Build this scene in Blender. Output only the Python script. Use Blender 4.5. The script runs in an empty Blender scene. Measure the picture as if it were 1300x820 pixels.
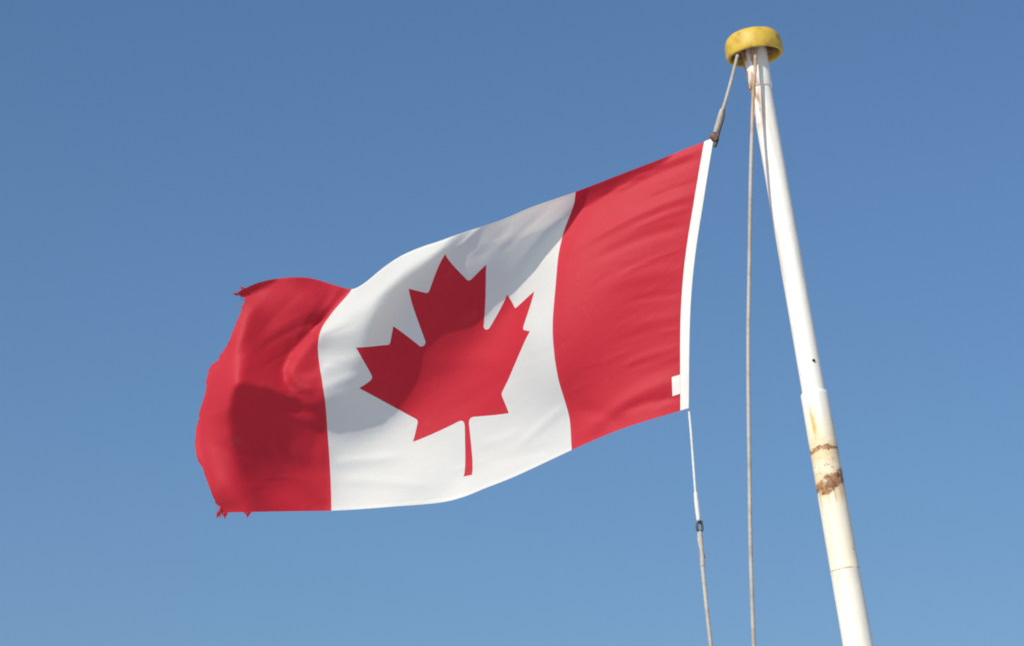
import bpy, bmesh, math, random
import numpy as np
from mathutils import Vector, Matrix, Quaternion
from mathutils.geometry import delaunay_2d_cdt

scene = bpy.context.scene
COL = scene.collection
random.seed(7)
rng = np.random.default_rng(7)

# ------------------------------------------------------------------ camera
cam_data = bpy.data.cameras.new('camera')
cam = bpy.data.objects.new('camera', cam_data)
COL.objects.link(cam)
cam.location = (0.0, 0.0, 1.6)
cam.rotation_euler = (math.radians(90 + 17.0), 0.0, 0.0)
cam_data.sensor_width = 36.0
cam_data.lens = 36.0 * 3686.0 / 1300.0
cam_data.clip_start = 0.05
cam_data.clip_end = 20000.0
scene.camera = cam

# ------------------------------------------------------------------ sky, sun, exposure
SUN_EL, SUN_AZ = math.radians(36.0), math.radians(36.0)      # azimuth: to the left of straight behind the camera
to_sun = Vector((-math.cos(SUN_EL) * math.sin(SUN_AZ), -math.cos(SUN_EL) * math.cos(SUN_AZ), math.sin(SUN_EL)))
world = bpy.data.worlds.new('World')
scene.world = world
world.use_nodes = True
wn = world.node_tree.nodes
wl = world.node_tree.links
sky = wn.new('ShaderNodeTexSky')
sky.sky_type = 'NISHITA'
sky.sun_disc = False
sky.sun_elevation = SUN_EL
sky.sun_rotation = math.atan2(to_sun.x, to_sun.y)
sky.altitude = 0.0
sky.air_density = 1.3
sky.dust_density = 1.5
sky.ozone_density = 8.8
wl.new(sky.outputs[0], wn['Background'].inputs[0])
wn['Background'].inputs[1].default_value = 0.0815

sun_data = bpy.data.lights.new('sun', 'SUN')
sun_data.energy = 3.6
sun_data.angle = math.radians(0.5)
sun_data.color = (1.0, 0.92, 0.79)
sun = bpy.data.objects.new('sun', sun_data)
COL.objects.link(sun)
sun.location = (-6, -8, 12)
sun.rotation_euler = to_sun.to_track_quat('Z', 'Y').to_euler()

scene.view_settings.view_transform = 'Standard'
scene.view_settings.look = 'None'
scene.view_settings.gamma = 1.0
scene.view_settings.use_curve_mapping = False
scene.view_settings.exposure = 0.31
scene.cycles.max_bounces = 8
scene.cycles.filter_width = 1.9

# ------------------------------------------------------------------ material helpers
class NT:
    """small helper around a node tree"""
    def __init__(self, name):
        self.m = bpy.data.materials.new(name)
        self.m.use_nodes = True
        self.t = self.m.node_tree
        self.t.nodes.clear()
        self.out = self.t.nodes.new('ShaderNodeOutputMaterial')
    def n(self, kind, **kw):
        nd = self.t.nodes.new(kind)
        for k, v in kw.items():
            setattr(nd, k, v)
        return nd
    def put(self, sock, v):
        if v is None:
            return
        if hasattr(v, 'is_output'):
            self.t.links.new(v, sock)
        elif isinstance(v, (tuple, list)) and len(v) == 3 and sock.type == 'RGBA':
            sock.default_value = (*v, 1.0)
        else:
            sock.default_value = v
    def math(self, op, a, b=None, c=None, clamp=False):
        nd = self.n('ShaderNodeMath', operation=op, use_clamp=clamp)
        self.put(nd.inputs[0], a); self.put(nd.inputs[1], b); self.put(nd.inputs[2], c)
        return nd.outputs[0]
    def smooth(self, x, a, b):
        nd = self.n('ShaderNodeMapRange', interpolation_type='SMOOTHSTEP')
        self.put(nd.inputs[0], x); self.put(nd.inputs[1], a); self.put(nd.inputs[2], b)
        nd.inputs[3].default_value = 0.0; nd.inputs[4].default_value = 1.0
        return nd.outputs[0]
    def noise(self, vec, scale, detail=3.0, rough=0.55, dist=0.0):
        nd = self.n('ShaderNodeTexNoise')
        self.put(nd.inputs['Vector'], vec)
        nd.inputs['Scale'].default_value = scale
        nd.inputs['Detail'].default_value = detail
        nd.inputs['Roughness'].default_value = rough
        nd.inputs['Distortion'].default_value = dist
        return nd.outputs[0]
    def mix(self, f, a, b):
        nd = self.n('ShaderNodeMix', data_type='RGBA')
        self.put(nd.inputs[0], f); self.put(nd.inputs[6], a); self.put(nd.inputs[7], b)
        return nd.outputs[2]
    def coord(self, which='Object'):
        return self.n('ShaderNodeTexCoord').outputs[which]
    def xyz(self, v):
        nd = self.n('ShaderNodeSeparateXYZ')
        self.put(nd.inputs[0], v)
        return nd.outputs
    def scaled(self, v, s):
        nd = self.n('ShaderNodeMapping')
        self.put(nd.inputs[0], v)
        nd.inputs['Scale'].default_value = s
        return nd.outputs[0]
    def bump(self, h, strength, dist):
        nd = self.n('ShaderNodeBump')
        nd.inputs['Strength'].default_value = strength
        nd.inputs['Distance'].default_value = dist
        self.put(nd.inputs['Height'], h)
        return nd.outputs[0]
    def principled(self, col, rough=0.5, spec=0.5, metal=0.0, normal=None):
        p = self.n('ShaderNodeBsdfPrincipled')
        self.put(p.inputs['Base Color'], col)
        self.put(p.inputs['Roughness'], rough)
        p.inputs['Specular IOR Level'].default_value = spec
        self.put(p.inputs['Metallic'], metal)
        self.put(p.inputs['Normal'], normal)
        self.t.links.new(p.outputs[0], self.out.inputs[0])
        return self.m

def cloth_material(name, front, through, amount, gloss=0.12, dirt=(0.6, 0.5, 0.36)):
    k = NT(name)
    uv = k.coord('UV')
    # soft uneven dye and a little grime in the weave
    big = k.noise(k.scaled(uv, (2.0, 1.0, 1.0)), 5.0, 4.0)
    grime = k.smooth(k.noise(k.scaled(uv, (2.0, 1.0, 1.0)), 9.0, 5.0, 0.65), 0.58, 0.85)
    c = k.mix(k.math('MULTIPLY', grime, 0.10), front, dirt)
    hsv = k.n('ShaderNodeHueSaturation')
    k.put(hsv.inputs['Value'], k.math('MULTIPLY_ADD', big, 0.10, 0.95))
    k.put(hsv.inputs['Color'], c)
    c = hsv.outputs[0]
    # weave: fine crossed threads and slack unevenness
    w = k.noise(k.scaled(uv, (2.0, 1.0, 1.0)), 46.0, 3.0, 0.6)
    th = k.noise(k.scaled(uv, (900.0, 60.0, 1.0)), 1.0, 1.0)
    th2 = k.noise(k.scaled(uv, (120.0, 450.0, 1.0)), 1.0, 1.0)
    ux, vy, _ = k.xyz(uv)
    edge_v = k.math('MINIMUM', vy, k.math('SUBTRACT', 1.0, vy))
    edge_u = k.math('MULTIPLY', k.math('SUBTRACT', 0.996, ux), 2.0)
    seam_u = k.math('MULTIPLY', k.math('ABSOLUTE', k.math('SUBTRACT', k.math('ABSOLUTE', k.math('SUBTRACT', ux, 0.5)), 0.2528)), 2.0)
    hem = k.math('SUBTRACT', 1.0, k.smooth(k.math('MINIMUM', edge_v, k.math('MINIMUM', edge_u, k.math('MULTIPLY', seam_u, 2.6))), 0.0125, 0.0150))
    pucker = k.noise(k.scaled(uv, (150.0, 26.0, 1.0)), 1.0, 2.0)
    pucker = k.math('MULTIPLY', pucker, k.math('SUBTRACT', 1.0, k.smooth(edge_v, 0.008, 0.045)))
    w = k.math('ADD', w, k.math('ADD', k.math('MULTIPLY', hem, 0.5), k.math('MULTIPLY', pucker, 1.6)))
    h = k.math('ADD', k.math('MULTIPLY', w, 1.0), k.math('MULTIPLY', k.math('ADD', th, th2), 0.10))
    nrm = k.bump(h, 0.20, 0.004)
    d = k.n('ShaderNodeBsdfDiffuse'); k.put(d.inputs[0], c); k.put(d.inputs['Normal'], nrm)
    t = k.n('ShaderNodeBsdfTranslucent'); k.put(t.inputs[0], through); k.put(t.inputs['Normal'], nrm)
    m1 = k.n('ShaderNodeMixShader'); k.put(m1.inputs[0], k.math('MULTIPLY_ADD', hem, -0.15 * amount, amount))
    k.t.links.new(d.outputs[0], m1.inputs[1]); k.t.links.new(t.outputs[0], m1.inputs[2])
    g = k.n('ShaderNodeBsdfGlossy'); g.inputs['Roughness'].default_value = 0.62
    k.put(g.inputs['Normal'], nrm)
    lw = k.n('ShaderNodeLayerWeight'); lw.inputs[0].default_value = 0.35
    m2 = k.n('ShaderNodeMixShader')
    k.put(m2.inputs[0], k.math('MULTIPLY_ADD', lw.outputs[1], gloss, gloss * 0.35))
    k.t.links.new(m1.outputs[0], m2.inputs[1]); k.t.links.new(g.outputs[0], m2.inputs[2])
    k.t.links.new(m2.outputs[0], k.out.inputs[0])
    return k.m

M = {}
M['red'] = cloth_material('red_nylon', (0.58, 0.024, 0.045), (0.62, 0.004, 0.030), 0.40, 0.047)
M['white'] = cloth_material('white_nylon', (0.79, 0.79, 0.765), (0.86, 0.86, 0.80), 0.49, 0.08)
M['heading'] = cloth_material('white_canvas', (0.76, 0.75, 0.72), (0.7, 0.7, 0.66), 0.10, 0.05)

def make_pole_paint(kind):
    k = NT('weathered_' + kind)
    ob = k.coord('Object'); x, y, z = k.xyz(ob)
    cream_n = k.noise(ob, 9.0, 4.0)
    fine = k.noise(ob, 60.0, 5.0, 0.65)
    streak = k.noise(k.scaled(ob, (40.0, 40.0, 2.5)), 1.0, 4.0, 0.6)
    c = k.mix(k.smooth(streak, 0.5, 0.85), (0.81, 0.795, 0.75), (0.60, 0.56, 0.48))
    grime = k.math('MULTIPLY', k.smooth(k.noise(k.scaled(ob, (14., 14., 5.)), 1.0, 5.0, 0.7), 0.52, 0.75), 0.45)
    c = k.mix(grime, c, (0.56, 0.50, 0.40))
    if kind == 'lower_paint':
        zone = k.math('MULTIPLY', k.smooth(z, 3.585, 3.60), k.math('SUBTRACT', 1.0, k.smooth(z, 4.04, 4.16)))
        zone = k.math('MULTIPLY', zone, k.math('MULTIPLY_ADD', cream_n, 0.9, 0.25), clamp=True)
        c = k.mix(zone, c, (0.80, 0.71, 0.50))
        c = k.mix(k.math('MULTIPLY', k.math('SUBTRACT', 1.0, k.smooth(z, 3.585, 3.60)), k.math('MULTIPLY_ADD', cream_n, 0.8, 0.0), clamp=True), c, (0.80, 0.74, 0.58))
        # ochre runs on the sunny side above the rust
        run = k.math('MULTIPLY', k.smooth(z, 4.00, 4.05), k.math('SUBTRACT', 1.0, k.smooth(z, 4.10, 4.17)))
        run = k.math('MULTIPLY', run, k.math('SUBTRACT', 1.0, k.smooth(k.math('ABSOLUTE', k.math('ADD', x, 0.022)), 0.004, 0.013)))
        run = k.math('MULTIPLY', run, k.smooth(k.noise(k.scaled(ob, (70., 70., 14.)), 1.0, 3.0), 0.40, 0.62))
        c = k.mix(run, c, (0.62, 0.40, 0.12))
        # rust patches that break through the paint in two rough rings
        edge = k.noise(k.scaled(ob, (1.0, 1.0, 1.35)), 30.0, 6.0, 0.72, 0.6)
        zz = k.math('ADD', z, k.math('MULTIPLY', k.math('SUBTRACT', k.noise(ob, 16.0, 2.0), 0.5), 0.040))
        def ring(z0, w, lo, hi, off=0.38):
            dist = k.math('DIVIDE', k.math('ABSOLUTE', k.math('SUBTRACT', zz, z0)), w)
            v = k.math('SUBTRACT', k.math('ADD', edge, off), k.math('MULTIPLY', dist, 0.42))
            return k.smooth(v, lo, hi)
        r1 = ring(3.993, 0.017, 0.50, 0.60, 0.225)
        # the lower ring dips towards the left
        dist2 = k.math('DIVIDE', k.math('ABSOLUTE', k.math('SUBTRACT', zz, k.math('MULTIPLY_ADD', x, 0.42, 3.880))), 0.034)
        r2 = k.smooth(k.math('SUBTRACT', k.math('ADD', edge, 0.29), k.math('MULTIPLY', dist2, 0.42)), 0.48, 0.57)
        rust = k.math('MAXIMUM', r1, r2)
        drip = k.math('MULTIPLY', k.smooth(z, 3.74, 3.87), k.math('SUBTRACT', 1.0, k.smooth(z, 3.87, 3.89)))
        drip = k.math('MULTIPLY', drip, k.smooth(k.noise(k.scaled(ob, (65., 65., 6.)), 1.0, 3.0), 0.50, 0.66))
        c = k.mix(k.math('MULTIPLY', drip, 0.8), c, (0.50, 0.29, 0.12))
        rc = k.mix(k.smooth(fine, 0.35, 0.65), (0.11, 0.045, 0.020), (0.40, 0.19, 0.075))
        halo = k.math('MAXIMUM', ring(3.985, 0.05, 0.40, 0.8), ring(3.88, 0.06, 0.40, 0.8))
        c = k.mix(k.math('MULTIPLY', halo, 0.62), c, (0.66, 0.47, 0.25))
        gaps = k.smooth(k.noise(k.scaled(ob, (1.0, 1.0, 1.6)), 60.0, 5.0, 0.7), 0.34, 0.56)
        rust = k.math('MULTIPLY', rust, k.math('MULTIPLY_ADD', gaps, 0.45, 0.55))
        c = k.mix(rust, c, rc)
        spots = k.math('MULTIPLY', k.smooth(k.noise(ob, 80.0, 3.0), 0.60, 0.66), ring(3.94, 0.075, 0.25, 0.7))
        c = k.mix(k.math('MULTIPLY', spots, 0.75), c, (0.22, 0.11, 0.05))
        seam = k.math('SUBTRACT', 1.0, k.smooth(k.math('ABSOLUTE', k.math('SUBTRACT', z, k.math('MULTIPLY_ADD', cream_n, 0.006, 3.592))), 0.0012, 0.0035))
        c = k.mix(k.math('MULTIPLY', seam, k.smooth(fine, 0.35, 0.5)), c, (0.36, 0.33, 0.26))
        specks = k.smooth(k.noise(ob, 42.0, 2.0), 0.74, 0.79)
        c = k.mix(k.math('MULTIPLY', specks, 0.7), c, (0.40, 0.30, 0.16))
    else:
        top = k.smooth(z, 5.05, 5.30)
        st = k.math('MULTIPLY', top, k.smooth(k.noise(k.scaled(ob, (60., 60., 8.)), 1.0, 4.0), 0.52, 0.72))
        c = k.mix(k.math('MULTIPLY', st, 0.8), c, (0.50, 0.30, 0.15))
        # brown run-off under the cap, on the side of the ropes
        seep = k.math('MULTIPLY', k.smooth(z, 5.07, 5.20), k.smooth(k.noise(k.scaled(ob, (55., 55., 11.)), 1.0, 4.0), 0.40, 0.54))
        seep = k.math('MULTIPLY', seep, k.smooth(k.math('MULTIPLY', x, -1.0), 0.000, 0.022))
        c = k.mix(seep, c, (0.34, 0.19, 0.10))
        specks = k.smooth(k.noise(ob, 34.0, 2.0), 0.700, 0.74)
        c = k.mix(k.math('MULTIPLY', specks, 0.7), c, (0.45, 0.36, 0.28))
    return k.principled(c, 0.42, 0.4, 0.0, k.bump(k.math('ADD', fine, cream_n), 0.25, 0.003))

M['pole_upper'] = make_pole_paint('upper_paint')
M['pole_lower'] = make_pole_paint('lower_paint')

def simple(name, col, col2, scale=40.0, rough=0.5, spec=0.5, metal=0.0, bump=0.2, lo=0.4, hi=0.7):
    k = NT(name)
    ob = k.coord('Object')
    n = k.noise(ob, scale, 5.0, 0.65)
    c = k.mix(k.smooth(n, lo, hi), col, col2)
    return k.principled(c, rough, spec, metal, k.bump(n, bump, 0.003))
M['yellow'] = simple('yellow_paint', (0.58, 0.40, 0.055), (0.36, 0.20, 0.035), 24.0, 0.5, 0.4, 0.0, 0.25, 0.42, 0.72)
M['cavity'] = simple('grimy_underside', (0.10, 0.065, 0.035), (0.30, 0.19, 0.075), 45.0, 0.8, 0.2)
M['sheave'] = simple('rusty_sheave', (0.16, 0.08, 0.045), (0.30, 0.16, 0.10), 70.0, 0.7, 0.3)
M['dark_metal'] = simple('dark_corroded_metal', (0.035, 0.035, 0.035), (0.12, 0.07, 0.05), 160.0, 0.55, 0.5, 0.2)
M['bolt'] = simple('bolt_hole', (0.03, 0.025, 0.02), (0.06, 0.05, 0.04), 200.0, 0.8, 0.2)
M['ground'] = simple('pale_concrete', (0.56, 0.55, 0.52), (0.48, 0.47, 0.44), 0.8, 0.9, 0.2)

def rope_material(name, col, col2):
    k = NT(name)
    uv = k.coord('UV'); u, v, _ = k.xyz(uv)
    tw = k.math('SINE', k.math('ADD', k.math('MULTIPLY', u, 2 * math.pi * 3.0), k.math('MULTIPLY', v, 2 * math.pi / 0.022)))
    grime = k.noise(k.coord('Object'), 14.0, 4.0)
    c = k.mix(k.smooth(grime, 0.40, 0.68), col, col2)
    dark = k.math('MULTIPLY', k.smooth(tw, 0.2, -0.9), 0.10)
    c = k.mix(dark, c, (0.20, 0.17, 0.13))
    return k.principled(c, 0.85, 0.2, 0.0, k.bump(tw, 0.15, 0.003))
M['rope'] = rope_material('weathered_rope', (0.43, 0.41, 0.37), (0.34, 0.31, 0.27))
M['rope_tan'] = rope_material('rust_stained_rope', (0.50, 0.38, 0.27), (0.34, 0.23, 0.15))
M['line'] = rope_material('pale_line', (0.64, 0.66, 0.66), (0.54, 0.55, 0.53))

# ------------------------------------------------------------------ object helpers
def tag(o, label=None, cat=None, group=None, kind=None):
    if label: o['label'] = label
    if cat: o['category'] = cat
    if group: o['group'] = group
    if kind: o['kind'] = kind
    return o

def empty(name, loc, rot=(0, 0, 0)):
    o = bpy.data.objects.new(name, None)
    o.empty_display_size = 0.1
    COL.objects.link(o)
    o.location = loc
    o.rotation_euler = rot
    return o

def link_mesh(name, me, mat, parent=None, smooth=True):
    o = bpy.data.objects.new(name, me)
    COL.objects.link(o)
    me.materials.append(mat)
    if smooth:
        for p in me.polygons:
            p.use_smooth = True
    if parent is not None:
        o.parent = parent
    return o

def from_bm(name, bm, mat, parent=None, smooth=True, sharp=35):
    bmesh.ops.recalc_face_normals(bm, faces=bm.faces)
    for e in bm.edges:
        if len(e.link_faces) == 2 and e.calc_face_angle(0) > math.radians(sharp):
            e.smooth = False
    me = bpy.data.meshes.new(name)
    bm.to_mesh(me); bm.free()
    return link_mesh(name, me, mat, parent, smooth)

def lathe(bm, profile, seg=48, wobble=None):
    """revolve (r, z) pairs about z; r == 0 closes the end"""
    rings = []
    for r, z in profile:
        if r < 1e-6:
            rings.append([bm.verts.new((0, 0, z))])
        else:
            ring = []
            for i in range(seg):
                a = 2 * math.pi * i / seg
                rr = r if wobble is None else r * (1 + wobble(a, z))
                ring.append(bm.verts.new((rr * math.cos(a), rr * math.sin(a), z)))
            rings.append(ring)
    for A, B in zip(rings, rings[1:]):
        for i in range(seg):
            j = (i + 1) % seg
            if len(A) == 1 and len(B) == 1: continue
            if len(A) == 1: bm.faces.new((A[0], B[i], B[j]))
            elif len(B) == 1: bm.faces.new((A[i], A[j], B[0]))
            else: bm.faces.new((A[i], A[j], B[j], B[i]))

def catmull(pts, per=10):
    pts = [Vector(p) for p in pts]
    P = [pts[0] * 2 - pts[1]] + pts + [pts[-1] * 2 - pts[-2]]
    out = []
    for i in range(1, len(P) - 2):
        for k in range(per):
            t = k / per
            a, b, c, d = P[i - 1], P[i], P[i + 1], P[i + 2]
            out.append(0.5 * ((2 * b) + (c - a) * t + (2 * a - 5 * b + 4 * c - d) * t * t + (3 * b - a - 3 * c + d) * t ** 3))
    out.append(pts[-1])
    return out

def tube(bm, path, radius, seg=12, caps=True):
    """round tube along a path; radius is a number or a function of the 0..1 position; writes u, v = turn, metres"""
    uvl = bm.loops.layers.uv.verify()
    n = len(path)
    s = [0.0]
    for a, b in zip(path, path[1:]): s.append(s[-1] + (b - a).length)
    ref = Vector((0.2, 1.0, 0.1)).normalized()
    rings = []
    for i, p in enumerate(path):
        t = (path[min(i + 1, n - 1)] - path[max(i - 1, 0)]).normalized()
        e1 = (ref - t * ref.dot(t))
        if e1.length < 1e-4: e1 = t.orthogonal()
        e1.normalize(); e2 = t.cross(e1); ref = e1
        r = radius(s[i] / s[-1]) if callable(radius) else radius
        rings.append([bm.verts.new(p + (e1 * math.cos(2 * math.pi * k / seg) + e2 * math.sin(2 * math.pi * k / seg)) * r) for k in range(seg)])
    for i in range(n - 1):
        for k in range(seg):
            k2 = (k + 1) % seg
            f = bm.faces.new((rings[i][k], rings[i][k2], rings[i + 1][k2], rings[i + 1][k]))
            for lp, (uu, vv) in zip(f.loops, ((k / seg, s[i]), ((k + 1) / seg, s[i]), ((k + 1) / seg, s[i + 1]), (k / seg, s[i + 1]))):
                lp[uvl].uv = (uu, vv)
    if caps:
        bm.faces.new(rings[0][::-1]); bm.faces.new(rings[-1])

# ------------------------------------------------------------------ ground (out of the picture, under the mast; it bounces the light)
bm = bmesh.new()
S = 4000.0
vs = [bm.verts.new(p) for p in ((-S, -S, 0), (S, -S, 0), (S, S, 0), (-S, S, 0))]
bm.faces.new(vs)
tag(from_bm('ground', bm, M['ground'], None, False), kind='structure')

# ------------------------------------------------------------------ flagpole
LEAN = -math.atan2(0.2787, 2.015)
pole = empty('flagpole', (1.5588, 9.12, 0.0), (0, LEAN, 0))
tag(pole, 'leaning white painted flagpole with rust rings and a round yellow cap', 'flagpole')
bm = bmesh.new()
lathe(bm, [(0, 0.0), (0.056, 0.0), (0.056, 0.02), (0.0545, 1.5), (0.0488, 3.20)] +
      [(0.0488 - 0.0018 * i / 8, 3.20 + 0.385 * i / 8) for i in range(1, 9)] +
      [(0.0478, 3.5885), (0.0482, 3.5915), (0.0478, 3.5945)] +
      [(0.0468 - 0.0018 * i / 12, 3.598 + (4.176 - 3.598) * i / 12) for i in range(13)] +
      [(0.0449, 4.183), (0.0436, 4.188), (0.041, 4.1905), (0.0368, 4.1912)], 56,
      lambda a, z: 0.004 * math.sin(3 * a + z * 5) + 0.003 * math.sin(z * 37 + a))
from_bm('lower_tube', bm, M['pole_lower'], pole)
bm = bmesh.new()
lathe(bm, [(0.0382, 4.15)] + [(0.0382 - 0.0022 * i / 24, 4.15 + 1.22 * i / 24) for i in range(1, 25)], 56,
      lambda a, z: 0.003 * math.sin(z * 23 + a))
from_bm('upper_tube', bm, M['pole_upper'], pole)
bm = bmesh.new()
lathe(bm, [(0.0362, 5.262), (0.0392, 5.263), (0.0402, 5.266), (0.0405, 5.30), (0.0415, 5.376), (0.0415, 5.399)], 48)
from_bm('collar', bm, M['pole_upper'], pole)
# small bolt hole plug on the sunny face
bm = bmesh.new()
bmesh.ops.create_cone(bm, cap_ends=True, segments=14, radius1=0.0052, radius2=0.0048, depth=0.006)
b = from_bm('bolt', bm, M['bolt'], pole)
a = math.radians(-72)
b.location = (0.0380 * math.cos(a), 0.0380 * math.sin(a), 4.2885)
b.rotation_euler = Vector((math.cos(a), math.sin(a), 0)).to_track_quat('Z', 'Y').to_euler()

# round cap: a thick yellow disc, hollow underneath
cap_prof = [(0.0, 5.4645), (0.045, 5.4635), (0.068, 5.460), (0.080, 5.4545), (0.0885, 5.446), (0.0938, 5.434), (0.0968, 5.418),
            (0.0975, 5.395), (0.0968, 5.386), (0.0948, 5.3805), (0.0915, 5.3785), (0.0875, 5.379), (0.0848, 5.382), (0.0835, 5.388), (0.0832, 5.404)]
bm = bmesh.new()
lathe(bm, cap_prof, 72, lambda a, z: 0.004 * math.sin(2 * a + 1) + 0.003 * math.sin(5 * a + z * 60) + 0.002 * math.sin(11 * a))
cap = from_bm('cap', bm, M['yellow'], pole)
bm = bmesh.new()
lathe(bm, [(0.0828, 5.403), (0.060, 5.4035), (0.058, 5.399), (0.0405, 5.399)], 64)
from_bm('underside', bm, M['cavity'], cap)
LR = Matrix.Rotation(LEAN, 3, 'Y')
def to_pole(p):     # world point to the pole's own axes
    return LR.inverted() @ (Vector(p) - Vector((1.5588, 9.12, 0.0)))
for p in ((0.7575, 9.058, 5.309), (0.8192, 9.070, 5.339), (0.885, 9.10, 5.345)):
    q = to_pole(p)
    bm = bmesh.new()
    lathe(bm, [(0, -0.006), (0.013, -0.006), (0.0145, -0.0045), (0.011, 0.0), (0.0145, 0.0045), (0.013, 0.006), (0, 0.006)], 24)
    s_ = from_bm('sheave', bm, M['sheave'], cap)
    rr = min(1.0, 0.062 / math.hypot(q.x, q.y))
    s_.location = (q.x * rr, q.y * rr, 5.394)
    s_.rotation_euler = (math.radians(90), 0, math.atan2(q.y, q.x))

# ------------------------------------------------------------------ ropes
def rope(name, pts, radius, mat, label, extra=None):
    path = catmull(pts, 10)
    o = Vector(pts[-1]) if pts[-1][2] < pts[0][2] else Vector(pts[0])
    root = empty(name, o)
    tag(root, label, 'rope')
    bm = bmesh.new()
    tube(bm, [p - o for p in path], radius)
    from_bm('strand', bm, mat, root)
    return root, o

def ring_mesh(bm, c, axis, R, r, sx=1.0, seg=20, sub=8, upv=None):
    axis = Vector(axis).normalized()
    up_ = Vector(upv or (0, 0, 1)); up_ = (up_ - axis * up_.dot(axis)).normalized()
    side = axis.cross(up_)
    rings = []
    for i in range(seg):
        a = 2 * math.pi * i / seg
        d = side * math.cos(a) * sx + up_ * math.sin(a)
        ring = []
        for k in range(sub):
            b_ = 2 * math.pi * k / sub
            ring.append(bm.verts.new(Vector(c) + d * R + (d.normalized() * math.cos(b_) + axis * math.sin(b_)) * r))
        rings.append(ring)
    for i in range(seg):
        for k in range(sub):
            A, B = rings[i], rings[(i + 1) % seg]
            bm.faces.new((A[k], A[(k + 1) % sub], B[(k + 1) % sub], B[k]))

# upper rope: cap to the flag's top corner
rt, o = rope('halyard_rope', [(0.7575, 9.058, 5.309), (0.7352, 9.05, 5.2211), (0.7122, 9.03, 5.1371), (0.6955, 9.01, 5.0825), (0.6905, 9.008, 5.066)], 0.0056, M['rope'],
             'short taut rope slanting from the yellow cap down to the top corner of the flag')
bm = bmesh.new()
tube(bm, [p - o for p in catmull([(0.6975, 9.010, 5.094), (0.686, 9.004, 5.050), (0.6720, 9.0, 5.008)], 6)], lambda t: 0.0075 + 0.0025 * math.sin(math.pi * t))
from_bm('splice', bm, M['rope'], rt)
bm = bmesh.new()
tube(bm, [p - o for p in catmull([(0.7035, 9.004, 5.092), (0.700, 9.0, 5.062), (0.690, 8.998, 5.030), (0.6815, 8.996, 5.002), (0.6765, 8.995, 4.978), (0.669, 8.995, 4.958)], 6)], lambda t: 0.0035 + 0.0028 * t)
ring_mesh(bm, Vector((0.6675, 8.993, 4.988)) - o, (0.2, -1, 0.25), 0.0095, 0.0048, 0.85)
from_bm('snap_hook', bm, M['dark_metal'], rt)
bm = bmesh.new()
tube(bm, [p - o for p in catmull([(0.6580, 8.990, 4.995), (0.6665, 8.9865, 4.989), (0.6755, 8.989, 4.982)], 5)], 0.0095)
from_bm('whipping', bm, M['sheave'], rt)

# lower rope: from the flag's bottom corner down and away
pts = [(0.5736, 9.0800, 4.0818), (0.5790, 9.0800, 4.0033), (0.5854, 9.0702, 3.8697), (0.5901, 9.0702, 3.7917), (0.5965, 9.0604, 3.7151)]
rt, o = rope('halyard_rope', pts, 0.0040, M['line'],
             'thin white line hanging from the bottom corner of the flag with a dark clip')
bm = bmesh.new()
tube(bm, [p - o for p in catmull([(0.5893, 9.0702, 3.8043), (0.5923, 9.0653, 3.7621), (0.5967, 9.0604, 3.7102)], 6)], lambda t: 0.0062 + 0.0014 * math.sin(3 * t))
from_bm('splice', bm, M['line'], rt)
bm = bmesh.new()
cpt = Vector((0.5993, 9.0574, 3.6886)) - o
ring_mesh(bm, cpt, (0.25, -1, 0.1), 0.0165, 0.0046, 0.55, 24, 8)
tube(bm, [cpt + Vector(p) for p in ((0.002, -0.001, -0.012), (0.0035, -0.001, -0.024), (-0.0015, -0.001, -0.036))], 0.0045)
tube(bm, [cpt + Vector(p) for p in ((-0.006, -0.002, 0.016), (0.002, -0.003, 0.019), (0.009, -0.002, 0.013))], 0.0045)
from_bm('snap_hook', bm, M['dark_metal'], rt)
bm = bmesh.new()
tube(bm, [p - o for p in catmull([(0.5993, 9.0574, 3.6739), (0.5999, 9.0565, 3.6494), (0.6030, 9.0525, 3.6180), (0.6052, 9.0506, 3.5886), (0.6058, 9.0506, 3.5611)], 6)], lambda t: 0.0075 + 0.002 * math.sin(7 * t) * (1 - t))
bm2_path = [(0.6045, 9.0516, 3.6121), (0.6094, 9.0516, 3.6003), (0.6133, 9.0516, 3.5866)]
from_bm('splice', bm, M['rope'], rt)
bm = bmesh.new()
tube(bm, [Vector(p) - o for p in bm2_path], 0.0028)
from_bm('rope_end', bm, M['sheave'], rt)
low = [(0.6045, 9.0516, 3.6003), (0.6058, 9.0506, 3.5556), (0.6138, 9.0212, 3.4226), (0.6236, 9.0016, 3.2932), (0.6511, 8.9525, 2.9238), (0.71, 9.05, 2.2), (0.77, 8.95, 1.1), (0.83, 8.85, 0.0)]
bm = bmesh.new()
tube(bm, [p - o for p in catmull(low, 10)], 0.0062)
from_bm('tail', bm, M['rope'], rt)

# return rope: straight down from the cap in front of the pole
pts = [(0.7955, 9.02, 5.012), (0.7862, 9.01, 4.843), (0.7749, 9.0, 4.5666), (0.7647, 9.0, 4.2983), (0.7597, 9.0, 4.0343),
       (0.7579, 9.0, 3.8522), (0.7555, 9.0, 3.5955), (0.7581, 9.0, 3.2929), (0.766, 9.0, 2.6), (0.79, 9.0, 1.3), (0.82, 9.0, 0.0)]
rt, o = rope('halyard_rope', pts, 0.0064, M['rope'],
             'long grey rope hanging from the cap beside the white pole to below the picture')
bm = bmesh.new()
tube(bm, [p - o for p in catmull([(0.8192, 9.062, 5.349), (0.8150, 9.05, 5.27), (0.8105, 9.042, 5.2211), (0.8020, 9.03, 5.1286), (0.7950, 9.02, 5.004)], 8)], 0.0057)
from_bm('stained_top', bm, M['rope_tan'], rt)

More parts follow.
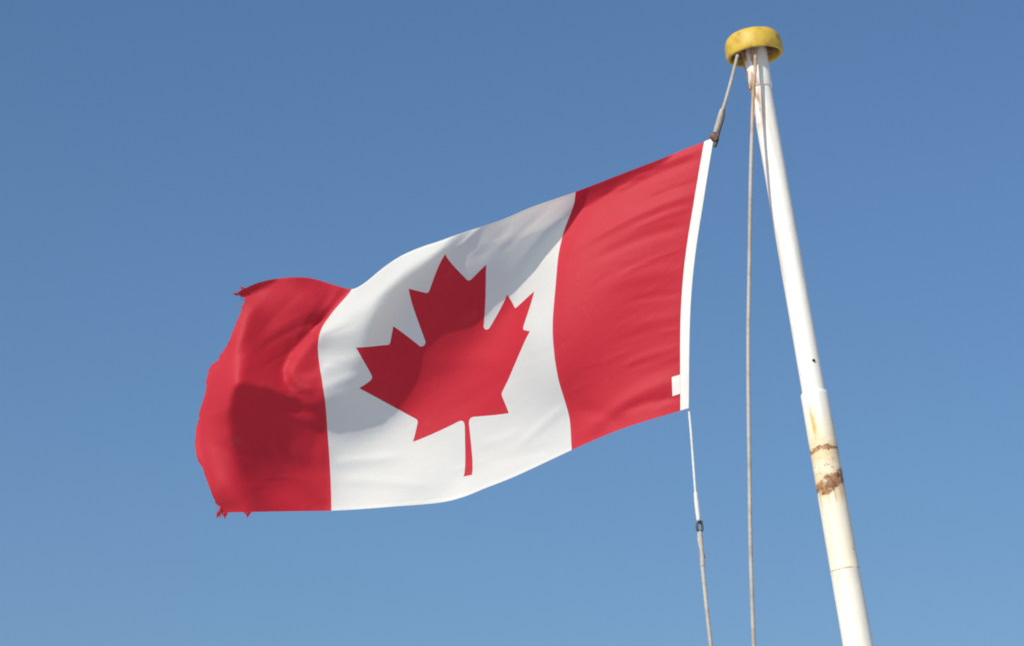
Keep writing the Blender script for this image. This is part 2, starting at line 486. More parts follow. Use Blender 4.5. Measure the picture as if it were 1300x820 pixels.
# ------------------------------------------------------------------ flag
# cloth shape: 121 stations along the fly, 61 down the hoist, tenths of a millimetre from the top hoist corner
GRID = """0 0 0 -29 6 -150 -58 13 -301 -87 21 -453 -116 30 -605 -144 40 -756 -171 50 -908 -199 62 -1060 -226 73 -1211 -253 85 -1363 -280 98 -1515 -306 110 -1666 -333 123 -1818 -359 135 -1969 -385 148 -2121 -412 161 -2272 -439 173 -2423 -466 186 -2574 -492 198 -2724 -519 210 -2875 -544 223 -3025 -569 235 -3175 -593 247 -3326 -616 259 -3476 -639 271 -3626 -660 284 -3776 -680 296 -3926 -700 308 -4075 -718 320 -4225 -736 332 -4376 -752 344 -4526 -768 357 -4676 -782 369 -4827 -796 381 -4977 -808 393 -5127 -820 405 -5277 -830 417 -5428 -840 428 -5578 -848 440 -5728 -855 451 -5878 -862 463 -6028 -867 474 -6179 -872 485 -6329 -877 497 -6479 -880 508 -6628 -883 518 -6778 -886 529 -6928 -888 540 -7078 -890 551 -7227 -892 561 -7377 -893 572 -7526 -894 582 -7676 -896 593 -7825 -897 603 -7975 -899 614 -8124 -900 624 -8273 -902 634 -8422 -904 644 -8571 -906 653 -8719 -908 662 -8867 -910 670 -9014
-139 64 -33 -169 68 -184 -198 73 -336 -228 78 -488 -257 85 -641 -286 92 -793 -314 100 -946 -342 109 -1098 -370 119 -1250 -398 129 -1402 -425 140 -1554 -452 151 -1706 -479 163 -1858 -506 175 -2010 -532 186 -2161 -559 198 -2313 -586 210 -2464 -614 222 -2614 -640 234 -2765 -667 246 -2916 -692 258 -3066 -717 270 -3216 -741 282 -3366 -764 295 -3516 -786 307 -3666 -808 319 -3816 -828 332 -3965 -847 344 -4115 -865 356 -4265 -882 369 -4415 -898 382 -4565 -913 394 -4715 -927 407 -4865 -940 420 -5014 -952 432 -5164 -963 445 -5314 -972 457 -5464 -981 469 -5614 -988 481 -5763 -995 493 -5913 -1001 505 -6063 -1005 517 -6212 -1009 528 -6362 -1013 539 -6512 -1015 550 -6661 -1018 561 -6811 -1019 572 -6960 -1021 582 -7110 -1022 592 -7259 -1022 602 -7409 -1023 611 -7558 -1023 621 -7707 -1024 630 -7857 -1025 639 -8006 -1025 647 -8156 -1026 656 -8305 -1027 664 -8454 -1029 671 -8603 -1030 678 -8752 -1032 685 -8900 -1033 692 -9047
-278 129 -68 -308 130 -219 -339 133 -372 -369 136 -525 -399 140 -678 -428 145 -831 -457 151 -984 -486 158 -1137 -515 166 -1290 -543 174 -1442 -571 184 -1595 -599 193 -1747 -626 204 -1899 -654 214 -2051 -681 225 -2202 -708 236 -2354 -736 248 -2505 -763 259 -2656 -790 271 -2806 -816 282 -2957 -841 294 -3107 -866 306 -3257 -890 318 -3407 -913 330 -3557 -935 343 -3707 -956 355 -3856 -976 368 -4006 -995 380 -4155 -1012 393 -4305 -1029 406 -4454 -1045 419 -4604 -1059 432 -4753 -1072 445 -4903 -1085 459 -5052 -1096 472 -5202 -1106 485 -5351 -1115 498 -5500 -1122 510 -5649 -1129 523 -5799 -1135 536 -5948 -1140 548 -6097 -1143 560 -6246 -1147 571 -6396 -1149 583 -6545 -1151 594 -6694 -1152 604 -6843 -1153 615 -6992 -1153 624 -7141 -1153 634 -7291 -1153 643 -7440 -1153 651 -7589 -1152 660 -7739 -1152 668 -7888 -1152 675 -8037 -1152 682 -8187 -1152 688 -8336 -1152 694 -8486 -1153 700 -8635 -1154 705 -8784 -1155 710 -8932 -1156 715 -9080
-417 193 -103 -448 192 -256 -479 193 -409 -510 193 -562 -541 195 -716 -571 198 -869 -601 202 -1023 -631 207 -1176 -660 213 -1329 -689 220 -1482 -718 228 -1635 -746 236 -1787 -775 245 -1940 -802 255 -2091 -830 265 -2243 -858 275 -2395 -885 286 -2546 -913 297 -2697 -940 308 -2847 -966 319 -2998 -991 331 -3148 -1016 343 -3298 -1040 354 -3448 -1063 367 -3598 -1084 379 -3748 -1105 391 -3897 -1125 404 -4046 -1143 417 -4196 -1160 430 -4345 -1176 443 -4494 -1192 457 -4643 -1205 470 -4792 -1218 484 -4941 -1230 498 -5090 -1240 511 -5239 -1249 525 -5388 -1257 538 -5537 -1264 552 -5686 -1270 565 -5834 -1275 578 -5983 -1279 591 -6132 -1282 603 -6280 -1284 615 -6429 -1285 627 -6578 -1286 638 -6726 -1286 648 -6875 -1286 658 -7024 -1285 668 -7173 -1284 677 -7322 -1283 685 -7471 -1282 693 -7620 -1281 700 -7769 -1279 707 -7918 -1278 713 -8068 -1277 718 -8217 -1277 723 -8366 -1277 727 -8516 -1276 731 -8665 -1277 734 -8814 -1277 737 -8963 -1277 740 -9111
-557 256 -140 -589 254 -293 -620 252 -446 -652 251 -600 -683 251 -754 -714 251 -908 -745 253 -1062 -776 257 -1216 -806 261 -1369 -836 266 -1522 -865 273 -1675 -895 280 -1828 -923 288 -1980 -952 296 -2132 -980 305 -2284 -1008 315 -2436 -1036 325 -2587 -1064 335 -2738 -1090 346 -2889 -1117 357 -3039 -1142 368 -3190 -1167 379 -3340 -1190 391 -3490 -1213 403 -3639 -1234 415 -3789 -1255 428 -3938 -1274 440 -4087 -1292 453 -4236 -1309 467 -4385 -1324 480 -4534 -1339 494 -4683 -1352 508 -4832 -1364 522 -4980 -1375 536 -5129 -1385 551 -5277 -1393 565 -5426 -1400 579 -5574 -1406 593 -5722 -1411 607 -5870 -1415 621 -6018 -1418 634 -6166 -1420 647 -6315 -1421 659 -6463 -1421 671 -6611 -1421 682 -6759 -1420 693 -6907 -1419 702 -7056 -1417 712 -7204 -1415 720 -7353 -1413 728 -7501 -1411 735 -7650 -1408 742 -7799 -1406 747 -7948 -1404 752 -8097 -1403 756 -8246 -1401 759 -8396 -1400 762 -8545 -1399 764 -8694 -1399 765 -8844 -1398 767 -8992 -1398 768 -9140
-697 320 -177 -729 316 -331 -762 312 -485 -794 309 -639 -826 307 -793 -858 305 -948 -890 306 -1102 -921 307 -1256 -952 310 -1409 -983 314 -1563 -1013 318 -1716 -1043 324 -1869 -1073 331 -2021 -1102 339 -2173 -1131 347 -2325 -1159 355 -2477 -1188 364 -2628 -1215 374 -2780 -1242 384 -2930 -1268 395 -3081 -1294 405 -3231 -1318 416 -3381 -1341 428 -3531 -1364 440 -3681 -1385 452 -3830 -1405 464 -3979 -1424 477 -4129 -1441 490 -4277 -1458 504 -4426 -1473 517 -4575 -1487 532 -4723 -1499 546 -4872 -1511 561 -5020 -1521 575 -5168 -1529 590 -5316 -1537 605 -5464 -1543 620 -5611 -1548 634 -5759 -1552 649 -5906 -1555 663 -6054 -1557 677 -6201 -1558 690 -6349 -1558 703 -6496 -1557 715 -6644 -1556 727 -6792 -1554 737 -6939 -1552 747 -7087 -1549 757 -7235 -1546 765 -7383 -1542 772 -7531 -1539 779 -7680 -1536 784 -7828 -1533 789 -7977 -1530 793 -8126 -1527 796 -8275 -1525 798 -8424 -1523 799 -8574 -1521 800 -8723 -1520 799 -8872 -1519 799 -9021 -1518 799 -9169
-838 370 -220 -871 370 -372 -903 371 -524 -937 366 -678 -970 363 -833 -1002 360 -987 -1035 358 -1142 -1067 358 -1296 -1099 359 -1450 -1131 362 -1603 -1162 365 -1756 -1193 370 -1909 -1223 375 -2062 -1253 382 -2215 -1282 389 -2367 -1311 397 -2518 -1339 405 -2670 -1367 414 -2821 -1394 423 -2972 -1420 433 -3123 -1445 443 -3273 -1470 454 -3423 -1493 465 -3573 -1515 477 -3723 -1536 489 -3872 -1556 501 -4021 -1574 514 -4170 -1591 527 -4319 -1607 540 -4467 -1622 555 -4616 -1635 569 -4764 -1647 584 -4912 -1657 599 -5059 -1667 614 -5207 -1675 629 -5354 -1681 645 -5502 -1687 660 -5649 -1691 675 -5796 -1694 691 -5943 -1696 705 -6090 -1697 720 -6237 -1696 734 -6383 -1695 747 -6530 -1694 760 -6677 -1691 772 -6824 -1688 783 -6971 -1684 793 -7119 -1680 802 -7266 -1676 810 -7413 -1672 818 -7561 -1667 824 -7709 -1663 829 -7857 -1659 833 -8006 -1655 836 -8154 -1651 838 -8303 -1648 838 -8452 -1645 839 -8601 -1642 838 -8750 -1641 837 -8899 -1639 835 -9048 -1638 833 -9197
-980 410 -266 -1012 431 -411 -1045 431 -563 -1079 424 -718 -1113 419 -872 -1147 415 -1027 -1180 412 -1181 -1214 410 -1336 -1247 410 -1490 -1279 411 -1644 -1311 413 -1797 -1342 416 -1950 -1373 421 -2103 -1404 426 -2255 -1434 432 -2408 -1463 439 -2560 -1492 446 -2711 -1519 454 -2863 -1547 463 -3014 -1573 472 -3164 -1598 482 -3315 -1622 492 -3465 -1645 503 -3615 -1667 514 -3764 -1687 526 -3914 -1707 538 -4063 -1725 550 -4212 -1741 564 -4360 -1757 577 -4509 -1771 591 -4657 -1783 606 -4805 -1795 621 -4952 -1804 636 -5099 -1813 652 -5247 -1820 668 -5394 -1826 684 -5540 -1830 700 -5687 -1834 716 -5833 -1836 732 -5980 -1836 748 -6126 -1836 763 -6272 -1835 777 -6418 -1833 791 -6564 -1830 805 -6711 -1826 817 -6857 -1822 829 -7003 -1817 839 -7150 -1812 849 -7297 -1806 857 -7444 -1801 864 -7591 -1795 870 -7738 -1789 875 -7886 -1784 878 -8034 -1779 880 -8182 -1774 881 -8330 -1770 882 -8479 -1766 881 -8628 -1763 879 -8777 -1760 877 -8926 -1758 874 -9074 -1757 872 -9223
-1123 427 -321 -1154 475 -455 -1188 490 -602 -1223 482 -757 -1257 476 -912 -1292 470 -1067 -1326 466 -1221 -1360 463 -1376 -1394 461 -1530 -1427 461 -1684 -1460 462 -1837 -1492 464 -1991 -1524 467 -2144 -1555 471 -2296 -1586 476 -2449 -1615 482 -2601 -1644 488 -2752 -1672 496 -2904 -1699 504 -3055 -1726 512 -3206 -1751 521 -3356 -1775 531 -3507 -1797 541 -3657 -1819 552 -3806 -1839 563 -3956 -1858 575 -4105 -1876 587 -4253 -1892 601 -4402 -1907 614 -4550 -1920 628 -4698 -1932 643 -4846 -1943 658 -4993 -1952 674 -5140 -1959 690 -5287 -1966 707 -5433 -1971 723 -5579 -1974 740 -5725 -1976 757 -5871 -1977 773 -6017 -1977 790 -6162 -1976 806 -6308 -1973 821 -6453 -1970 836 -6599 -1966 850 -6744 -1961 863 -6890 -1955 875 -7036 -1949 886 -7181 -1943 896 -7328 -1936 904 -7474 -1929 911 -7620 -1922 917 -7767 -1916 922 -7914 -1909 925 -8062 -1903 927 -8209 -1897 928 -8357 -1892 927 -8505 -1887 926 -8654 -1883 923 -8803 -1880 920 -8951 -1877 917 -9100 -1875 914 -9249
-1268 436 -380 -1298 511 -503 -1331 549 -641 -1366 540 -796 -1402 532 -951 -1437 526 -1106 -1472 520 -1261 -1507 516 -1415 -1542 513 -1570 -1576 512 -1724 -1610 511 -1877 -1643 512 -2031 -1675 514 -2184 -1707 517 -2337 -1738 521 -2489 -1768 526 -2642 -1797 532 -2793 -1825 538 -2945 -1852 545 -3096 -1879 553 -3247 -1904 561 -3398 -1927 570 -3548 -1950 580 -3698 -1971 590 -3848 -1991 601 -3998 -2010 613 -4147 -2027 625 -4295 -2042 638 -4444 -2057 651 -4592 -2070 665 -4739 -2081 680 -4887 -2091 696 -5034 -2099 712 -5180 -2106 728 -5327 -2111 745 -5473 -2115 762 -5618 -2118 780 -5764 -2119 797 -5909 -2119 815 -6054 -2118 832 -6199 -2115 849 -6344 -2112 865 -6489 -2107 881 -6633 -2102 895 -6778 -2095 909 -6923 -2088 922 -7068 -2081 933 -7213 -2073 944 -7358 -2065 953 -7504 -2057 960 -7650 -2049 966 -7796 -2041 971 -7942 -2033 974 -8089 -2026 976 -8236 -2019 976 -8384 -2013 975 -8532 -2008 973 -8680 -2003 970 -8828 -1999 967 -8976 -1995 963 -9125 -1993 959 -9274
-1412 449 -436 -1442 545 -552 -1474 608 -680 -1510 598 -835 -1546 590 -990 -1583 582 -1145 -1619 575 -1300 -1655 570 -1455 -1690 566 -1609 -1725 563 -1763 -1759 562 -1917 -1793 562 -2071 -1826 563 -2224 -1858 565 -2377 -1890 567 -2530 -1920 571 -2682 -1950 576 -2834 -1978 581 -2986 -2006 588 -3137 -2032 594 -3289 -2057 602 -3439 -2080 610 -3590 -2103 619 -3740 -2124 629 -3890 -2143 639 -4039 -2161 651 -4189 -2178 662 -4337 -2193 675 -4486 -2207 688 -4633 -2219 703 -4781 -2230 717 -4928 -2239 733 -5075 -2246 749 -5221 -2253 766 -5367 -2257 783 -5513 -2260 801 -5658 -2262 819 -5803 -2262 837 -5947 -2261 856 -6092 -2258 874 -6236 -2255 891 -6380 -2250 909 -6524 -2244 925 -6668 -2237 941 -6812 -2230 956 -6956 -2222 969 -7100 -2213 982 -7245 -2204 993 -7389 -2194 1002 -7534 -2185 1010 -7679 -2175 1016 -7825 -2166 1021 -7970 -2157 1024 -8117 -2149 1026 -8263 -2141 1026 -8410 -2134 1025 -8557 -2127 1023 -8705 -2122 1020 -8853 -2117 1016 -9001 -2113 1012 -9149 -2109 1008 -9298
-1555 484 -483 -1586 585 -597 -1617 667 -718 -1654 657 -874 -1692 647 -1029 -1729 639 -1184 -1766 631 -1339 -1802 625 -1494 -1838 620 -1648 -1874 616 -1803 -1909 614 -1957 -1944 612 -2110 -1977 612 -2264 -2010 613 -2417 -2042 615 -2570 -2073 618 -2722 -2103 621 -2875 -2131 626 -3027 -2159 631 -3178 -2185 637 -3330 -2210 644 -3481 -2233 652 -3631 -2255 660 -3782 -2276 669 -3932 -2295 679 -4081 -2313 689 -4230 -2329 701 -4379 -2344 713 -4527 -2357 726 -4675 -2369 740 -4823 -2379 755 -4970 -2387 770 -5116 -2394 787 -5262 -2399 804 -5408 -2403 822 -5553 -2405 840 -5698 -2406 859 -5842 -2405 878 -5986 -2403 897 -6130 -2399 916 -6273 -2394 934 -6417 -2388 953 -6560 -2381 970 -6703 -2373 987 -6846 -2364 1003 -6989 -2354 1017 -7133 -2344 1031 -7276 -2334 1042 -7420 -2323 1052 -7564 -2312 1061 -7708 -2301 1068 -7853 -2291 1073 -7998 -2281 1077 -8144 -2271 1079 -8290 -2262 1079 -8436 -2254 1078 -8583 -2246 1076 -8730 -2240 1072 -8877 -2234 1069 -9025 -2230 1065 -9173 -2226 1060 -9322
-1699 526 -527 -1730 625 -642 -1761 725 -757 -1799 716 -912 -1837 705 -1067 -1875 696 -1222 -1912 688 -1377 -1950 681 -1532 -1987 675 -1687 -2023 670 -1841 -2059 667 -1996 -2094 664 -2149 -2129 663 -2303 -2162 663 -2456 -2194 664 -2609 -2226 666 -2762 -2256 668 -2915 -2284 672 -3067 -2312 676 -3219 -2338 681 -3370 -2363 687 -3521 -2386 694 -3672 -2408 701 -3823 -2428 710 -3973 -2447 719 -4123 -2464 729 -4272 -2480 740 -4421 -2494 751 -4569 -2507 764 -4717 -2518 778 -4864 -2527 792 -5011 -2535 808 -5157 -2541 825 -5303 -2546 842 -5448 -2549 860 -5593 -2550 879 -5737 -2550 898 -5881 -2548 918 -6025 -2544 938 -6168 -2540 958 -6311 -2534 977 -6453 -2526 997 -6596 -2518 1015 -6738 -2508 1033 -6880 -2498 1050 -7023 -2487 1066 -7165 -2475 1080 -7308 -2464 1093 -7451 -2451 1104 -7594 -2439 1113 -7738 -2427 1121 -7882 -2415 1127 -8026 -2404 1131 -8171 -2393 1133 -8316 -2383 1134 -8462 -2374 1133 -8608 -2365 1131 -8755 -2358 1127 -8902 -2351 1124 -9049 -2346 1120 -9197 -2342 1116 -9346
-1843 567 -571 -1874 666 -686 -1907 764 -801 -1944 775 -949 -1982 764 -1105 -2021 754 -1260 -2059 745 -1415 -2097 737 -1570 -2135 731 -1725 -2173 725 -1880 -2209 721 -2034 -2245 717 -2188 -2280 715 -2342 -2314 714 -2495 -2347 714 -2648 -2378 715 -2801 -2409 716 -2954 -2437 719 -3106 -2465 722 -3259 -2491 726 -3410 -2516 731 -3562 -2539 737 -3713 -2560 744 -3864 -2580 751 -4014 -2599 760 -4164 -2615 769 -4313 -2631 779 -4462 -2644 791 -4610 -2656 803 -4758 -2667 816 -4906 -2676 831 -5052 -2683 846 -5198 -2688 863 -5344 -2692 880 -5489 -2694 898 -5633 -2694 918 -5777 -2693 937 -5921 -2690 958 -6064 -2686 979 -6206 -2680 1000 -6348 -2673 1020 -6490 -2664 1041 -6632 -2655 1061 -6774 -2644 1080 -6915 -2632 1098 -7057 -2619 1115 -7198 -2606 1130 -7340 -2593 1144 -7482 -2579 1156 -7625 -2566 1167 -7768 -2552 1175 -7911 -2539 1182 -8054 -2526 1186 -8199 -2514 1189 -8343 -2503 1190 -8488 -2493 1190 -8634 -2483 1188 -8780 -2475 1185 -8926 -2468 1181 -9074 -2462 1178 -9221 -2457 1174 -9369
-1987 609 -614 -2019 707 -730 -2052 804 -846 -2088 835 -986 -2128 824 -1142 -2167 813 -1297 -2206 804 -1453 -2245 795 -1608 -2284 788 -1763 -2322 781 -1917 -2359 776 -2072 -2396 772 -2226 -2431 769 -2380 -2466 767 -2533 -2499 766 -2687 -2531 765 -2840 -2561 766 -2993 -2590 767 -3146 -2618 770 -3298 -2644 773 -3450 -2668 777 -3602 -2691 782 -3753 -2712 787 -3904 -2732 794 -4054 -2750 802 -4204 -2766 810 -4354 -2781 820 -4503 -2794 831 -4651 -2806 843 -4799 -2816 856 -4947 -2824 870 -5093 -2830 885 -5239 -2835 901 -5385 -2838 919 -5530 -2839 937 -5674 -2839 957 -5817 -2837 977 -5960 -2833 998 -6103 -2827 1020 -6245 -2820 1042 -6386 -2812 1064 -6528 -2802 1085 -6668 -2791 1107 -6809 -2779 1127 -6950 -2766 1146 -7091 -2752 1165 -7231 -2737 1182 -7372 -2722 1197 -7514 -2707 1210 -7655 -2692 1221 -7797 -2677 1231 -7940 -2662 1238 -8083 -2648 1244 -8226 -2635 1247 -8370 -2622 1249 -8515 -2611 1249 -8660 -2601 1247 -8805 -2592 1245 -8951 -2584 1241 -9098 -2577 1238 -9245 -2572 1234 -9393
-2130 651 -657 -2163 748 -773 -2197 845 -889 -2233 895 -1022 -2273 884 -1178 -2313 873 -1334 -2352 863 -1489 -2392 854 -1644 -2432 846 -1799 -2471 839 -1954 -2509 833 -2109 -2546 828 -2263 -2582 824 -2417 -2617 821 -2571 -2651 819 -2725 -2683 818 -2878 -2713 817 -3031 -2742 818 -3184 -2770 819 -3337 -2796 821 -3489 -2820 824 -3641 -2843 828 -3792 -2863 833 -3944 -2883 838 -4094 -2900 845 -4245 -2916 853 -4394 -2931 862 -4544 -2943 872 -4692 -2954 883 -4840 -2964 896 -4988 -2971 909 -5134 -2977 924 -5280 -2981 941 -5426 -2983 958 -5570 -2984 977 -5714 -2983 997 -5857 -2980 1018 -6000 -2975 1039 -6142 -2969 1061 -6283 -2960 1084 -6424 -2951 1107 -6565 -2940 1130 -6705 -2927 1153 -6845 -2914 1175 -6985 -2899 1195 -7125 -2883 1215 -7265 -2867 1233 -7405 -2851 1250 -7545 -2834 1265 -7686 -2817 1277 -7827 -2801 1288 -7969 -2785 1296 -8111 -2769 1303 -8254 -2755 1307 -8398 -2741 1309 -8542 -2729 1310 -8686 -2718 1309 -8831 -2708 1307 -8977 -2700 1304 -9123 -2693 1301 -9270 -2687 1297 -9418
-2274 694 -700 -2307 790 -816 -2341 886 -932 -2377 957 -1058 -2418 945 -1214 -2458 934 -1370 -2499 924 -1525 -2539 914 -1681 -2579 906 -1836 -2619 898 -1990 -2658 891 -2145 -2696 886 -2299 -2733 881 -2454 -2768 877 -2608 -2802 874 -2761 -2834 871 -2915 -2865 870 -3068 -2894 869 -3222 -2922 870 -3374 -2947 871 -3527 -2971 873 -3679 -2994 875 -3831 -3014 879 -3983 -3033 884 -4134 -3050 890 -4284 -3066 897 -4434 -3080 905 -4584 -3092 915 -4732 -3102 925 -4880 -3111 937 -5028 -3118 950 -5175 -3123 965 -5321 -3127 981 -5466 -3128 998 -5610 -3128 1017 -5754 -3126 1037 -5897 -3122 1058 -6039 -3117 1081 -6181 -3109 1104 -6322 -3100 1127 -6462 -3089 1151 -6602 -3077 1175 -6742 -3063 1199 -6881 -3048 1223 -7020 -3032 1245 -7159 -3015 1266 -7298 -2997 1286 -7438 -2979 1304 -7577 -2960 1320 -7717 -2942 1334 -7858 -2924 1346 -7999 -2907 1356 -8140 -2890 1363 -8282 -2874 1369 -8425 -2860 1372 -8569 -2847 1373 -8713 -2835 1373 -8858 -2824 1371 -9003 -2815 1368 -9149 -2808 1366 -9296 -2802 1363 -9444
-2417 737 -742 -2450 832 -858 -2485 928 -975 -2521 1019 -1094 -2562 1007 -1250 -2603 996 -1405 -2645 985 -1561 -2686 976 -1716 -2727 967 -1871 -2767 959 -2026 -2807 951 -2180 -2845 945 -2335 -2883 939 -2489 -2919 934 -2643 -2953 930 -2797 -2986 927 -2951 -3017 925 -3105 -3046 923 -3258 -3073 922 -3411 -3098 922 -3564 -3122 923 -3717 -3144 925 -3869 -3164 928 -4021 -3182 932 -4172 -3199 937 -4323 -3214 943 -4473 -3228 950 -4623 -3239 959 -4772 -3249 969 -4920 -3258 980 -5068 -3264 993 -5214 -3269 1007 -5360 -3272 1023 -5506 -3273 1040 -5650 -3272 1059 -5794 -3269 1079 -5937 -3265 1100 -6079 -3258 1123 -6220 -3250 1146 -6361 -3239 1171 -6501 -3227 1196 -6640 -3214 1221 -6779 -3199 1246 -6917 -3182 1271 -7056 -3165 1295 -7194 -3146 1318 -7332 -3126 1340 -7471 -3107 1359 -7609 -3086 1377 -7749 -3067 1393 -7888 -3047 1406 -8028 -3028 1417 -8169 -3010 1425 -8311 -2993 1432 -8453 -2978 1436 -8596 -2964 1438 -8740 -2951 1438 -8885 -2940 1437 -9030 -2931 1435 -9176 -2923 1433 -9323 -2917 1430 -9471
-2559 780 -785 -2594 874 -901 -2629 967 -1019 -2665 1060 -1137 -2706 1070 -1285 -2748 1059 -1440 -2790 1049 -1596 -2832 1039 -1751 -2874 1030 -1906 -2915 1021 -2060 -2955 1013 -2215 -2995 1006 -2370 -3032 1000 -2524 -3069 994 -2678 -3103 989 -2832 -3136 985 -2986 -3167 981 -3140 -3196 978 -3294 -3223 976 -3448 -3248 975 -3601 -3272 975 -3754 -3293 976 -3906 -3313 978 -4058 -3331 981 -4210 -3347 985 -4361 -3362 990 -4511 -3375 997 -4661 -3386 1005 -4810 -3395 1014 -4959 -3403 1025 -5107 -3409 1037 -5254 -3413 1051 -5400 -3416 1066 -5545 -3416 1083 -5690 -3415 1101 -5833 -3411 1121 -5976 -3406 1143 -6118 -3399 1166 -6259 -3389 1190 -6399 -3378 1215 -6539 -3365 1241 -6677 -3350 1268 -6816 -3334 1294 -6954 -3316 1321 -7091 -3297 1346 -7229 -3276 1371 -7366 -3255 1394 -7504 -3234 1416 -7642 -3212 1435 -7780 -3190 1452 -7919 -3169 1467 -8059 -3149 1479 -8199 -3130 1489 -8340 -3112 1497 -8482 -3095 1501 -8625 -3080 1504 -8768 -3067 1505 -8913 -3055 1505 -9058 -3045 1503 -9204 -3037 1502 -9351 -3031 1500 -9499
-2702 821 -828 -2736 915 -945 -2772 1008 -1062 -2809 1100 -1180 -2849 1135 -1319 -2892 1124 -1475 -2934 1114 -1630 -2977 1104 -1785 -3020 1094 -1939 -3062 1085 -2094 -3103 1077 -2249 -3143 1069 -2403 -3182 1062 -2558 -3218 1055 -2712 -3253 1049 -2866 -3286 1044 -3021 -3317 1039 -3175 -3346 1036 -3329 -3372 1033 -3483 -3397 1031 -3636 -3420 1029 -3789 -3441 1029 -3942 -3460 1030 -4095 -3478 1032 -4246 -3494 1036 -4398 -3508 1040 -4549 -3520 1046 -4699 -3531 1053 -4848 -3540 1061 -4997 -3548 1071 -5145 -3553 1083 -5292 -3557 1096 -5438 -3559 1111 -5584 -3559 1127 -5728 -3557 1146 -5872 -3553 1166 -6015 -3547 1187 -6156 -3539 1210 -6297 -3529 1235 -6437 -3517 1261 -6576 -3502 1288 -6715 -3486 1315 -6853 -3469 1343 -6990 -3449 1371 -7127 -3429 1398 -7264 -3407 1425 -7400 -3384 1450 -7537 -3360 1473 -7674 -3337 1494 -7812 -3314 1513 -7950 -3291 1530 -8089 -3269 1543 -8229 -3248 1554 -8369 -3229 1563 -8511 -3212 1569 -8653 -3196 1572 -8797 -3182 1574 -8941 -3170 1574 -9087 -3160 1573 -9233 -3152 1572 -9380 -3146 1570 -9528
-2844 861 -872 -2878 955 -988 -2915 1049 -1106 -2952 1142 -1223 -2992 1201 -1354 -3035 1190 -1509 -3078 1180 -1663 -3122 1171 -1818 -3166 1161 -1972 -3208 1152 -2127 -3250 1143 -2281 -3291 1134 -2436 -3330 1126 -2590 -3367 1119 -2745 -3402 1112 -2899 -3435 1106 -3054 -3466 1100 -3208 -3494 1095 -3362 -3521 1091 -3516 -3545 1088 -3670 -3567 1086 -3824 -3588 1085 -3977 -3606 1085 -4130 -3623 1086 -4282 -3639 1088 -4434 -3652 1092 -4585 -3664 1097 -4735 -3675 1103 -4885 -3684 1111 -5034 -3691 1120 -5182 -3696 1131 -5329 -3699 1144 -5476 -3701 1158 -5621 -3701 1174 -5766 -3698 1192 -5910 -3693 1212 -6053 -3687 1233 -6194 -3678 1256 -6335 -3667 1281 -6475 -3654 1308 -6614 -3639 1335 -6752 -3622 1364 -6890 -3603 1393 -7026 -3582 1422 -7163 -3560 1451 -7299 -3536 1479 -7435 -3512 1506 -7571 -3486 1531 -7707 -3461 1555 -7844 -3436 1575 -7981 -3412 1593 -8120 -3388 1609 -8259 -3366 1621 -8399 -3346 1631 -8540 -3328 1638 -8682 -3311 1642 -8826 -3297 1645 -8970 -3284 1645 -9116 -3274 1645 -9262 -3266 1643 -9409 -3260 1642 -9557
-2986 900 -916 -3020 996 -1032 -3057 1091 -1149 -3094 1185 -1266 -3133 1267 -1388 -3177 1258 -1542 -3221 1249 -1696 -3266 1239 -1850 -3310 1230 -2004 -3354 1220 -2158 -3397 1211 -2312 -3438 1202 -2467 -3477 1193 -2621 -3515 1185 -2776 -3550 1177 -2931 -3583 1169 -3085 -3613 1163 -3240 -3642 1157 -3395 -3667 1152 -3549 -3691 1148 -3703 -3713 1144 -3857 -3733 1142 -4011 -3751 1141 -4164 -3767 1142 -4316 -3782 1143 -4468 -3795 1146 -4620 -3807 1150 -4770 -3817 1156 -4920 -3826 1163 -5069 -3832 1172 -5218 -3837 1182 -5365 -3840 1194 -5512 -3842 1207 -5658 -3841 1223 -5803 -3838 1240 -5947 -3833 1259 -6090 -3826 1281 -6232 -3816 1304 -6373 -3805 1329 -6512 -3791 1356 -6651 -3775 1384 -6789 -3757 1413 -6926 -3737 1444 -7063 -3714 1474 -7199 -3691 1505 -7334 -3665 1535 -7469 -3639 1564 -7605 -3612 1591 -7740 -3585 1616 -7876 -3558 1639 -8013 -3531 1659 -8150 -3507 1676 -8289 -3483 1689 -8429 -3462 1700 -8570 -3443 1708 -8712 -3426 1713 -8855 -3411 1716 -9000 -3398 1717 -9145 -3388 1717 -9292 -3380 1716 -9439 -3374 1715 -9587
-3128 938 -962 -3162 1036 -1077 -3198 1134 -1192 -3235 1230 -1308 -3274 1324 -1426 -3318 1328 -1575 -3363 1319 -1728 -3408 1310 -1881 -3454 1301 -2034 -3499 1292 -2188 -3542 1282 -2342 -3584 1272 -2496 -3624 1262 -2651 -3662 1253 -2806 -3697 1244 -2961 -3730 1236 -3116 -3760 1228 -3271 -3787 1221 -3426 -3813 1215 -3580 -3836 1210 -3735 -3857 1205 -3889 -3876 1202 -4043 -3893 1201 -4196 -3909 1200 -4349 -3923 1201 -4501 -3936 1203 -4653 -3947 1207 -4804 -3957 1212 -4954 -3966 1218 -5104 -3972 1226 -5253 -3977 1235 -5400 -3980 1246 -5547 -3981 1259 -5693 -3980 1274 -5839 -3977 1291 -5983 -3971 1310 -6126 -3964 1331 -6268 -3954 1354 -6409 -3941 1379 -6549 -3927 1406 -6688 -3910 1434 -6826 -3891 1464 -6963 -3870 1496 -7099 -3846 1528 -7234 -3821 1560 -7369 -3794 1591 -7504 -3765 1622 -7638 -3736 1652 -7773 -3707 1679 -7908 -3678 1704 -8044 -3650 1725 -8181 -3624 1744 -8319 -3599 1759 -8459 -3577 1771 -8599 -3557 1780 -8741 -3540 1786 -8885 -3525 1789 -9029 -3512 1791 -9175 -3502 1791 -9322 -3493 1790 -9470 -3487 1789 -9618
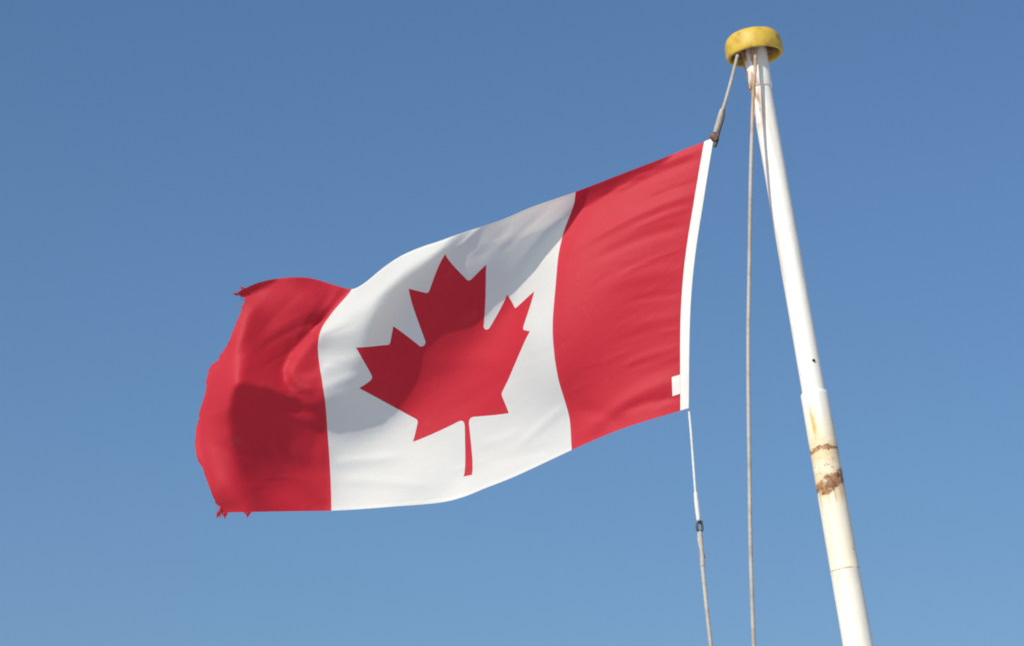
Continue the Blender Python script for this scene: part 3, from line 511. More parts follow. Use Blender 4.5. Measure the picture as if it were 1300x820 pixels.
-3269 981 -1006 -3302 1086 -1118 -3337 1187 -1232 -3375 1283 -1348 -3414 1374 -1466 -3457 1399 -1607 -3503 1392 -1759 -3550 1384 -1911 -3596 1375 -2064 -3642 1365 -2217 -3686 1355 -2371 -3729 1345 -2525 -3769 1334 -2679 -3807 1324 -2834 -3842 1314 -2990 -3875 1304 -3145 -3904 1295 -3300 -3931 1287 -3455 -3956 1280 -3610 -3978 1274 -3765 -3998 1269 -3919 -4017 1265 -4073 -4033 1263 -4227 -4048 1262 -4380 -4062 1262 -4533 -4075 1263 -4685 -4086 1266 -4836 -4096 1270 -4987 -4104 1275 -5137 -4110 1282 -5286 -4115 1291 -5434 -4118 1301 -5581 -4119 1314 -5728 -4117 1328 -5873 -4114 1344 -6018 -4108 1362 -6161 -4100 1383 -6304 -4090 1405 -6445 -4077 1430 -6585 -4062 1457 -6724 -4044 1486 -6862 -4024 1517 -6999 -4002 1549 -7135 -3977 1582 -7270 -3950 1616 -7404 -3922 1649 -7538 -3891 1682 -7672 -3860 1714 -7806 -3829 1743 -7941 -3798 1770 -8076 -3768 1794 -8212 -3740 1814 -8350 -3714 1831 -8489 -3691 1844 -8629 -3671 1853 -8771 -3653 1860 -8915 -3638 1863 -9060 -3625 1865 -9206 -3615 1865 -9353 -3607 1864 -9501 -3601 1863 -9649
-3409 1039 -1044 -3441 1143 -1157 -3476 1244 -1271 -3513 1339 -1386 -3552 1427 -1504 -3595 1471 -1638 -3642 1466 -1788 -3690 1460 -1939 -3737 1451 -2091 -3784 1441 -2244 -3830 1431 -2398 -3873 1420 -2552 -3913 1408 -2706 -3951 1397 -2861 -3986 1386 -3017 -4018 1375 -3172 -4047 1365 -3328 -4073 1356 -3483 -4097 1348 -3639 -4118 1341 -3794 -4137 1335 -3948 -4155 1331 -4103 -4171 1327 -4257 -4185 1326 -4410 -4199 1325 -4563 -4211 1326 -4715 -4222 1328 -4867 -4231 1331 -5018 -4240 1336 -5168 -4246 1342 -5317 -4251 1350 -5466 -4254 1360 -5613 -4254 1371 -5760 -4253 1384 -5906 -4249 1400 -6051 -4243 1418 -6195 -4235 1437 -6338 -4224 1460 -6480 -4211 1484 -6620 -4195 1511 -6760 -4177 1540 -6898 -4157 1571 -7035 -4133 1604 -7170 -4107 1638 -7305 -4079 1673 -7439 -4049 1708 -7573 -4017 1743 -7706 -3983 1777 -7840 -3950 1809 -7973 -3917 1838 -8108 -3885 1863 -8244 -3856 1885 -8381 -3828 1903 -8519 -3804 1917 -8660 -3783 1928 -8802 -3766 1934 -8945 -3751 1938 -9090 -3738 1940 -9237 -3728 1940 -9384 -3721 1939 -9532 -3715 1938 -9681
-3548 1093 -1083 -3579 1200 -1195 -3612 1301 -1309 -3648 1396 -1424 -3688 1484 -1541 -3732 1545 -1668 -3779 1543 -1817 -3828 1538 -1967 -3877 1530 -2118 -3925 1520 -2270 -3971 1509 -2423 -4015 1497 -2577 -4056 1485 -2732 -4094 1472 -2887 -4128 1460 -3043 -4159 1449 -3198 -4188 1438 -3354 -4213 1428 -3510 -4235 1419 -3665 -4255 1411 -3820 -4274 1404 -3975 -4290 1399 -4130 -4305 1395 -4284 -4319 1393 -4438 -4332 1391 -4591 -4344 1392 -4744 -4355 1393 -4896 -4365 1396 -5047 -4373 1400 -5198 -4380 1405 -5347 -4385 1412 -5496 -4388 1421 -5644 -4388 1431 -5791 -4387 1444 -5938 -4383 1459 -6083 -4377 1476 -6228 -4368 1495 -6371 -4357 1516 -6514 -4343 1540 -6655 -4327 1567 -6794 -4309 1596 -6933 -4288 1627 -7070 -4264 1660 -7206 -4237 1696 -7340 -4207 1732 -7474 -4175 1769 -7607 -4141 1806 -7740 -4106 1842 -7873 -4070 1876 -8006 -4035 1907 -8140 -4001 1934 -8275 -3970 1958 -8411 -3941 1977 -8550 -3917 1993 -8690 -3895 2003 -8832 -3878 2010 -8976 -3863 2014 -9122 -3851 2016 -9268 -3842 2015 -9416 -3835 2014 -9565 -3829 2012 -9714
-3688 1146 -1123 -3716 1255 -1234 -3747 1359 -1346 -3782 1456 -1460 -3822 1544 -1577 -3866 1620 -1697 -3915 1621 -1844 -3965 1617 -1992 -4016 1611 -2142 -4065 1601 -2294 -4112 1590 -2447 -4156 1577 -2601 -4196 1563 -2755 -4234 1550 -2911 -4268 1537 -3067 -4298 1524 -3223 -4325 1512 -3379 -4349 1501 -3535 -4371 1491 -3690 -4389 1483 -3846 -4406 1475 -4001 -4422 1469 -4156 -4436 1465 -4310 -4450 1462 -4464 -4463 1460 -4618 -4475 1460 -4771 -4486 1460 -4923 -4495 1462 -5075 -4504 1466 -5225 -4511 1470 -5375 -4516 1476 -5524 -4520 1484 -5673 -4520 1494 -5820 -4519 1506 -5967 -4515 1520 -6114 -4508 1536 -6259 -4499 1554 -6403 -4488 1575 -6546 -4474 1599 -6688 -4458 1625 -6828 -4439 1653 -6967 -4417 1685 -7104 -4392 1718 -7240 -4365 1754 -7375 -4334 1792 -7509 -4300 1831 -7642 -4264 1869 -7774 -4227 1907 -7906 -4189 1944 -8039 -4151 1977 -8172 -4116 2007 -8306 -4083 2032 -8442 -4053 2053 -8581 -4028 2069 -8721 -4007 2080 -8863 -3990 2087 -9007 -3976 2091 -9153 -3965 2092 -9301 -3956 2091 -9449 -3949 2089 -9598 -3944 2087 -9747
-3826 1192 -1164 -3852 1306 -1273 -3880 1415 -1384 -3914 1515 -1496 -3954 1604 -1612 -3999 1682 -1731 -4049 1700 -1870 -4101 1699 -2017 -4153 1693 -2165 -4203 1684 -2316 -4250 1673 -2469 -4294 1659 -2622 -4334 1645 -2778 -4371 1630 -2933 -4404 1616 -3090 -4434 1602 -3246 -4460 1589 -3402 -4483 1578 -3558 -4502 1567 -3714 -4520 1558 -3869 -4536 1550 -4024 -4550 1543 -4179 -4564 1538 -4334 -4577 1535 -4488 -4590 1532 -4642 -4602 1531 -4796 -4613 1531 -4948 -4623 1533 -5100 -4632 1535 -5251 -4640 1539 -5401 -4646 1544 -5551 -4649 1551 -5699 -4650 1559 -5848 -4649 1571 -5995 -4645 1584 -6142 -4638 1599 -6288 -4628 1617 -6433 -4617 1638 -6577 -4602 1660 -6719 -4586 1686 -6860 -4567 1714 -7000 -4545 1745 -7138 -4520 1779 -7274 -4491 1816 -7410 -4460 1854 -7543 -4424 1894 -7676 -4386 1935 -7808 -4347 1975 -7940 -4307 2013 -8071 -4267 2049 -8204 -4229 2081 -8338 -4195 2108 -8474 -4164 2130 -8612 -4139 2146 -8752 -4118 2158 -8895 -4102 2165 -9039 -4089 2168 -9186 -4079 2169 -9334 -4070 2167 -9482 -4064 2165 -9632 -4059 2162 -9782
-3966 1222 -1209 -3988 1343 -1317 -4012 1459 -1425 -4043 1566 -1535 -4083 1660 -1647 -4131 1741 -1764 -4182 1778 -1896 -4236 1782 -2040 -4288 1780 -2186 -4339 1773 -2336 -4387 1762 -2488 -4430 1748 -2641 -4469 1733 -2797 -4505 1717 -2953 -4537 1702 -3109 -4566 1687 -3266 -4591 1674 -3422 -4612 1662 -3578 -4630 1650 -3734 -4646 1641 -3889 -4660 1632 -4044 -4674 1625 -4199 -4687 1620 -4354 -4700 1616 -4508 -4713 1613 -4663 -4725 1611 -4816 -4737 1611 -4970 -4748 1611 -5122 -4758 1613 -5273 -4766 1615 -5423 -4773 1619 -5573 -4777 1625 -5722 -4778 1633 -5871 -4777 1644 -6019 -4772 1656 -6167 -4765 1671 -6314 -4755 1689 -6460 -4743 1708 -6605 -4728 1731 -6748 -4711 1755 -6890 -4692 1783 -7030 -4670 1814 -7169 -4644 1847 -7306 -4616 1884 -7442 -4583 1923 -7576 -4547 1964 -7709 -4507 2006 -7841 -4465 2047 -7972 -4423 2087 -8104 -4382 2125 -8236 -4342 2158 -8369 -4306 2186 -8505 -4275 2209 -8643 -4249 2226 -8783 -4229 2237 -8926 -4215 2244 -9072 -4203 2247 -9219 -4194 2247 -9367 -4186 2245 -9517 -4179 2242 -9666 -4175 2238 -9817
-4106 1237 -1259 -4124 1366 -1364 -4143 1490 -1469 -4171 1605 -1576 -4213 1707 -1685 -4262 1796 -1797 -4315 1851 -1922 -4369 1863 -2062 -4422 1867 -2206 -4473 1863 -2354 -4520 1854 -2505 -4563 1841 -2658 -4600 1825 -2814 -4635 1809 -2970 -4666 1793 -3126 -4694 1778 -3283 -4717 1765 -3439 -4736 1752 -3595 -4752 1740 -3750 -4767 1730 -3905 -4780 1721 -4061 -4793 1714 -4215 -4806 1708 -4370 -4819 1704 -4525 -4832 1700 -4680 -4845 1698 -4834 -4857 1697 -4988 -4869 1696 -5140 -4881 1697 -5292 -4890 1698 -5442 -4897 1701 -5592 -4902 1706 -5742 -4903 1713 -5891 -4902 1723 -6040 -4897 1735 -6189 -4889 1750 -6337 -4879 1767 -6484 -4866 1786 -6630 -4851 1808 -6773 -4834 1832 -6916 -4814 1859 -7057 -4791 1889 -7197 -4766 1923 -7335 -4738 1959 -7472 -4705 1998 -7607 -4667 2039 -7740 -4625 2082 -7872 -4582 2124 -8003 -4539 2166 -8135 -4496 2204 -8267 -4455 2238 -8401 -4418 2267 -8536 -4385 2290 -8674 -4359 2307 -8815 -4341 2318 -8959 -4328 2325 -9105 -4319 2327 -9253 -4310 2326 -9402 -4302 2323 -9552 -4296 2319 -9702 -4291 2316 -9852
-4246 1239 -1311 -4261 1374 -1414 -4275 1505 -1517 -4302 1630 -1620 -4345 1743 -1724 -4395 1842 -1832 -4448 1916 -1950 -4501 1939 -2086 -4553 1951 -2227 -4604 1954 -2372 -4650 1948 -2521 -4690 1937 -2673 -4726 1921 -2829 -4759 1906 -2984 -4789 1890 -3141 -4815 1875 -3297 -4838 1861 -3453 -4855 1848 -3609 -4869 1836 -3764 -4882 1826 -3919 -4895 1817 -4074 -4907 1809 -4229 -4920 1803 -4384 -4933 1798 -4538 -4947 1794 -4693 -4961 1791 -4848 -4975 1789 -5002 -4988 1787 -5155 -5000 1786 -5307 -5011 1786 -5457 -5020 1788 -5607 -5025 1792 -5758 -5027 1798 -5908 -5025 1808 -6058 -5020 1820 -6208 -5011 1834 -6357 -5000 1852 -6505 -4987 1871 -6651 -4971 1892 -6796 -4953 1916 -6940 -4932 1943 -7082 -4909 1973 -7222 -4884 2005 -7362 -4855 2041 -7499 -4822 2080 -7635 -4783 2121 -7769 -4741 2164 -7902 -4697 2206 -8034 -4653 2248 -8166 -4610 2287 -8299 -4568 2321 -8432 -4530 2351 -8568 -4497 2373 -8706 -4471 2390 -8848 -4455 2401 -8992 -4443 2407 -9139 -4435 2408 -9288 -4428 2407 -9437 -4420 2403 -9587 -4413 2399 -9738 -4409 2394 -9888
-4380 1230 -1366 -4397 1368 -1466 -4415 1506 -1566 -4442 1640 -1666 -4483 1763 -1766 -4530 1872 -1871 -4580 1965 -1982 -4631 2002 -2113 -4682 2026 -2250 -4730 2039 -2391 -4774 2039 -2538 -4812 2032 -2689 -4847 2020 -2842 -4878 2006 -2997 -4905 1991 -3153 -4930 1976 -3309 -4950 1963 -3465 -4966 1950 -3620 -4980 1938 -3775 -4992 1928 -3929 -5004 1919 -4084 -5016 1911 -4239 -5029 1904 -4394 -5043 1898 -4549 -5058 1893 -4704 -5073 1889 -4858 -5089 1886 -5013 -5104 1883 -5166 -5118 1880 -5318 -5130 1879 -5469 -5139 1880 -5620 -5145 1883 -5771 -5147 1889 -5922 -5145 1898 -6073 -5140 1909 -6223 -5131 1924 -6373 -5119 1941 -6522 -5104 1961 -6670 -5087 1982 -6816 -5068 2006 -6960 -5047 2033 -7104 -5023 2063 -7245 -4996 2095 -7386 -4967 2131 -7524 -4933 2169 -7661 -4894 2209 -7796 -4852 2251 -7930 -4809 2293 -8063 -4765 2334 -8196 -4723 2372 -8330 -4682 2406 -8465 -4645 2435 -8601 -4613 2458 -8740 -4588 2474 -8882 -4571 2484 -9027 -4560 2490 -9175 -4551 2491 -9323 -4544 2489 -9473 -4538 2485 -9624 -4532 2480 -9775 -4530 2474 -9926
-4513 1214 -1421 -4534 1357 -1519 -4557 1496 -1618 -4586 1631 -1716 -4623 1760 -1815 -4666 1880 -1916 -4713 1991 -2021 -4761 2049 -2145 -4808 2089 -2277 -4853 2114 -2414 -4894 2124 -2557 -4930 2125 -2704 -4963 2120 -2855 -4992 2110 -3008 -5017 2097 -3163 -5039 2083 -3318 -5057 2069 -3473 -5072 2057 -3628 -5085 2045 -3783 -5096 2035 -3937 -5108 2025 -4092 -5120 2017 -4247 -5133 2009 -4402 -5148 2003 -4557 -5164 1997 -4712 -5181 1992 -4867 -5199 1987 -5021 -5216 1982 -5174 -5232 1979 -5327 -5246 1976 -5478 -5256 1975 -5630 -5263 1977 -5781 -5265 1983 -5933 -5263 1991 -6085 -5257 2003 -6237 -5247 2018 -6388 -5234 2036 -6538 -5218 2055 -6686 -5200 2078 -6833 -5180 2102 -6979 -5157 2129 -7124 -5132 2159 -7266 -5105 2191 -7408 -5074 2226 -7548 -5040 2263 -7686 -5002 2302 -7822 -4961 2343 -7957 -4919 2384 -8092 -4877 2423 -8226 -4836 2460 -8361 -4797 2493 -8497 -4762 2521 -8635 -4731 2542 -8775 -4707 2558 -8918 -4690 2568 -9064 -4677 2573 -9211 -4669 2574 -9360 -4662 2571 -9510 -4656 2567 -9661 -4653 2561 -9812 -4651 2555 -9963
-4647 1174 -1483 -4672 1318 -1580 -4698 1461 -1676 -4728 1603 -1772 -4763 1740 -1868 -4803 1871 -1967 -4846 1996 -2067 -4889 2079 -2183 -4933 2136 -2308 -4974 2177 -2440 -5012 2202 -2578 -5046 2216 -2721 -5076 2220 -2868 -5102 2216 -3018 -5125 2206 -3171 -5144 2192 -3326 -5160 2180 -3480 -5174 2168 -3635 -5185 2157 -3789 -5196 2147 -3944 -5207 2137 -4098 -5219 2128 -4253 -5233 2119 -4408 -5249 2112 -4563 -5266 2105 -4718 -5285 2098 -4873 -5305 2092 -5027 -5324 2086 -5181 -5342 2081 -5334 -5358 2077 -5486 -5371 2075 -5638 -5378 2076 -5790 -5381 2081 -5943 -5378 2089 -6096 -5371 2101 -6248 -5360 2116 -6400 -5346 2134 -6551 -5329 2154 -6701 -5310 2177 -6850 -5288 2202 -6996 -5264 2229 -7142 -5238 2259 -7286 -5209 2291 -7428 -5178 2325 -7569 -5144 2362 -7709 -5106 2400 -7847 -5067 2439 -7984 -5027 2477 -8120 -4986 2515 -8256 -4948 2550 -8393 -4911 2581 -8531 -4878 2607 -8670 -4850 2627 -8811 -4827 2642 -8955 -4809 2652 -9101 -4796 2656 -9248 -4787 2657 -9398 -4781 2654 -9548 -4776 2649 -9699 -4774 2643 -9850 -4774 2637 -10002
-4782 1129 -1546 -4809 1276 -1641 -4837 1424 -1735 -4868 1570 -1829 -4902 1712 -1924 -4939 1851 -2020 -4978 1986 -2117 -5018 2092 -2225 -5057 2166 -2344 -5094 2225 -2470 -5128 2269 -2602 -5159 2298 -2739 -5186 2313 -2882 -5210 2316 -3030 -5230 2311 -3181 -5247 2303 -3333 -5260 2294 -3486 -5272 2284 -3640 -5282 2272 -3794 -5291 2262 -3948 -5302 2252 -4103 -5313 2242 -4258 -5328 2233 -4413 -5344 2225 -4568 -5363 2217 -4724 -5384 2209 -4879 -5406 2202 -5033 -5428 2194 -5187 -5449 2188 -5340 -5467 2182 -5493 -5481 2179 -5645 -5490 2179 -5798 -5492 2183 -5952 -5489 2191 -6106 -5481 2203 -6259 -5469 2218 -6413 -5454 2237 -6565 -5436 2257 -6715 -5415 2280 -6865 -5393 2306 -7013 -5368 2333 -7159 -5341 2363 -7305 -5311 2395 -7448 -5280 2428 -7591 -5245 2463 -7731 -5209 2500 -7871 -5171 2537 -8010 -5133 2573 -8148 -5095 2608 -8286 -5058 2641 -8424 -5024 2670 -8564 -4993 2694 -8705 -4967 2713 -8847 -4945 2727 -8992 -4928 2736 -9138 -4916 2740 -9286 -4907 2740 -9436 -4901 2737 -9586 -4897 2732 -9738 -4896 2725 -9889 -4897 2719 -10041
-4915 1087 -1608 -4945 1237 -1701 -4974 1386 -1793 -5005 1535 -1886 -5038 1681 -1980 -5073 1826 -2074 -5109 1970 -2169 -5145 2094 -2271 -5181 2182 -2385 -5214 2258 -2505 -5245 2320 -2631 -5272 2365 -2762 -5296 2395 -2900 -5317 2409 -3044 -5334 2414 -3191 -5347 2413 -3341 -5359 2409 -3492 -5368 2402 -3644 -5376 2391 -3798 -5384 2380 -3952 -5393 2369 -4107 -5404 2359 -4262 -5418 2350 -4417 -5436 2341 -4573 -5456 2332 -4729 -5479 2324 -4884 -5503 2315 -5039 -5528 2307 -5194 -5551 2298 -5347 -5572 2292 -5500 -5588 2287 -5652 -5598 2286 -5806 -5600 2289 -5960 -5596 2297 -6115 -5587 2309 -6270 -5574 2324 -6425 -5558 2343 -6578 -5539 2364 -6729 -5518 2387 -6880 -5494 2413 -7029 -5468 2440 -7176 -5441 2470 -7323 -5411 2501 -7468 -5379 2534 -7611 -5345 2567 -7754 -5310 2602 -7895 -5274 2637 -8035 -5238 2671 -8176 -5202 2704 -8315 -5168 2734 -8456 -5136 2760 -8597 -5108 2783 -8739 -5083 2800 -8883 -5063 2813 -9029 -5047 2821 -9176 -5035 2825 -9324 -5027 2825 -9474 -5021 2822 -9625 -5019 2816 -9776 -5019 2809 -9928 -5021 2802 -10080
-5049 1049 -1668 -5079 1200 -1759 -5110 1351 -1851 -5141 1501 -1943 -5173 1649 -2036 -5206 1798 -2129 -5240 1949 -2222 -5273 2087 -2319 -5304 2186 -2430 -5334 2276 -2545 -5361 2355 -2665 -5385 2418 -2790 -5406 2464 -2922 -5423 2495 -3060 -5437 2513 -3203 -5448 2523 -3349 -5456 2526 -3497 -5463 2521 -3648 -5468 2510 -3802 -5474 2500 -3956 -5481 2489 -4110 -5491 2479 -4265 -5505 2469 -4421 -5523 2460 -4577 -5545 2451 -4734 -5569 2441 -4890 -5596 2432 -5046 -5623 2423 -5201 -5648 2414 -5355 -5672 2405 -5508 -5690 2399 -5660 -5701 2397 -5814 -5703 2400 -5970 -5698 2407 -6126 -5688 2419 -6282 -5674 2434 -6437 -5658 2453 -6591 -5638 2474 -6743 -5616 2497 -6895 -5592 2522 -7045 -5566 2550 -7193 -5538 2579 -7341 -5508 2609 -7487 -5476 2641 -7632 -5443 2674 -7776 -5409 2707 -7919 -5375 2739 -8061 -5341 2771 -8203 -5307 2801 -8345 -5276 2829 -8487 -5247 2853 -8630 -5220 2873 -8774 -5198 2889 -8919 -5179 2901 -9066 -5165 2908 -9213 -5154 2911 -9363 -5147 2910 -9513 -5142 2907 -9664 -5141 2901 -9815 -5142 2893 -9967 -5145 2886 -10119
-5181 1018 -1725 -5213 1169 -1816 -5244 1320 -1907 -5275 1471 -1999 -5307 1621 -2091 -5338 1772 -2184 -5369 1926 -2275 -5399 2073 -2369 -5428 2180 -2478 -5455 2282 -2589 -5478 2376 -2703 -5499 2456 -2823 -5516 2522 -2949 -5530 2570 -3080 -5540 2606 -3217 -5548 2628 -3358 -5553 2640 -3504 -5557 2640 -3654 -5560 2630 -3807 -5563 2621 -3960 -5568 2610 -4115 -5576 2600 -4270 -5589 2590 -4426 -5608 2581 -4583 -5630 2571 -4740 -5656 2562 -4897 -5684 2552 -5054 -5712 2543 -5210 -5740 2533 -5365 -5765 2524 -5519 -5785 2517 -5671 -5797 2514 -5825 -5799 2516 -5981 -5793 2523 -6138 -5784 2534 -6295 -5770 2548 -6450 -5753 2566 -6605 -5733 2586 -6758 -5711 2609 -6910 -5687 2634 -7061 -5661 2661 -7210 -5633 2690 -7359 -5603 2720 -7506 -5572 2750 -7653 -5540 2782 -7798 -5507 2813 -7943 -5475 2844 -8087 -5443 2873 -8230 -5412 2901 -8374 -5382 2926 -8518 -5356 2947 -8663 -5332 2966 -8808 -5312 2980 -8954 -5295 2990 -9102 -5282 2996 -9251 -5273 2998 -9400 -5266 2997 -9551 -5263 2993 -9702 -5263 2987 -9854 -5265 2979 -10006 -5270 2971 -10158
-5312 994 -1780 -5345 1145 -1871 -5377 1296 -1962 -5408 1447 -2054 -5439 1597 -2146 -5469 1753 -2236 -5498 1911 -2326 -5526 2060 -2420 -5552 2172 -2527 -5575 2283 -2635 -5596 2388 -2745 -5613 2483 -2860 -5627 2566 -2979 -5638 2634 -3104 -5645 2687 -3235 -5649 2724 -3372 -5652 2745 -3514 -5652 2752 -3662 -5652 2747 -3813 -5653 2741 -3966 -5655 2732 -4120 -5661 2723 -4275 -5673 2713 -4432 -5690 2704 -4589 -5712 2694 -4747 -5738 2685 -4906 -5767 2675 -5063 -5797 2666 -5221 -5826 2656 -5377 -5852 2647 -5532 -5871 2640 -5686 -5883 2636 -5840 -5887 2637 -5996 -5883 2642 -6153 -5874 2652 -6309 -5861 2665 -6464 -5844 2682 -6619 -5825 2702 -6773 -5803 2724 -6925 -5779 2748 -7077 -5753 2775 -7228 -5725 2803 -7377 -5696 2832 -7526 -5666 2861 -7673 -5635 2891 -7820 -5604 2920 -7966 -5573 2949 -8112 -5543 2976 -8257 -5514 3002 -8403 -5488 3024 -8548 -5463 3044 -8695 -5442 3060 -8842 -5424 3072 -8989 -5409 3081 -9138 -5398 3086 -9287 -5391 3087 -9438 -5386 3086 -9589 -5384 3081 -9741 -5386 3074 -9893 -5389 3067 -10045 -5395 3058 -10197
-5442 976 -1834 -5476 1127 -1924 -5508 1278 -2015 -5540 1431 -2106 -5570 1586 -2196 -5599 1742 -2286 -5626 1900 -2377 -5652 2050 -2470 -5676 2166 -2575 -5697 2281 -2681 -5715 2394 -2789 -5729 2500 -2900 -5740 2598 -3014 -5747 2684 -3133 -5751 2754 -3258 -5753 2808 -3389 -5751 2839 -3529 -5749 2856 -3673 -5746 2860 -3822 -5743 2859 -3974 -5743 2854 -4127 -5746 2846 -4283 -5756 2837 -4439 -5771 2827 -4597 -5792 2818 -4756 -5818 2809 -4915 -5847 2800 -5074 -5877 2791 -5232 -5907 2782 -5390 -5933 2773 -5547 -5952 2766 -5702 -5964 2762 -5857 -5969 2761 -6012 -5967 2765 -6168 -5959 2773 -6324 -5948 2785 -6479 -5932 2801 -6634 -5914 2819 -6788 -5893 2841 -6941 -5869 2864 -7094 -5844 2890 -7245 -5817 2917 -7395 -5788 2945 -7545 -5759 2973 -7694 -5729 3001 -7842 -5699 3029 -7990 -5670 3056 -8137 -5642 3081 -8284 -5616 3104 -8431 -5592 3125 -8578 -5570 3142 -8726 -5551 3156 -8874 -5535 3166 -9023 -5523 3174 -9173 -5514 3177 -9323 -5508 3178 -9475 -5505 3176 -9626 -5505 3171 -9779 -5508 3164 -9931 -5513 3155 -10084 -5520 3147 -10236
-5572 967 -1886 -5606 1119 -1975 -5639 1274 -2064 -5670 1429 -2154 -5700 1584 -2244 -5728 1741 -2334 -5755 1899 -2424 -5779 2048 -2517 -5801 2164 -2622 -5820 2281 -2727 -5835 2397 -2834 -5847 2511 -2942 -5855 2620 -3052 -5859 2720 -3167 -5860 2806 -3286 -5858 2875 -3413 -5854 2923 -3547 -5848 2953 -3688 -5841 2970 -3833 -5835 2977 -3983 -5831 2976 -4135 -5832 2969 -4291 -5838 2961 -4448 -5851 2952 -4606 -5870 2943 -4765 -5895 2935 -4925 -5924 2926 -5085 -5954 2918 -5245 -5984 2909 -5404 -6010 2901 -5562 -6029 2894 -5718 -6042 2889 -5873 -6048 2888 -6029 -6047 2890 -6184 -6042 2897 -6340 -6032 2907 -6495 -6018 2921 -6650 -6000 2939 -6804 -5980 2959 -6958 -5958 2981 -7110 -5933 3006 -7262 -5906 3032 -7414 -5879 3059 -7564 -5851 3086 -7714 -5822 3113 -7864 -5794 3139 -8013 -5766 3164 -8162 -5740 3187 -8311 -5716 3208 -8459 -5694 3226 -8608 -5675 3242 -8757 -5659 3254 -8907 -5646 3262 -9057 -5635 3268 -9207 -5629 3271 -9359 -5625 3271 -9511 -5624 3268 -9663 -5626 3262 -9816 -5630 3254 -9969 -5637 3246 -10121 -5646 3237 -10274
-5700 972 -1934 -5735 1126 -2022 -5768 1281 -2111 -5800 1436 -2201 -5829 1591 -2291 -5857 1748 -2380 -5883 1906 -2469 -5906 2053 -2563 -5927 2168 -2668 -5943 2285 -2773 -5957 2403 -2878 -5966 2521 -2984 -5971 2639 -3092 -5973 2750 -3203 -5971 2848 -3319 -5966 2932 -3441 -5959 2995 -3570 -5949 3041 -3706 -5939 3072 -3848 -5929 3089 -3994 -5922 3094 -4146 -5918 3090 -4301 -5921 3084 -4458 -5930 3076 -4616 -5948 3069 -4776 -5971 3061 -4936 -5999 3053 -5096 -6029 3045 -5257 -6058 3037 -5417 -6084 3029 -5576 -6104 3022 -5733 -6117 3017 -5889 -6124 3015 -6045 -6126 3017 -6200 -6122 3022 -6356 -6114 3031 -6511 -6101 3043 -6666 -6085 3059 -6820 -6066 3078 -6974 -6045 3099 -7127 -6021 3123 -7280 -5995 3147 -7432 -5969 3173 -7584 -5941 3200 -7735 -5914 3225 -7886 -5887 3250 -8036 -5861 3273 -8187 -5837 3295 -8337 -5816 3313 -8487 -5796 3329 -8637 -5779 3343 -8787 -5766 3353 -8938 -5755 3360 -9089 -5747 3364 -9241 -5743 3366 -9393 -5741 3365 -9546 -5742 3361 -9699 -5746 3355 -9852 -5753 3347 -10006 -5761 3338 -10159 -5772 3329 -10311
-5827 987 -1981 -5863 1142 -2069 -5897 1296 -2157 -5929 1451 -2247 -5959 1606 -2336 -5987 1762 -2425 -6012 1920 -2513 -6034 2063 -2607 -6054 2178 -2712 -6069 2294 -2816 -6080 2414 -2921 -6088 2535 -3026 -6091 2657 -3132 -6090 2774 -3241 -6085 2882 -3354 -6078 2978 -3472 -6067 3057 -3597 -6054 3119 -3728 -6041 3165 -3866 -6027 3194 -4009 -6015 3207 -4159 -6006 3207 -4313 -6004 3204 -4469 -6011 3199 -4628 -6026 3193 -4787 -6048 3187 -4948 -6075 3180 -5109 -6104 3172 -5269 -6132 3165 -5430 -6157 3157 -5589 -6178 3151 -5747 -6192 3145 -5904 -6201 3143 -6060 -6204 3143 -6216 -6202 3147 -6372 -6195 3154 -6527 -6184 3166 -6682 -6170 3180 -6836 -6152 3197 -6991 -6132 3217 -7144 -6109 3240 -7297 -6084 3264 -7450 -6058 3288 -7603 -6032 3314 -7755 -6005 3338 -7907 -5980 3362 -8059 -5956 3383 -8211 -5934 3403 -8362 -5914 3420 -8513 -5897 3434 -8665 -5883 3445 -8816 -5872 3453 -8968 -5863 3459 -9121 -5858 3462 -9274 -5856 3462 -9427 -5857 3460 -9580 -5860 3456 -9734 -5866 3449 -9888 -5875 3441 -10042 -5885 3432 -10195 -5898 3422 -10348
-5952 1011 -2028 -5989 1165 -2115 -6024 1319 -2203 -6057 1473 -2292 -6088 1627 -2380 -6116 1783 -2468 -6142 1939 -2556 -6164 2080 -2650 -6182 2196 -2753 -6196 2312 -2857 -6206 2432 -2961 -6212 2553 -3066 -6213 2675 -3172 -6210 2795 -3280 -6203 2909 -3391 -6192 3015 -3507 -6179 3106 -3628 -6164 3183 -3755 -6147 3242 -3889 -6129 3285 -4029 -6112 3309 -4176 -6098 3317 -4328 -6091 3320 -4483 -6093 3319 -4640 -6106 3316 -4800 -6128 3311 -4961 -6154 3305 -5122 -6182 3298 -5283 -6209 3291 -5443 -6234 3284 -5603 -6254 3278 -5761 -6269 3272 -5919 -6278 3269 -6076 -6282 3269 -6232 -6282 3272 -6388 -6277 3278 -6543 -6267 3288 -6698 -6254 3301 -6853 -6238 3317 -7007 -6218 3336 -7161 -6197 3357 -7315 -6173 3380 -7468 -6148 3403 -7622 -6122 3428 -7775 -6097 3451 -7929 -6072 3473 -8082 -6050 3494 -8234 -6030 3512 -8387 -6012 3527 -8539 -5997 3539 -8692 -5986 3548 -8845 -5977 3555 -8998 -5971 3559 -9151 -5969 3560 -9305 -5969 3559 -9459 -5972 3557 -9613 -5978 3552 -9768 -5986 3545 -9922 -5997 3536 -10077 -6010 3527 -10231 -6024 3517 -10384
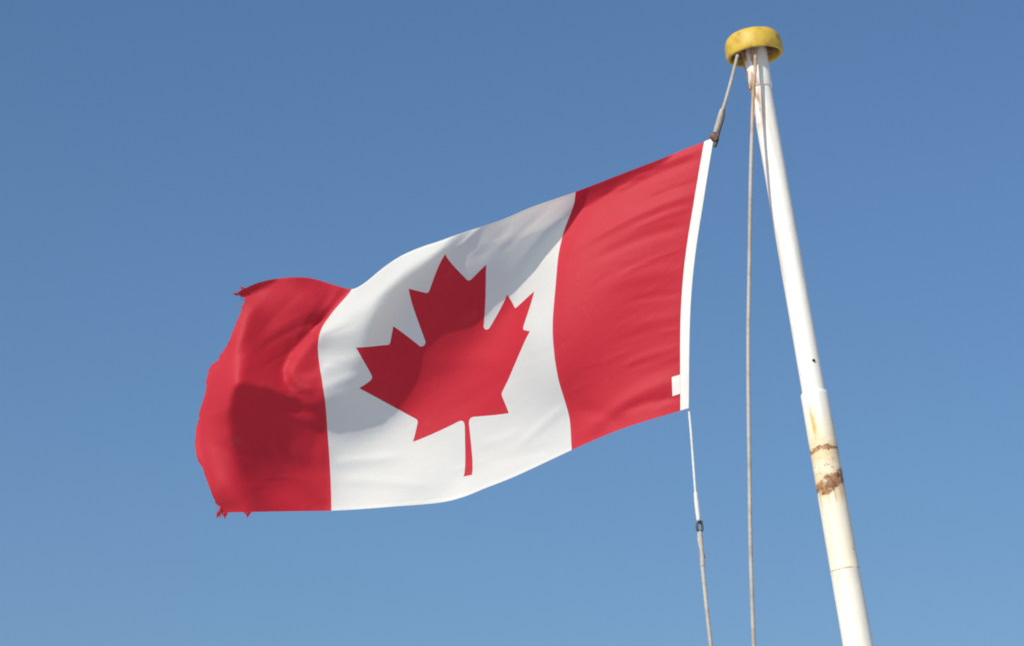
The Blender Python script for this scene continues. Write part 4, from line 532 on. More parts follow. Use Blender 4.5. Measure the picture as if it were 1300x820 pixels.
-6076 1040 -2076 -6115 1193 -2163 -6151 1346 -2249 -6185 1499 -2337 -6217 1653 -2424 -6246 1807 -2511 -6272 1963 -2598 -6294 2102 -2691 -6312 2218 -2794 -6326 2334 -2897 -6334 2453 -3001 -6338 2573 -3105 -6338 2693 -3212 -6333 2814 -3319 -6323 2932 -3430 -6311 3044 -3544 -6295 3146 -3662 -6278 3233 -3787 -6258 3306 -3918 -6237 3361 -4055 -6216 3397 -4198 -6196 3416 -4348 -6183 3427 -4500 -6181 3432 -4656 -6193 3433 -4815 -6214 3430 -4976 -6239 3426 -5137 -6265 3421 -5298 -6291 3415 -5459 -6314 3408 -5618 -6333 3402 -5777 -6348 3397 -5935 -6358 3394 -6092 -6363 3393 -6248 -6363 3395 -6404 -6359 3401 -6559 -6351 3409 -6714 -6340 3421 -6869 -6324 3436 -7023 -6306 3453 -7178 -6285 3473 -7332 -6262 3495 -7486 -6238 3518 -7641 -6213 3541 -7795 -6188 3564 -7949 -6165 3585 -8104 -6144 3604 -8257 -6125 3621 -8411 -6110 3634 -8565 -6097 3645 -8718 -6088 3652 -8872 -6082 3657 -9026 -6079 3660 -9181 -6079 3660 -9335 -6081 3658 -9490 -6087 3654 -9645 -6096 3649 -9800 -6106 3641 -9956 -6119 3632 -10110 -6134 3623 -10265 -6151 3613 -10418
-6200 1073 -2123 -6240 1225 -2209 -6278 1377 -2295 -6314 1529 -2381 -6347 1682 -2467 -6378 1835 -2553 -6404 1990 -2639 -6426 2127 -2732 -6444 2242 -2833 -6457 2359 -2936 -6465 2476 -3039 -6468 2594 -3144 -6465 2712 -3251 -6458 2832 -3359 -6447 2952 -3469 -6433 3068 -3582 -6415 3177 -3700 -6396 3273 -3823 -6374 3356 -3951 -6351 3421 -4086 -6327 3470 -4226 -6304 3502 -4372 -6285 3524 -4522 -6279 3537 -4676 -6290 3544 -4834 -6308 3545 -4994 -6331 3544 -5155 -6355 3540 -5315 -6378 3535 -5475 -6399 3530 -5635 -6418 3524 -5793 -6432 3520 -5951 -6441 3517 -6108 -6447 3516 -6264 -6448 3517 -6420 -6444 3522 -6575 -6437 3529 -6730 -6426 3540 -6885 -6412 3554 -7039 -6395 3570 -7194 -6375 3589 -7348 -6353 3610 -7503 -6329 3632 -7658 -6304 3655 -7814 -6280 3676 -7969 -6258 3697 -8125 -6238 3715 -8280 -6221 3730 -8434 -6208 3742 -8589 -6198 3751 -8743 -6191 3757 -8898 -6187 3760 -9053 -6186 3761 -9209 -6188 3760 -9364 -6194 3757 -9520 -6202 3753 -9676 -6213 3746 -9832 -6227 3739 -9987 -6242 3730 -10143 -6259 3720 -10298 -6278 3710 -10452
-6324 1107 -2170 -6366 1257 -2256 -6406 1408 -2340 -6444 1560 -2425 -6479 1712 -2509 -6510 1865 -2594 -6537 2019 -2679 -6560 2154 -2772 -6578 2270 -2872 -6591 2385 -2973 -6598 2501 -3077 -6600 2617 -3182 -6596 2734 -3289 -6587 2853 -3397 -6574 2973 -3508 -6557 3091 -3621 -6539 3203 -3738 -6518 3305 -3861 -6496 3395 -3988 -6472 3471 -4121 -6446 3531 -4259 -6422 3576 -4402 -6402 3609 -4549 -6394 3632 -4701 -6399 3646 -4857 -6413 3652 -5016 -6432 3655 -5175 -6452 3654 -5335 -6472 3651 -5494 -6491 3647 -5653 -6507 3643 -5811 -6520 3639 -5968 -6529 3637 -6125 -6534 3636 -6281 -6535 3637 -6436 -6532 3641 -6591 -6525 3648 -6746 -6515 3658 -6900 -6502 3670 -7055 -6486 3686 -7209 -6467 3703 -7364 -6446 3723 -7520 -6422 3745 -7676 -6398 3767 -7832 -6373 3788 -7989 -6351 3808 -8145 -6333 3825 -8301 -6318 3838 -8456 -6306 3849 -8612 -6298 3856 -8767 -6293 3861 -8923 -6291 3863 -9079 -6293 3863 -9235 -6298 3861 -9392 -6306 3857 -9548 -6317 3852 -9705 -6331 3845 -9862 -6347 3837 -10018 -6365 3828 -10174 -6385 3818 -10329 -6405 3808 -10484
-6449 1142 -2215 -6492 1292 -2300 -6535 1442 -2384 -6574 1592 -2467 -6611 1743 -2551 -6644 1896 -2634 -6673 2050 -2718 -6696 2182 -2810 -6715 2298 -2910 -6727 2413 -3011 -6734 2529 -3113 -6734 2644 -3218 -6728 2760 -3325 -6718 2877 -3435 -6703 2996 -3546 -6685 3113 -3660 -6664 3227 -3777 -6643 3333 -3899 -6620 3430 -4026 -6596 3513 -4157 -6571 3583 -4294 -6546 3640 -4435 -6528 3685 -4580 -6518 3718 -4730 -6519 3739 -4884 -6527 3752 -5040 -6541 3759 -5198 -6557 3762 -5357 -6573 3762 -5515 -6589 3760 -5673 -6602 3758 -5830 -6613 3755 -5987 -6620 3754 -6142 -6625 3753 -6298 -6625 3755 -6453 -6622 3759 -6607 -6616 3765 -6762 -6607 3774 -6916 -6594 3786 -7070 -6579 3800 -7225 -6561 3816 -7380 -6540 3835 -7535 -6517 3856 -7692 -6493 3877 -7849 -6468 3898 -8007 -6446 3917 -8165 -6429 3933 -8321 -6416 3946 -8477 -6406 3955 -8633 -6399 3962 -8790 -6396 3966 -8946 -6396 3967 -9103 -6400 3966 -9261 -6407 3962 -9418 -6418 3958 -9576 -6431 3951 -9733 -6448 3944 -9890 -6467 3936 -10047 -6488 3926 -10203 -6511 3916 -10359 -6534 3906 -10514
-6575 1178 -2257 -6620 1327 -2342 -6665 1479 -2424 -6707 1630 -2507 -6745 1783 -2589 -6780 1935 -2671 -6810 2087 -2755 -6834 2211 -2849 -6853 2327 -2947 -6865 2442 -3047 -6871 2557 -3149 -6870 2672 -3254 -6863 2788 -3361 -6850 2904 -3470 -6833 3020 -3583 -6813 3137 -3698 -6792 3251 -3816 -6769 3359 -3938 -6746 3460 -4064 -6722 3550 -4195 -6698 3629 -4330 -6675 3696 -4470 -6657 3752 -4613 -6647 3795 -4761 -6644 3825 -4913 -6648 3845 -5068 -6656 3858 -5224 -6668 3865 -5381 -6680 3868 -5537 -6692 3869 -5694 -6703 3868 -5850 -6711 3868 -6005 -6717 3867 -6161 -6719 3868 -6315 -6719 3870 -6470 -6716 3874 -6624 -6709 3880 -6778 -6700 3889 -6931 -6688 3899 -7085 -6674 3913 -7240 -6657 3928 -7394 -6637 3946 -7550 -6614 3966 -7707 -6590 3986 -7865 -6566 4006 -8023 -6545 4025 -8182 -6529 4040 -8339 -6516 4052 -8496 -6507 4061 -8653 -6502 4067 -8810 -6500 4070 -8968 -6501 4070 -9126 -6507 4068 -9285 -6516 4064 -9443 -6529 4059 -9601 -6545 4052 -9759 -6565 4044 -9917 -6587 4035 -10074 -6612 4025 -10231 -6638 4015 -10387 -6664 4005 -10542
-6703 1225 -2292 -6750 1376 -2376 -6797 1527 -2459 -6841 1677 -2541 -6882 1826 -2624 -6918 1974 -2708 -6949 2122 -2792 -6974 2240 -2887 -6993 2356 -2984 -7005 2471 -3084 -7011 2586 -3185 -7009 2701 -3288 -6999 2816 -3395 -6984 2930 -3506 -6965 3045 -3619 -6943 3160 -3734 -6921 3275 -3853 -6897 3386 -3976 -6874 3490 -4102 -6850 3586 -4232 -6827 3672 -4367 -6807 3749 -4505 -6790 3813 -4647 -6779 3865 -4794 -6773 3903 -4945 -6773 3930 -5097 -6778 3949 -5251 -6785 3961 -5406 -6793 3969 -5561 -6801 3973 -5716 -6808 3975 -5871 -6814 3977 -6025 -6817 3978 -6179 -6818 3980 -6333 -6817 3983 -6486 -6813 3987 -6640 -6806 3993 -6793 -6796 4001 -6947 -6784 4012 -7100 -6770 4024 -7255 -6754 4039 -7409 -6734 4056 -7565 -6712 4074 -7722 -6689 4094 -7880 -6667 4113 -8039 -6647 4130 -8197 -6631 4145 -8355 -6619 4157 -8513 -6610 4165 -8671 -6605 4171 -8830 -6604 4173 -8989 -6607 4173 -9148 -6614 4171 -9307 -6625 4166 -9466 -6640 4160 -9626 -6659 4153 -9784 -6682 4145 -9943 -6707 4135 -10101 -6735 4125 -10258 -6764 4115 -10414 -6794 4105 -10569
-6832 1281 -2321 -6882 1431 -2405 -6931 1578 -2490 -6978 1722 -2575 -7021 1866 -2660 -7058 2009 -2744 -7090 2149 -2831 -7116 2266 -2926 -7134 2383 -3022 -7146 2499 -3120 -7151 2615 -3220 -7148 2730 -3323 -7136 2844 -3430 -7118 2957 -3540 -7097 3071 -3654 -7074 3186 -3770 -7051 3301 -3890 -7027 3413 -4013 -7004 3519 -4139 -6981 3620 -4269 -6960 3712 -4404 -6940 3796 -4541 -6924 3868 -4683 -6913 3928 -4828 -6905 3974 -4977 -6902 4009 -5128 -6903 4035 -5280 -6906 4053 -5433 -6910 4065 -5586 -6914 4073 -5738 -6918 4078 -5892 -6921 4082 -6045 -6922 4085 -6198 -6921 4088 -6350 -6918 4092 -6503 -6913 4098 -6656 -6905 4104 -6809 -6895 4112 -6962 -6883 4122 -7115 -6868 4134 -7269 -6852 4148 -7424 -6833 4164 -7580 -6812 4182 -7736 -6790 4200 -7894 -6769 4218 -8053 -6751 4234 -8212 -6735 4249 -8370 -6723 4260 -8529 -6714 4269 -8688 -6710 4274 -8848 -6709 4276 -9008 -6712 4276 -9168 -6720 4274 -9328 -6733 4269 -9489 -6749 4263 -9649 -6771 4255 -9808 -6797 4246 -9967 -6826 4237 -10125 -6858 4227 -10283 -6891 4216 -10440 -6924 4206 -10595
-6962 1342 -2347 -7015 1485 -2434 -7067 1626 -2522 -7117 1764 -2609 -7162 1903 -2695 -7201 2041 -2782 -7234 2173 -2871 -7260 2291 -2965 -7277 2410 -3060 -7288 2527 -3157 -7290 2644 -3256 -7285 2760 -3358 -7271 2874 -3464 -7251 2987 -3574 -7228 3100 -3688 -7205 3214 -3805 -7182 3328 -3925 -7159 3440 -4049 -7136 3548 -4176 -7115 3652 -4306 -7094 3748 -4440 -7076 3838 -4578 -7061 3917 -4719 -7048 3984 -4863 -7040 4039 -5011 -7034 4082 -5160 -7032 4115 -5309 -7031 4139 -5460 -7031 4156 -5610 -7032 4168 -5761 -7033 4177 -5913 -7033 4183 -6064 -7031 4189 -6216 -7028 4194 -6368 -7023 4200 -6520 -7016 4206 -6672 -7007 4213 -6825 -6997 4221 -6977 -6984 4231 -7130 -6969 4243 -7284 -6952 4257 -7438 -6933 4272 -7594 -6913 4288 -7751 -6893 4305 -7908 -6873 4322 -8066 -6855 4337 -8225 -6840 4351 -8385 -6828 4362 -8544 -6820 4371 -8704 -6815 4376 -8865 -6815 4379 -9026 -6818 4379 -9187 -6826 4377 -9348 -6840 4372 -9510 -6858 4366 -9670 -6882 4358 -9831 -6911 4349 -9991 -6943 4340 -10149 -6979 4329 -10307 -7016 4319 -10464 -7053 4309 -10620
-7094 1399 -2374 -7150 1536 -2464 -7206 1671 -2554 -7258 1804 -2643 -7306 1937 -2732 -7348 2071 -2821 -7381 2196 -2912 -7406 2316 -3005 -7422 2436 -3099 -7430 2555 -3195 -7429 2672 -3292 -7420 2789 -3393 -7404 2904 -3498 -7383 3018 -3607 -7360 3131 -3721 -7336 3243 -3839 -7314 3356 -3960 -7292 3468 -4084 -7271 3577 -4212 -7250 3681 -4343 -7231 3781 -4477 -7213 3874 -4614 -7198 3959 -4755 -7186 4034 -4898 -7176 4097 -5044 -7168 4148 -5192 -7163 4188 -5339 -7159 4219 -5486 -7156 4242 -5634 -7153 4259 -5784 -7151 4272 -5934 -7148 4281 -6084 -7144 4290 -6235 -7139 4297 -6386 -7132 4304 -6537 -7123 4311 -6688 -7113 4319 -6840 -7101 4328 -6992 -7087 4339 -7145 -7072 4350 -7298 -7055 4363 -7453 -7036 4377 -7608 -7017 4392 -7764 -6997 4408 -7921 -6979 4424 -8080 -6962 4439 -8239 -6947 4452 -8398 -6935 4463 -8559 -6927 4472 -8720 -6922 4478 -8881 -6921 4481 -9043 -6924 4482 -9205 -6932 4480 -9367 -6946 4475 -9529 -6965 4469 -9691 -6991 4462 -9852 -7022 4454 -10013 -7058 4444 -10172 -7099 4434 -10331 -7140 4424 -10488 -7181 4414 -10644
-7227 1458 -2400 -7287 1588 -2493 -7347 1715 -2586 -7403 1842 -2678 -7454 1969 -2770 -7497 2097 -2861 -7531 2218 -2953 -7555 2339 -3046 -7569 2460 -3139 -7574 2580 -3233 -7570 2699 -3330 -7557 2817 -3430 -7538 2933 -3533 -7515 3048 -3641 -7491 3160 -3754 -7469 3272 -3873 -7448 3384 -3994 -7427 3495 -4119 -7407 3604 -4248 -7388 3710 -4379 -7369 3811 -4513 -7353 3908 -4650 -7337 3997 -4790 -7324 4078 -4932 -7313 4150 -5076 -7304 4209 -5221 -7296 4257 -5366 -7289 4294 -5511 -7283 4323 -5658 -7278 4345 -5806 -7273 4362 -5954 -7267 4376 -6103 -7260 4387 -6253 -7253 4396 -6403 -7244 4405 -6554 -7234 4414 -6704 -7222 4423 -6856 -7209 4433 -7007 -7194 4443 -7160 -7178 4455 -7312 -7160 4467 -7466 -7142 4481 -7621 -7123 4495 -7777 -7104 4510 -7934 -7086 4525 -8092 -7070 4539 -8252 -7056 4552 -8412 -7044 4563 -8573 -7035 4572 -8734 -7029 4579 -8896 -7028 4583 -9059 -7030 4584 -9222 -7038 4583 -9385 -7051 4579 -9548 -7071 4574 -9711 -7098 4567 -9873 -7131 4559 -10034 -7171 4551 -10195 -7215 4541 -10354 -7261 4532 -10511 -7307 4522 -10668
-7363 1520 -2426 -7427 1640 -2522 -7492 1760 -2619 -7552 1878 -2715 -7606 1998 -2809 -7651 2120 -2902 -7685 2238 -2996 -7708 2359 -3088 -7720 2481 -3181 -7721 2603 -3274 -7713 2724 -3369 -7697 2843 -3467 -7674 2961 -3569 -7649 3076 -3676 -7625 3188 -3789 -7604 3300 -3907 -7584 3411 -4029 -7565 3522 -4155 -7546 3631 -4283 -7528 3737 -4415 -7510 3840 -4549 -7493 3939 -4685 -7478 4033 -4823 -7464 4120 -4963 -7452 4198 -5105 -7441 4265 -5248 -7431 4320 -5391 -7422 4364 -5535 -7413 4399 -5681 -7405 4426 -5827 -7397 4448 -5974 -7389 4466 -6122 -7380 4480 -6271 -7370 4493 -6420 -7359 4504 -6570 -7347 4514 -6720 -7334 4524 -6871 -7319 4535 -7022 -7304 4546 -7174 -7287 4557 -7326 -7269 4569 -7480 -7250 4582 -7634 -7232 4596 -7790 -7213 4610 -7947 -7196 4624 -8105 -7180 4637 -8264 -7166 4650 -8425 -7154 4661 -8586 -7145 4671 -8748 -7139 4678 -8911 -7136 4683 -9074 -7137 4685 -9238 -7143 4685 -9402 -7156 4683 -9566 -7175 4679 -9730 -7202 4673 -9893 -7238 4666 -10055 -7280 4659 -10216 -7327 4650 -10376 -7378 4642 -10535 -7427 4633 -10692
-7501 1583 -2452 -7571 1695 -2552 -7640 1805 -2652 -7705 1913 -2752 -7762 2025 -2850 -7808 2140 -2946 -7842 2256 -3040 -7864 2377 -3132 -7874 2500 -3223 -7872 2624 -3316 -7861 2747 -3409 -7841 2867 -3506 -7816 2986 -3607 -7788 3102 -3712 -7764 3215 -3824 -7744 3326 -3942 -7725 3438 -4064 -7707 3548 -4190 -7688 3657 -4318 -7670 3763 -4450 -7653 3868 -4583 -7636 3969 -4718 -7620 4066 -4855 -7606 4159 -4993 -7592 4244 -5132 -7579 4317 -5273 -7568 4377 -5416 -7556 4428 -5559 -7546 4469 -5703 -7535 4502 -5848 -7525 4530 -5994 -7514 4552 -6141 -7503 4570 -6289 -7491 4585 -6438 -7478 4599 -6587 -7464 4611 -6736 -7449 4623 -6887 -7434 4634 -7037 -7417 4645 -7189 -7399 4657 -7341 -7380 4669 -7494 -7362 4682 -7648 -7343 4694 -7803 -7325 4707 -7959 -7308 4720 -8117 -7292 4733 -8277 -7279 4746 -8437 -7267 4757 -8599 -7257 4767 -8762 -7250 4775 -8925 -7246 4781 -9089 -7245 4785 -9254 -7250 4787 -9418 -7260 4786 -9583 -7278 4783 -9748 -7305 4779 -9912 -7342 4774 -10075 -7387 4768 -10237 -7438 4761 -10398 -7491 4753 -10558 -7544 4745 -10716
-7647 1645 -2481 -7720 1747 -2584 -7793 1847 -2688 -7861 1946 -2792 -7921 2049 -2893 -7969 2157 -2991 -8003 2273 -3085 -8023 2394 -3177 -8030 2518 -3268 -8026 2644 -3359 -8012 2768 -3451 -7991 2890 -3547 -7964 3009 -3647 -7936 3126 -3751 -7911 3240 -3862 -7890 3352 -3979 -7871 3464 -4101 -7852 3574 -4226 -7834 3682 -4354 -7815 3789 -4484 -7798 3894 -4617 -7780 3997 -4751 -7764 4097 -4887 -7748 4193 -5023 -7734 4283 -5160 -7719 4361 -5300 -7706 4428 -5440 -7693 4485 -5582 -7680 4533 -5725 -7667 4573 -5869 -7654 4606 -6014 -7642 4633 -6160 -7628 4655 -6307 -7614 4674 -6455 -7600 4690 -6604 -7584 4704 -6753 -7568 4718 -6902 -7551 4730 -7053 -7533 4742 -7203 -7514 4754 -7355 -7495 4766 -7507 -7476 4778 -7661 -7457 4790 -7816 -7439 4802 -7972 -7423 4815 -8130 -7408 4827 -8289 -7394 4839 -8450 -7382 4851 -8612 -7372 4861 -8776 -7364 4870 -8939 -7359 4878 -9104 -7356 4883 -9268 -7357 4886 -9434 -7365 4887 -9599 -7381 4886 -9764 -7408 4884 -9929 -7445 4880 -10094 -7493 4875 -10257 -7548 4870 -10419 -7606 4864 -10581 -7663 4858 -10740
-7794 1703 -2511 -7871 1795 -2619 -7947 1885 -2726 -8019 1970 -2835 -8082 2066 -2939 -8132 2172 -3037 -8166 2288 -3131 -8184 2410 -3223 -8189 2535 -3312 -8182 2662 -3402 -8166 2787 -3494 -8144 2910 -3589 -8117 3031 -3688 -8090 3149 -3793 -8064 3264 -3902 -8041 3377 -4018 -8021 3488 -4138 -8001 3598 -4262 -7982 3706 -4389 -7963 3813 -4519 -7945 3919 -4651 -7927 4023 -4784 -7909 4125 -4918 -7893 4223 -5053 -7877 4317 -5189 -7861 4399 -5327 -7846 4472 -5466 -7831 4536 -5607 -7816 4591 -5748 -7801 4637 -5891 -7787 4677 -6035 -7772 4709 -6180 -7757 4736 -6326 -7741 4759 -6473 -7725 4778 -6621 -7708 4794 -6769 -7690 4809 -6919 -7672 4823 -7068 -7653 4836 -7219 -7633 4848 -7370 -7614 4860 -7522 -7594 4871 -7675 -7575 4883 -7829 -7557 4894 -7985 -7540 4906 -8143 -7525 4918 -8302 -7512 4930 -8463 -7501 4941 -8626 -7491 4952 -8790 -7482 4962 -8954 -7475 4970 -9118 -7469 4977 -9283 -7468 4982 -9448 -7472 4985 -9614 -7485 4986 -9780 -7510 4986 -9946 -7549 4984 -10111 -7600 4981 -10276 -7660 4978 -10440 -7723 4973 -10602 -7785 4968 -10763
-7940 1755 -2544 -8019 1829 -2658 -8099 1904 -2771 -8175 1985 -2881 -8243 2079 -2986 -8295 2185 -3085 -8328 2301 -3178 -8344 2424 -3269 -8346 2551 -3357 -8337 2678 -3447 -8320 2805 -3538 -8298 2929 -3632 -8272 3051 -3731 -8245 3171 -3834 -8219 3287 -3943 -8195 3400 -4057 -8173 3511 -4176 -8152 3621 -4299 -8132 3729 -4425 -8112 3837 -4553 -8093 3943 -4684 -8074 4048 -4816 -8056 4151 -4949 -8038 4251 -5084 -8021 4346 -5219 -8004 4433 -5355 -7987 4511 -5493 -7970 4581 -5632 -7954 4643 -5772 -7938 4696 -5914 -7921 4742 -6056 -7904 4780 -6200 -7888 4812 -6345 -7870 4839 -6492 -7852 4861 -6639 -7834 4881 -6787 -7815 4897 -6936 -7796 4912 -7085 -7776 4926 -7235 -7756 4938 -7386 -7735 4950 -7537 -7715 4962 -7690 -7696 4973 -7844 -7677 4983 -7999 -7661 4994 -8156 -7646 5005 -8316 -7634 5017 -8478 -7623 5028 -8641 -7613 5039 -8804 -7603 5050 -8969 -7595 5059 -9133 -7587 5067 -9297 -7583 5074 -9462 -7583 5079 -9627 -7592 5081 -9793 -7614 5083 -9960 -7655 5083 -10127 -7711 5081 -10293 -7776 5080 -10459 -7845 5077 -10624 -7912 5073 -10786
-8079 1785 -2584 -8162 1851 -2701 -8245 1921 -2815 -8325 1998 -2927 -8397 2091 -3033 -8453 2196 -3132 -8485 2312 -3225 -8499 2437 -3314 -8499 2565 -3402 -8489 2694 -3490 -8472 2822 -3581 -8450 2948 -3675 -8426 3071 -3773 -8400 3191 -3876 -8374 3309 -3983 -8350 3423 -4096 -8327 3535 -4214 -8305 3644 -4335 -8283 3753 -4460 -8263 3861 -4587 -8243 3968 -4717 -8223 4073 -4848 -8204 4177 -4980 -8185 4278 -5114 -8166 4375 -5248 -8148 4465 -5384 -8130 4548 -5520 -8112 4623 -5658 -8094 4690 -5797 -8076 4750 -5937 -8057 4802 -6079 -8039 4846 -6221 -8021 4883 -6366 -8002 4915 -6511 -7983 4941 -6658 -7963 4963 -6805 -7943 4981 -6953 -7923 4998 -7103 -7902 5012 -7252 -7881 5025 -7403 -7860 5037 -7554 -7840 5048 -7707 -7820 5059 -7860 -7801 5069 -8015 -7784 5079 -8172 -7770 5089 -8331 -7758 5100 -8493 -7748 5111 -8657 -7738 5122 -8820 -7728 5133 -8984 -7719 5143 -9148 -7710 5152 -9312 -7703 5159 -9476 -7700 5165 -9640 -7705 5169 -9805 -7725 5171 -9972 -7767 5173 -10140 -7828 5174 -10309 -7900 5174 -10477 -7974 5174 -10644 -8045 5171 -10808
-8212 1815 -2623 -8296 1874 -2742 -8381 1938 -2858 -8464 2012 -2972 -8540 2102 -3078 -8600 2206 -3178 -8631 2323 -3270 -8643 2449 -3358 -8644 2578 -3445 -8635 2709 -3533 -8620 2839 -3623 -8600 2966 -3717 -8577 3090 -3814 -8552 3212 -3916 -8527 3331 -4023 -8503 3446 -4134 -8480 3559 -4250 -8458 3669 -4371 -8436 3778 -4494 -8415 3886 -4620 -8394 3993 -4749 -8373 4099 -4879 -8353 4203 -5011 -8333 4305 -5144 -8313 4404 -5277 -8293 4496 -5412 -8274 4582 -5548 -8254 4661 -5685 -8235 4733 -5823 -8215 4799 -5962 -8196 4857 -6102 -8176 4907 -6244 -8156 4950 -6387 -8136 4986 -6531 -8116 5015 -6677 -8095 5040 -6824 -8074 5061 -6972 -8053 5079 -7121 -8032 5094 -7271 -8010 5108 -7422 -7989 5120 -7573 -7968 5131 -7725 -7948 5141 -7879 -7929 5151 -8033 -7912 5160 -8190 -7898 5170 -8350 -7886 5180 -8511 -7876 5190 -8674 -7867 5201 -8837 -7856 5211 -9001 -7846 5221 -9164 -7837 5230 -9327 -7830 5238 -9490 -7823 5243 -9652 -7826 5247 -9815 -7845 5250 -9981 -7889 5253 -10150 -7955 5257 -10323 -8032 5260 -10495 -8111 5262 -10665 -8185 5261 -10831
-8338 1855 -2658 -8422 1906 -2779 -8507 1962 -2898 -8590 2029 -3012 -8665 2115 -3119 -8723 2217 -3219 -8759 2333 -3312 -8776 2460 -3400 -8780 2591 -3487 -8775 2724 -3575 -8762 2855 -3664 -8745 2984 -3757 -8724 3110 -3854 -8702 3233 -3955 -8679 3353 -4061 -8655 3470 -4171 -8633 3584 -4286 -8610 3695 -4405 -8588 3804 -4527 -8566 3912 -4653 -8545 4019 -4780 -8523 4124 -4910 -8502 4229 -5041 -8481 4331 -5174 -8460 4430 -5307 -8439 4523 -5442 -8419 4612 -5577 -8398 4695 -5713 -8377 4772 -5850 -8356 4843 -5988 -8335 4907 -6127 -8315 4963 -6267 -8294 5011 -6409 -8273 5052 -6553 -8251 5086 -6698 -8230 5114 -6845 -8208 5137 -6993 -8186 5156 -7141 -8164 5172 -7291 -8143 5186 -7442 -8121 5199 -7593 -8100 5210 -7746 -8079 5219 -7899 -8060 5229 -8054 -8043 5238 -8211 -8029 5247 -8370 -8017 5256 -8531 -8007 5265 -8693 -7997 5275 -8856 -7986 5284 -9018 -7976 5293 -9181 -7967 5301 -9343 -7960 5308 -9505 -7955 5313 -9666 -7959 5316 -9828 -7977 5319 -9991 -8024 5324 -10162 -8093 5330 -10338 -8173 5336 -10513 -8255 5340 -10686 -8331 5341 -10854
-8457 1908 -2687 -8540 1948 -2811 -8624 1995 -2932 -8705 2053 -3049 -8777 2132 -3157 -8835 2230 -3258 -8875 2345 -3352 -8898 2472 -3440 -8907 2605 -3527 -8907 2739 -3615 -8899 2872 -3704 -8886 3002 -3796 -8868 3130 -3892 -8848 3255 -3993 -8827 3376 -4097 -8806 3494 -4206 -8784 3609 -4320 -8762 3721 -4438 -8740 3831 -4559 -8718 3938 -4684 -8696 4044 -4812 -8674 4149 -4941 -8652 4253 -5072 -8630 4355 -5204 -8608 4454 -5337 -8586 4549 -5472 -8564 4639 -5607 -8542 4726 -5742 -8520 4808 -5878 -8498 4884 -6014 -8477 4954 -6152 -8455 5015 -6292 -8433 5069 -6433 -8411 5114 -6576 -8389 5151 -6720 -8367 5183 -6866 -8345 5208 -7014 -8323 5229 -7163 -8300 5246 -7313 -8278 5261 -7463 -8256 5273 -7615 -8235 5284 -7768 -8214 5294 -7922 -8195 5302 -8077 -8178 5311 -8234 -8164 5319 -8393 -8151 5327 -8553 -8140 5335 -8714 -8130 5343 -8876 -8120 5351 -9038 -8111 5358 -9200 -8103 5365 -9361 -8098 5370 -9522 -8097 5374 -9683 -8105 5377 -9845 -8128 5380 -10010 -8175 5386 -10181 -8243 5394 -10356 -8322 5402 -10532 -8404 5409 -10706 -8481 5413 -10874
-8571 1973 -2710 -8653 2003 -2837 -8735 2039 -2961 -8814 2086 -3081 -8884 2156 -3192 -8942 2247 -3294 -8985 2359 -3389 -9013 2485 -3479 -9029 2618 -3566 -9034 2754 -3653 -9031 2889 -3743 -9022 3021 -3834 -9008 3151 -3930 -8992 3277 -4029 -8973 3400 -4133 -8954 3519 -4241 -8933 3634 -4354 -8912 3747 -4471 -8891 3856 -4591 -8869 3963 -4715 -8847 4069 -4842 -8824 4173 -4972 -8802 4276 -5103 -8779 4377 -5235 -8756 4476 -5368 -8733 4572 -5502 -8710 4666 -5637 -8687 4756 -5771 -8665 4842 -5906 -8642 4923 -6042 -8619 4997 -6178 -8596 5064 -6317 -8574 5122 -6457 -8551 5171 -6599 -8529 5213 -6743 -8506 5247 -6889 -8484 5275 -7037 -8461 5297 -7185 -8439 5316 -7335 -8417 5331 -7486 -8395 5344 -7639 -8373 5354 -7792 -8353 5364 -7946 -8334 5372 -8102 -8317 5380 -8259 -8302 5387 -8417 -8289 5394 -8577 -8277 5401 -8737 -8267 5407 -8898 -8258 5413 -9059 -8250 5418 -9220 -8245 5422 -9381 -8243 5425 -9543 -8247 5428 -9704 -8261 5431 -9867 -8289 5435 -10033 -8336 5441 -10202 -8399 5450 -10376 -8473 5460 -10549 -8551 5468 -10721 -8623 5474 -10888
-8684 2051 -2729 -8764 2069 -2859 -8844 2094 -2986 -8921 2130 -3108 -8990 2188 -3222 -9048 2271 -3328 -9093 2378 -3424 -9126 2502 -3515 -9147 2634 -3603 -9157 2770 -3691 -9160 2906 -3780 -9155 3040 -3872 -9146 3171 -3966 -9132 3299 -4065 -9117 3422 -4168 -9099 3542 -4275 -9081 3658 -4387 -9061 3771 -4503 -9040 3880 -4623 -9019 3987 -4747 -8997 4092 -4873 -8974 4195 -5002 -8951 4298 -5133 -8928 4399 -5266 -8905 4499 -5399 -8881 4596 -5533 -8857 4691 -5667 -8833 4784 -5801 -8809 4874 -5935 -8786 4959 -6070 -8762 5038 -6206 -8739 5109 -6343 -8716 5171 -6483 -8693 5225 -6624 -8670 5270 -6768 -8647 5307 -6913 -8625 5338 -7060 -8602 5362 -7209 -8580 5381 -7359 -8558 5397 -7511 -8536 5410 -7663 -8515 5421 -7817 -8494 5430 -7971 -8475 5438 -8127 -8458 5445 -8284 -8443 5451 -8442 -8429 5457 -8601 -8418 5461 -8761 -8408 5466 -8921 -8400 5469 -9082 -8395 5472 -9243 -8392 5474 -9404 -8395 5476 -9565 -8404 5477 -9727 -8422 5480 -9890 -8454 5484 -10056 -8499 5491 -10224 -8558 5500 -10394 -8626 5511 -10565 -8696 5520 -10734 -8763 5528 -10898
